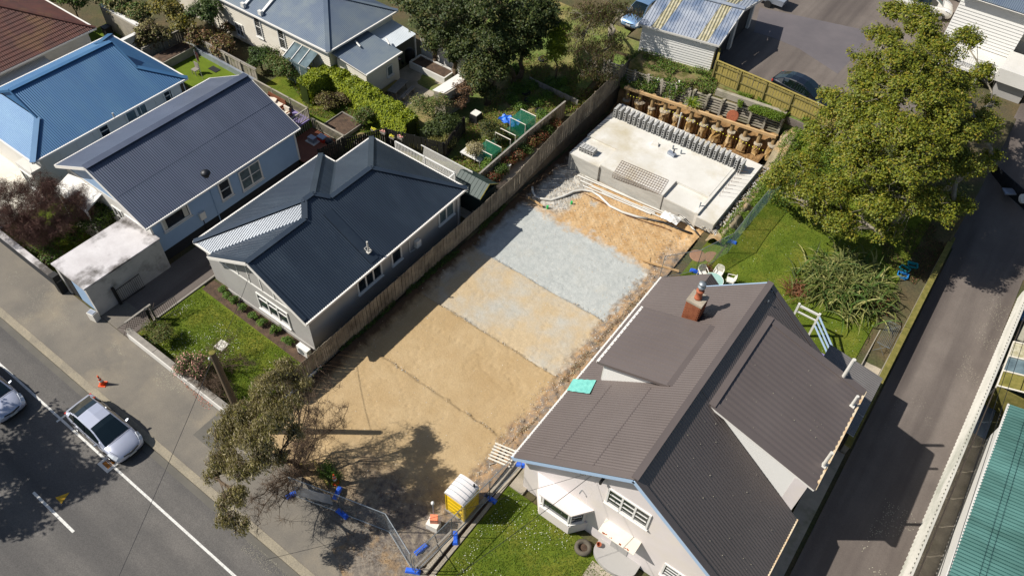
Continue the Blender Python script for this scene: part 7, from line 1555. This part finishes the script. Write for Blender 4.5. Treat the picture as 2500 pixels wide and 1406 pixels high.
# bare twigs on the right side of it
def twiggy(name, label, base, ends, n, m, seed, r0=.05, spread=.6, cat='shrub', group=None, tr=.006):
    t = thing(name, label, cat, group, loc=tuple(base)); rg = random.Random(seed); b = MB(); o0 = Vector((0, 0, 0)); tips = []
    def wander(a, c, k, amp):
        out = [a.lerp(c, i/k)+Vector((rg.gauss(0, amp), rg.gauss(0, amp), rg.gauss(0, amp)+.25*math.sin(math.pi*i/k))) for i in range(k+1)]; out[0] = a; return out
    for e in ends:
        e = Vector(e)-Vector(t.location); pts_ = wander(o0, e, 6, .05*(e.length**.7)); b.tube(pts_, [r0*(1-.13*i) for i in range(7)], 5)
        for i in range(2, 7):
            tips.append((pts_[i], r0*.3))
            for _ in range(2):
                q = pts_[i]+Vector((rg.gauss(0, 1), rg.gauss(0, 1), rg.gauss(.2, .6))).normalized()*spread*rg.uniform(.6, 1.3); w_ = wander(pts_[i], q, 3, .05); b.tube(w_, [r0*.35, r0*.25, r0*.18, r0*.1], 4); tips += [(x, 0) for x in w_[1:]]
    b.build('stem', 'bark', t); b = MB()
    for k in range(n):
        s = rg.choice(tips)[0]+Vector((rg.gauss(0, .05), rg.gauss(0, .05), rg.gauss(0, .05))); d = Vector((rg.gauss(0, 1), rg.gauss(0, 1), rg.gauss(.15, .7))).normalized(); e = s+d*spread*rg.uniform(.25, .9); mm_ = s.lerp(e, .5)+Vector((rg.gauss(0, .05), rg.gauss(0, .05), rg.gauss(0, .05))); kk = len(b.v); w_ = tr
        o = d.cross(Vector((0, 0, 1))).normalized()*w_ if abs(d.z) < .95 else Vector((w_, 0, 0)); u = Vector((0, 0, w_))
        b.v += [tuple(s+o), tuple(s-o), tuple(s+u*1.5), tuple(mm_+o*.7), tuple(mm_-o*.7), tuple(mm_+u), tuple(e)]
        b.f += [(kk, kk+1, kk+4, kk+3), (kk+1, kk+2, kk+5, kk+4), (kk+2, kk, kk+3, kk+5), (kk+3, kk+4, kk+6), (kk+4, kk+5, kk+6), (kk+5, kk+3, kk+6)]; b.m += [0]*6
    b.build('twigs', m, t); return t
E_ = lambda l: [tuple(P(*p)) for p in l]
twiggy('bare_branches', 'bare brown twiggy branches reaching over the sandy lot beside the street tree', (-18.9, 9.2, .1), E_([(760, 1000, 4.2), (800, 960, 3.6), (830, 1030, 2.8), (770, 930, 4.4), (790, 1070, 2.8), (740, 1100, 3.0), (850, 1000, 2.4), (750, 1030, 4.0), (800, 1010, 3.4), (770, 1130, 2.0), (715, 1150, 2.2), (690, 1180, 1.6)]), 3800, 'twig', 4, .035, .75, tr=.006)
twiggy('fallen_branch', 'dead branching limb reaching down across the footpath to the kerb', (-18.6, 8.7, .4), E_([(700, 1215, 1.6), (660, 1240, 2.0), (615, 1275, 2.6), (645, 1210, 2.6), (725, 1195, 1.6), (600, 1240, 3.0), (680, 1270, 1.8)]), 1500, 'twig', 6, .04, .6)
OT = [(-34.6, -3.3, 7, 2.0), (-33.2, -2.4, 7.4, 1.5), (-36.5, -1.2, 6.6, 1.8), (-33.4, -4.9, 6.4, 1.6), (-36.8, -3.8, 7, 1.7)]
tree('roadside_tree', 'tree across the road whose shadow falls over the traffic lane', (-35.5, -5.5, 0), 3, OT, 15000, .2, ['leaf_dark1', 'leaf_dark2'], r0=.25, seed=71, clump=.5, shell=.8)
# reddish bare tree on the left
twiggy('red_twig_tree', 'reddish-brown bare twiggy tree behind the street wall ', (-42.6, 9.9, 0), E_([(60, 470, 3.6), (110, 500, 4.0), (30, 520, 3.2), (170, 510, 3.2), (130, 470, 3.8), (70, 560, 2.6), (10, 480, 3.2), (200, 480, 3.0), (120, 570, 2.4), (30, 570, 2.2), (90, 440, 4.2), (150, 560, 2.6), (200, 530, 2.4), (0, 550, 2.4), (60, 520, 3.4), (-20, 520, 3.0)]), 7000, 'twigred', 8, .045, .7, cat='tree', tr=.007)
RB = pxb([(60, 470, 3.4, 1.0), (110, 500, 3.6, 1.2), (30, 530, 2.8, 1.1), (170, 500, 3.0, .9), (130, 460, 3.6, .9), (70, 560, 2.4, 1.0), (5, 480, 3.0, 1.0), (200, 475, 2.8, .7), (100, 570, 2.2, .8), (150, 545, 2.2, .9), (205, 520, 2.2, .6), (-20, 540, 2.4, 1.0)])
p, nr, cc = cloud([q for q in RB], 26000, .4, .9, 72, 18, 0.0, lower=1.0); rt_ = bpy.data.objects['red_twig_tree']; nr[:, 2] -= .3; leaves('fine_twigs', rt_, p-np.array(rt_.location), nr, .42, ['twigred', 'twig'], .035, 73, kind='stuff', probs=[.8, .2])
bushpx('garden_shrubs', 'low green shrubs under the reddish bare tree', [(150, 560, 1.0, .9), (110, 600, .9, .8), (60, 540, 1.2, .8), (185, 575, .5, .6), (130, 630, .8, .6), (170, 440, .6, .6)], 9000, .12, ['leaf_green2', 'leaf_brown', 'leaf_green1'], seed=9, ground=0)
lawn('left_garden_lawn', [(-46, 9.1), (-38.4, 9.1), (-38.4, 13.2), (-46, 13.2)], .03, 'grass')
bushpx('camellia_bush', 'round glossy dark green bush between the blue walled house and the concrete garage', [(240, 535, 1.5, 1.15), (225, 520, 1.2, .8), (262, 530, 1.1, .7)], 9000, .13, ['leaf_dark1', 'leaf_dark2', 'leaf_green1'], seed=10, ground=0, probs=[.5, .3, .2])
# dark evergreen trees at the top
EV = [((1025, 25, 5.2, 1.4), (990, -5, 5, 1.4), (1040, 70, 3.8, 1.3), (1010, -20, 5.4, 1.4), (1055, 105, 2.2, .8)), ((1100, 30, 6, 2.1), (1085, 85, 4, 1.5), (1125, 120, 3.4, 1.3), (1150, 80, 4.6, 1.7), (1110, 140, 2.0, .8)), ((1200, 20, 6.8, 2.2), (1185, 100, 4.8, 1.9), (1240, 90, 5, 1.9), (1225, 150, 3, 1.4), (1260, 40, 6, 1.8)), ((1310, 20, 6, 1.9), (1290, 80, 4.4, 1.6), (1325, 45, 5, 1.3), (1270, 125, 2.6, 1.2)), ((1185, 160, 3.0, 1.2), (1165, 205, 1.9, .9), (1215, 175, 2.6, 1.0), (1150, 170, 2.6, .8), (1190, 225, 1.2, .7))]
EL_ = ['dark evergreen tree leaning over the white canopy', 'dark evergreen tree behind the white painted fence', 'tallest dark evergreen tree in the middle of its group', 'dark evergreen tree at the right end of its group', 'front olive green evergreen tree above the vegetable garden']
for i, e in enumerate(EV):
    q = P(e[-1][0], e[-1][1]+20, 2.0); bl_ = pxb(e); c = bl_[-1]; g = G(c[0], c[1])
    tree('evergreen_tree', EL_[i], (c[0], c[1], g), .9, bl_, 23000, .17, ['leaf_dark1', 'leaf_dark2', 'leaf_dark3'], r0=.22, seed=20+i, probs=[[.55, .35, .1], [.4, .3, .3]][i in (0, 4)], clump=.45, shell=.7, subs=4, per=30, group='evergreen trees behind the gardens')
tree('willowy_tree', 'brownish grey-green willowy tree with pale bare branches left of the striped garage', (-25.6, 50.0, 1.7), 1.8, pxb([(1440, 60, 6, 1.9), (1490, 40, 6.5, 1.6), (1420, 110, 5, 1.4), (1470, 130, 4.6, 1.5), (1500, 110, 4.6, 1.1), (1440, 180, 3.4, 1.0), (1480, 190, 3.2, .9), (1540, 30, 6.5, .8)]), 17000, .17, ['leaf_brown', 'leaf_dark2', 'leaf_dark3'], r0=.2, bark='barkpale', seed=31, probs=[.5, .25, .25], aspect=.25, axis=np.array([0, 0, -1.0]), clump=.4, shell=.85, subs=12, per=20, up=.2)
bushpx('yellow_green_shrub', 'bright yellow-green leafy shrub between the dark trees and the willowy tree', [(1362, 95, 4.0, 1.0), (1355, 125, 3.2, .9), (1375, 70, 4.6, .7)], 7000, .16, ['leaf_hedge1', 'leaf_hedge2'], seed=33)
for i, (bl_, l) in enumerate((([(290, 10, 2.5, 1.3), (340, 30, 2.2, 1.2), (260, -5, 2, 1.0)], 'olive green bush above the white courtyard wall'), ([(400, 20, 2.6, 1.5), (440, 60, 2.0, 1.1), (420, -10, 2.6, 1.0)], 'yellowish olive bush to the right of the courtyard'), ([(370, 85, 1.8, 1.2), (340, 100, 1.4, .8)], 'brown-green bush against the slatted yard fence'), ([(500, 30, 2.4, 1.4), (520, -5, 2.4, 1.3)], 'dark green bush beside the white weatherboard house'), ([(480, 90, 1.2, 1.2), (540, 110, 1.0, 1.2), (560, 70, .8, .7)], 'dry brown and orange scrub beside the weatherboard house wall'), ([(190, -5, 3, 1.2), (150, -15, 3, 1.0)], 'palm-like green bush by the tiled roof edge'))):
    bushpx('garden_bush', l, bl_, 8000, .17, [['leaf_dark3', 'leaf_green2', 'leaf_olive1'], ['leaf_olive2', 'leaf_dark3', 'leaf_tree3'], ['leaf_dark3', 'leaf_brown', 'leaf_olive1'], ['leaf_dark1', 'leaf_green2', 'leaf_dark2'], ['leaf_mulch', 'leaf_olive2', 'leaf_brown'], ['leaf_green2', 'leaf_dark2', 'leaf_hedge2']][i], seed=40+i, group='bushes in the upper left gardens', ground=0)
# hedge: an L of clipped yellow-green foliage
t = thing('clipped_hedge', 'bright yellow-green clipped hedge running diagonally between the gardens', 'hedge', loc=(-36, 32.6, 0))
def boxcloud(segs, n, seed, w_=.55, h=1.9):
    rg = np.random.default_rng(seed); P_ = []; N_ = []; tot = sum(math.dist(a, c) for a, c in segs)
    for a, c in segs:
        L_ = math.dist(a, c); k = int(n*L_/tot); f = rg.random(k); u = np.array([c[0]-a[0], c[1]-a[1]])/L_; nn = np.array([-u[1], u[0]]); th = rg.random(k); lump = 1+.05*np.sin(f*L_*2.1+seed)+.04*np.sin(f*L_*5.3)
        top = th < .5; s = rg.uniform(-1, 1, k); z = np.where(top, h*lump+rg.normal(0, .07, k), rg.random(k)**.8*h*lump); side = np.where(top, s, np.sign(s)*(1+rg.normal(0, .1, k)))
        x = a[0]+u[0]*f*L_+nn[0]*side*w_; y = a[1]+u[1]*f*L_+nn[1]*side*w_; P_.append(np.stack([x, y, z], 1)); N_.append(np.stack([nn[0]*side*(~top)+rg.normal(0, .4, k), nn[1]*side*(~top)+rg.normal(0, .4, k), .7+0*x], 1))
    return np.concatenate(P_), np.concatenate(N_)
hs = [(P(738, 205, 1.8), P(805, 165, 1.8)), (P(805, 165, 1.8), P(1005, 292, 1.8))]; hs = [((a.x, a.y), (c.x, c.y)) for a, c in hs]
p, nr = boxcloud(hs, 38000, 5, .62, 1.85); leaves('foliage', t, p-np.array([-36, 32.6, 0]), nr, .15, ['leaf_hedge1', 'leaf_hedge2'], aspect=.7, seed=6, probs=[.7, .3])
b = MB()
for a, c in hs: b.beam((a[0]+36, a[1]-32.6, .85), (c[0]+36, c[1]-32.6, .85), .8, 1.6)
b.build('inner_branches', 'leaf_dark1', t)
SH = [([(690, 165, 1.4, 1.1), (660, 140, 1.2, .8)], ['leaf_dark3', 'leaf_green2'], 'rounded mid green shrub left of the hedge end', .14), ([(640, 130, 1.4, .7), (625, 150, 1.0, .5)], ['leaf_dark1', 'leaf_green2'], 'small dark shrub by the weatherboard house corner', .13), ([(800, 245, .7, .8), (840, 235, .6, .6)], ['leaf_olive2', 'leaf_brown'], 'scruffy brown-green shrub in the raised bed', .12), ([(880, 290, .8, .5), (905, 275, .8, .6)], ['leaf_green2', 'leaf_dark3'], 'small leafy shrub in the bed by the black fence', .13),
  ([(1040, 262, 2.0, 1.3), (1075, 250, 1.8, .9)], ['leaf_dark3', 'leaf_olive1', 'leaf_green2'], 'soft olive conifer bush at the corner of the patio', .1), ([(1085, 300, 1.6, 1.0), (1060, 320, 1.2, .8)], ['leaf_dark1', 'leaf_dark2'], 'dark blue-green bush beside the hedge end', .13), ([(1130, 215, 1.8, .9), (1160, 200, 1.8, .9), (1120, 250, 1.2, .7)], ['leaf_brown', 'leaf_mulch'], 'brown dry climber over the store roof', .1), ([(1200, 320, .9, .9), (1225, 330, .8, .6)], ['leaf_dark1', 'leaf_dark3'], 'dark bush in front of the netted cage', .11),
  ([(1060, 350, .8, .6), (1090, 345, .8, .6)], ['leaf_dark3', 'leaf_olive2'], 'small open shrub beyond the white deck', .1), ([(1195, 400, .6, .45), (1205, 380, .7, .4)], ['leaf_green1', 'leaf_green2'], 'bright green plants beside the picket gate', .14), ([(1160, 365, 1.3, .5)], ['leaf_olive1', 'leaf_olive3'], 'small pale tree beside the white garden table', .09), ([(1120, 435, .5, .35), (1140, 432, .4, .3)], ['leaf_green1', 'leaf_hedge1'], 'low green clump between the white deck and the shed', .12)]
for i, (bl_, mt, l, s) in enumerate(SH): bushpx('garden_shrub', l, bl_, 5200, s, mt, seed=60+i, group='shrubs in the back gardens', ground=G(P(bl_[0][0], bl_[0][1], .3).x, P(bl_[0][0], bl_[0][1], .3).y))
# plants along the path side fence
for i in range(9):
    y = 32.6+i*.95; x = -24.35+random.uniform(-.1, .1); bl_ = [(x, y, .5+random.random()*.2, .38), (x+.1, y+.3, .35, .3)]
    tree('border_plant', f"mixed bushy plant along the concrete path, {ordn[i]} from the shed end", (x, y, .06), .1, bl_, 1500, .1, [['leaf_dark1', 'leaf_red'], ['leaf_green2', 'leaf_dark2'], ['leaf_dark3', 'leaf_red']][i % 3], r0=.03, cat='plant', group='border plants along the concrete path', seed=80+i, subs=2)
# vegetable garden clumps
for i, (px, py, r_) in enumerate(((1265, 215, .7), (1300, 210, .5), (1250, 240, .55), (1310, 245, .5), (1335, 235, .4), (1325, 280, .4), (1350, 215, .45), (1270, 260, .45), (1380, 225, .4), (1345, 200, .4), (1375, 200, .35), (1260, 165, .6))):
    q = P(px, py, .5); g = G(q.x, q.y); q = P(px, py, g+.25); tree('vegetable_plant', f"low green vegetable clump, {ordn[i]} of those between the tyre planters and the board edging", (q.x, q.y, g), .05, [(q.x, q.y, g+.2, r_, .35)], 1600, .13, ['leaf_green1', 'leaf_green2'], r0=.02, cat='plant', group='vegetable clumps in the back garden', seed=100+i, subs=1)
def scatter_stuff(name, poly_px, z, n, size, mats, hgt=.2, seed=0, zf=None, aspect=.5, thr=.4, sc=.8, probs=None):
    rg = np.random.default_rng(seed); q = [P(a, c, z) for a, c in poly_px]; xs_ = [p.x for p in q]; ys_ = [p.y for p in q]; out = []
    X = rg.uniform(min(xs_), max(xs_), n*3); Y = rg.uniform(min(ys_), max(ys_), n*3); ins = np.zeros(n*3, bool); m_ = len(q)
    for i in range(m_):
        x0, y0, x1, y1 = q[i].x, q[i].y, q[(i+1) % m_].x, q[(i+1) % m_].y; c = ((y0 > Y) != (y1 > Y)) & (X < (x1-x0)*(Y-y0)/(y1-y0+1e-12)+x0); ins ^= c
    ins &= vnoise(X, Y, sc, seed+3) > thr; X, Y = X[ins][:n], Y[ins][:n]; Z = (zf(X, Y) if zf else hz(X, Y, False)+.05)+rg.random(len(X))**1.5*hgt*(.5+vnoise(X, Y, sc, seed+9))
    nr = rg.normal(size=(len(X), 3))*.5; nr[:, 2] = .8; o = leaves(name, None, np.stack([X, Y, Z], 1), nr, size, mats, aspect, seed, probs=probs); o['kind'] = 'stuff'; return o
scatter_stuff('ground_cover', [(1150, 330), (1060, 400), (1180, 420), (1290, 290), (1420, 240), (1500, 200), (1430, 150), (1280, 120), (1200, 230), (1110, 300)], 1.0, 26000, .12, ['leaf_green1', 'leaf_mulch', 'leaf_hedge2', 'leaf_dark3', 'leaf_tree1'], .28, 7, thr=.28)
scatter_stuff('bank_plants', [(1515, 150), (1560, 130), (1750, 190), (1745, 230), (1700, 225), (1640, 215), (1520, 190)], 3.0, 11000, .14, ['leaf_green2', 'leaf_green1', 'leaf_dark3'], .45, 8, thr=.38, zf=lambda X, Y: 2.0+ss(46.4, 47.4, Y)*1.0)
scatter_stuff('crib_plants', [(1520, 190), (1640, 215), (1700, 240), (1720, 300), (1640, 280), (1530, 220)], 2.3, 6000, .14, ['leaf_green1', 'leaf_green2', 'daisy'], .5, 9, thr=.52, zf=lambda X, Y: np.where(Y > 46.25+(X+21.55)*.143, 1.9+.8*ss(46.4, 47.4, Y), -3), probs=[.5, .42, .08])
scatter_stuff('bank_weeds', [(1800, 230), (1860, 250), (1930, 280), (1900, 300), (1800, 262)], 3.0, 9000, .1, ['leaf_green1', 'leaf_hedge2'], .3, 10, thr=.2, zf=lambda X, Y: 3.05+0*X)
scatter_stuff('bank_undergrowth', [(1900, 350), (1990, 320), (2050, 420), (1980, 520), (1890, 470), (1860, 430)], 1.5, 16000, .14, ['leaf_green1', 'leaf_green2', 'leaf_tree1'], .6, 11, thr=.25)
scatter_stuff('fence_weeds', [(745, 915), (780, 915), (960, 755), (1120, 620), (1240, 500), (1200, 500), (1060, 610), (880, 770), (755, 885)], 0, 15000, .09, ['leaf_green2', 'leaf_dark1'], .2, 12, thr=.33, zf=lambda X, Y: zs(X, Y)+.02)
scatter_stuff('slab_side_weeds', [(1752, 560), (1800, 490), (1872, 415), (1915, 330), (1940, 380), (1900, 440), (1810, 560), (1765, 600)], .6, 14000, .1, ['leaf_green1', 'leaf_hedge2'], .25, 13, thr=.3, zf=lambda X, Y: .25+.45*ss(-9.7, -9.2, X)+1.9*ss(45.3, 47.6, Y)-.1)
scatter_stuff('under_tree_litter', [(2150, 480), (2320, 560), (2300, 620), (2230, 700), (2150, 640)], .3, 9000, .08, ['leaf_mulch', 'leaf_brown', 'leaf_green2'], .06, 14, thr=.3)
scatter_stuff('hedge_garden_plants', [(640, 180), (700, 190), (760, 280), (840, 300), (900, 330), (860, 230), (740, 220), (660, 160)], .1, 8000, .09, ['leaf_green1', 'leaf_green2', 'leaf_mulch'], .18, 15, thr=.35)
scatter_stuff('fallen_leaves', [(430, 860), (470, 900), (560, 1010), (520, 1020), (440, 930), (400, 880)], 0, 420, .07, ['orangeleaf', 'flower_pink'], .02, 16, thr=.45, zf=lambda X, Y: .01+0*X)
scatter_stuff('strip_litter', [(1240, 1090), (1300, 1040), (1500, 800), (1520, 780), (1600, 690), (1580, 700), (1390, 900), (1200, 1140)], 0, 2600, .07, ['leaf_mulch', 'leaf_brown', 'leaf_olive3'], .03, 17, thr=.4, zf=lambda X, Y: zs(X, Y)+.02)
scatter_stuff('twig_litter', [(760, 1110), (900, 1120), (980, 1150), (1000, 1390), (880, 1380), (780, 1280)], 0, 3500, .09, ['leaf_brown', 'leaf_mulch', 'twig'], .04, 18, aspect=.12, thr=.3, zf=lambda X, Y: np.where(Y > 9.1, zs(X, Y), 0)+.02)
bushpx('green_mound', 'small bright green weed mound beside the timber step at the site entrance', [(795, 1150, .35, .35), (815, 1165, .3, .3)], 2500, .07, ['leaf_green1', 'leaf_green2'], seed=120, ground=.1, cat='plant')
b = MB(); q = [P(a, c, .25) for a, c in ((718, 1135), (770, 1130), (775, 1140), (735, 1145))]
b = MB(); a_, c_, d_ = P(720, 1140, .3), P(768, 1128, .3), P(800, 1180, .3); b.beam(a_, c_, .12, .3); b.beam(c_, d_, .12, .3); tag(b.build('timber_edging', 'fence_green'), 'low mossy timber edging round a weed mound at the site entrance', 'edging')
# box balls in front of the grey gable
for i, (px, py) in enumerate(((543, 708), (553, 720), (570, 734), (592, 750), (617, 770), (640, 786), (672, 803), (705, 830))):
    q = P(px, py, .3); tree('box_ball', f"clipped round green shrub below the grey gable, {ordn[i]} from the driveway", (q.x, q.y, .05), .08, [(q.x, q.y, .28, .27 if i < 6 else .33, .26)], 1500, .06, ['leaf_green1', 'leaf_green2'], r0=.02, cat='shrub', group='clipped round shrubs in the bed below the grey gable', seed=130+i, subs=1, clump=.12)
# front lawn shrubs
twiggy('bare_shrub', 'bare twiggy shrub on the front lawn beside the stone square', (-27.3, 10.4, 0), E_([(560, 850, 1.2), (600, 870, 1.0), (530, 840, 1.0), (580, 820, 1.2), (620, 900, .8), (560, 900, .9)]), 900, 'twig', 14, .03, .5)
twiggy('dark_twig_hedge', 'tangle of dark bare stems along the low wall at the pole', (-26.5, 9.8, 0), E_([(470, 920, .9), (500, 945, .9), (530, 965, .9), (440, 900, .9), (560, 985, .8), (485, 900, 1.2), (540, 940, 1.1)]), 2200, 'twig', 15, .04, .55)
t = bushpx('flowering_shrub', 'shrub with pale pink flowers over the footpath wall', [(455, 885, 1.2, .5), (480, 900, 1.1, .45), (440, 905, .9, .35), (490, 878, 1.2, .35)], 4200, .08, ['leaf_green2', 'leaf_brown', 'flower_pink'], seed=16, ground=0, cat='shrub', probs=[.45, .3, .25])
bushpx('olive_shrub', 'olive-brown rounded shrub beside the lattice at the driveway', [(390, 820, .8, .55), (405, 808, .7, .5), (365, 800, .6, .4)], 4500, .07, ['leaf_dark3', 'leaf_olive2', 'leaf_green2'], seed=17, ground=0, cat='shrub')
b = MB(); q = P(541, 843, .04); b.cbox((q.x, q.y, .031), .62, .62, .03, .1); tag(b.build('paving_stone', 'whiteplastic'), 'pale square paving stone lying on the front lawn', 'paving stone')
# flax and red cordylines
def strap(name, label, base, n, L_, mats, seed, w_=.07, droop=1.0, spread=1.0, cat='flax plant', centers=1, cr=0):
    t = thing(name, label, cat, loc=tuple(base)); rg = np.random.default_rng(seed); b = MB()
    for k in range(n):
        a = rg.uniform(0, 2*math.pi); el = rg.uniform(.35, 1.35); l = L_*rg.uniform(.6, 1.1); c = rg.normal(size=2)*cr; p = Vector((c[0], c[1], 0)); d = Vector((math.cos(a)*math.cos(el)*spread, math.sin(a)*math.cos(el)*spread, math.sin(el))).normalized(); w0 = w_*rg.uniform(.7, 1.2); mi = int(rg.integers(0, len(mats))); side = Vector((-math.sin(a), math.cos(a), 0)); prev = None
        for s in range(6):
            ww = w0*(1-(s/5)**2*.9)*(.6 if s == 0 else 1); q = (p-side*ww/2, p+Vector((0, 0, -ww*.25)), p+side*ww/2)
            if prev: b.poly([prev[0], prev[1], q[1], q[0]], mi); b.poly([prev[1], prev[2], q[2], q[1]], mi)
            prev = q; p = p+d*l/5; d = (d+Vector((math.cos(a)*.12, math.sin(a)*.12, -.2*droop*(s+1)/2.2))).normalized()
    b.build('blades', mats, t); return t
q = P(2060, 700, .5); strap('flax_plant', 'very large green flax clump on the rear lawn below the big tree', (q.x, q.y, .45), 1500, 2.0, ['leaf_flax1', 'leaf_flax2', 'leaf_flax1', 'leaf_green2', 'leaf_dark2'], 5, .12, 1.5, 1.0, cr=.95)
q = P(2135, 745, .3); strap('red_cordyline', 'reddish strappy plant at the right foot of the big flax', (q.x, q.y, .45), 110, 1.1, ['leaf_red', 'leaf_mulch'], 6, .05, 1.2, cr=.2, cat='plant'); q = P(1940, 712, .3); strap('red_cordyline', 'reddish strappy plant left of the big flax', (q.x, q.y, .4), 120, 1.0, ['leaf_red', 'leaf_mulch'], 7, .05, 1.2, cr=.3, cat='plant')
q = P(2112, 750, .3); strap('red_grass_plant', 'small dark strappy plant between the flax and the path', (q.x+.7, q.y+.5, .4), 70, .8, ['leaf_flax1', 'leaf_red'], 8, .04, 1.1, cr=.15, cat='plant'); q = P(1690, 250, 2.6); strap('bank_fern', 'bright green fern growing from the crib wall', (q.x, q.y, 2.4), 90, .8, ['leaf_hedge1', 'leaf_green1'], 9, .07, 1.2, cr=.1, cat='fern'); q = P(1728, 655, .3); strap('dark_red_plant', 'small dark red plant behind the plastic chairs', (q.x, q.y, .2), 60, .5, ['leaf_red', 'leaf_brown'], 10, .04, 1.0, cr=.1, cat='plant')
for i, px in enumerate(((2130, 706), (2160, 711))): q = P(*px, .6); b = MB(); b.lathe((q.x, q.y, .45), [(.1, 0), (.12, .15), (.03, .2)], 12); tag(b.build('white_ornament', 'whiteclean'), ('left' if i == 0 else 'right')+' of two small white round ornaments at the flax', 'ornament')
# lawn blades and daisies
def lawn_blades(name, poly, n, z, seed, mats=('blade', 'leaf_green1'), s=.09):
    rg = np.random.default_rng(seed); xs_ = [p[0] for p in poly]; ys_ = [p[1] for p in poly]; X = rg.uniform(min(xs_), max(xs_), n); Y = rg.uniform(min(ys_), max(ys_), n); nr = rg.normal(size=(n, 3)); nr[:, 2] = np.abs(nr[:, 2])*.3+.5; Z = (z(X, Y) if callable(z) else z)+rg.random(n)*.035; return leaves(name, None, np.stack([X, Y, Z], 1), nr, s, list(mats), .3, seed, kind='stuff')
lawn_blades('front_lawn_grass', [(-32.3, 9.4), (-22.5, 13.75)], 18000, .035, 1); lawn_blades('right_lawn_grass', [(-9.6, 9.05), (-2.3, 14.8)], 15000, .035, 2); lawn_blades('rear_lawn_grass', [(-8.9, 28.5), (1.7, 46)], 32000, lambda X, Y: hz(X, Y, False)+.05, 3)
def daisies(name, x0, x1, y0, y1, n, z, seed):
    rg = np.random.default_rng(seed); X = rg.uniform(x0, x1, n*2); Y = rg.uniform(y0, y1, n*2); k = vnoise(X, Y, 1.2, seed) > .45; X, Y = X[k][:n], Y[k][:n]; nr = rg.normal(size=(len(X), 3))*.2; nr[:, 2] = 1; leaves(name, None, np.stack([X, Y, (z(X, Y) if callable(z) else z)+.03+0*X], 1), nr, .032, ['daisy'], 1.0, seed, kind='stuff')
daisies('lawn_daisies', -32, -23, 9.5, 13, 380, .05, 21); daisies('right_lawn_daisies', -9.5, -4.6, 9.1, 14.7, 420, .05, 22); daisies('rear_lawn_daisies', -8, 1.5, 29, 42, 200, lambda X, Y: hz(X, Y, False)+.06, 23)
# pale lichen flecks on the driveway and crumbs on the street
def flecks(name, x0, x1, y0, y1, n, z, m, seed, s=.06, thr=.5):
    s *= .55
    rg = np.random.default_rng(seed); X = rg.uniform(x0, x1, n*3); Y = rg.uniform(y0, y1, n*3); k = vnoise(X, Y, 1.1, seed) > thr; X, Y = X[k][:n], Y[k][:n]; nr = np.zeros((len(X), 3)); nr[:, 2] = 1; leaves(name, None, np.stack([X, Y, z+0*X], 1), nr, s, [m], .8, seed, kind='stuff')
flecks('driveway_lichen', 5.8, 7.6, 20, 26, 260, .024, 'lichen', 31, .1); flecks('driveway_flecks', 6.6, 8.0, 36, 44, 420, .024, 'lichen', 32, .07); flecks('driveway_flecks_middle', 4.4, 6.5, 30, 35, 160, .024, 'lichen', 33, .05)
flecks('footpath_grit', -46, -36, 6, 8.4, 700, .004, 'lichen', 34, .06, .55); flecks('kerb_grit', -18, -12, 4.6, 5.2, 500, -.109, 'lichen', 35, .05, .45); flecks('wall_foot_grit', -33, -27, 8.0, 8.9, 350, .004, 'lichen', 36, .07, .5)

# parts that were drawn in world numbers are re-based onto the origin of their thing
for r in ROOTS:
    L0 = Vector(r.location)
    for ch in r.children:
        if ch.type != 'MESH' or not len(ch.data.vertices): continue
        bbx = [Vector(c) for c in ch.bound_box]; c = (bbx[0]+bbx[6])/2; c = Vector(ch.location)+c
        if (Vector((c.x, c.y))-Vector((L0.x, L0.y))).length < Vector((c.x, c.y)).length and L0.length > .1: ch.location = Vector(ch.location)-L0
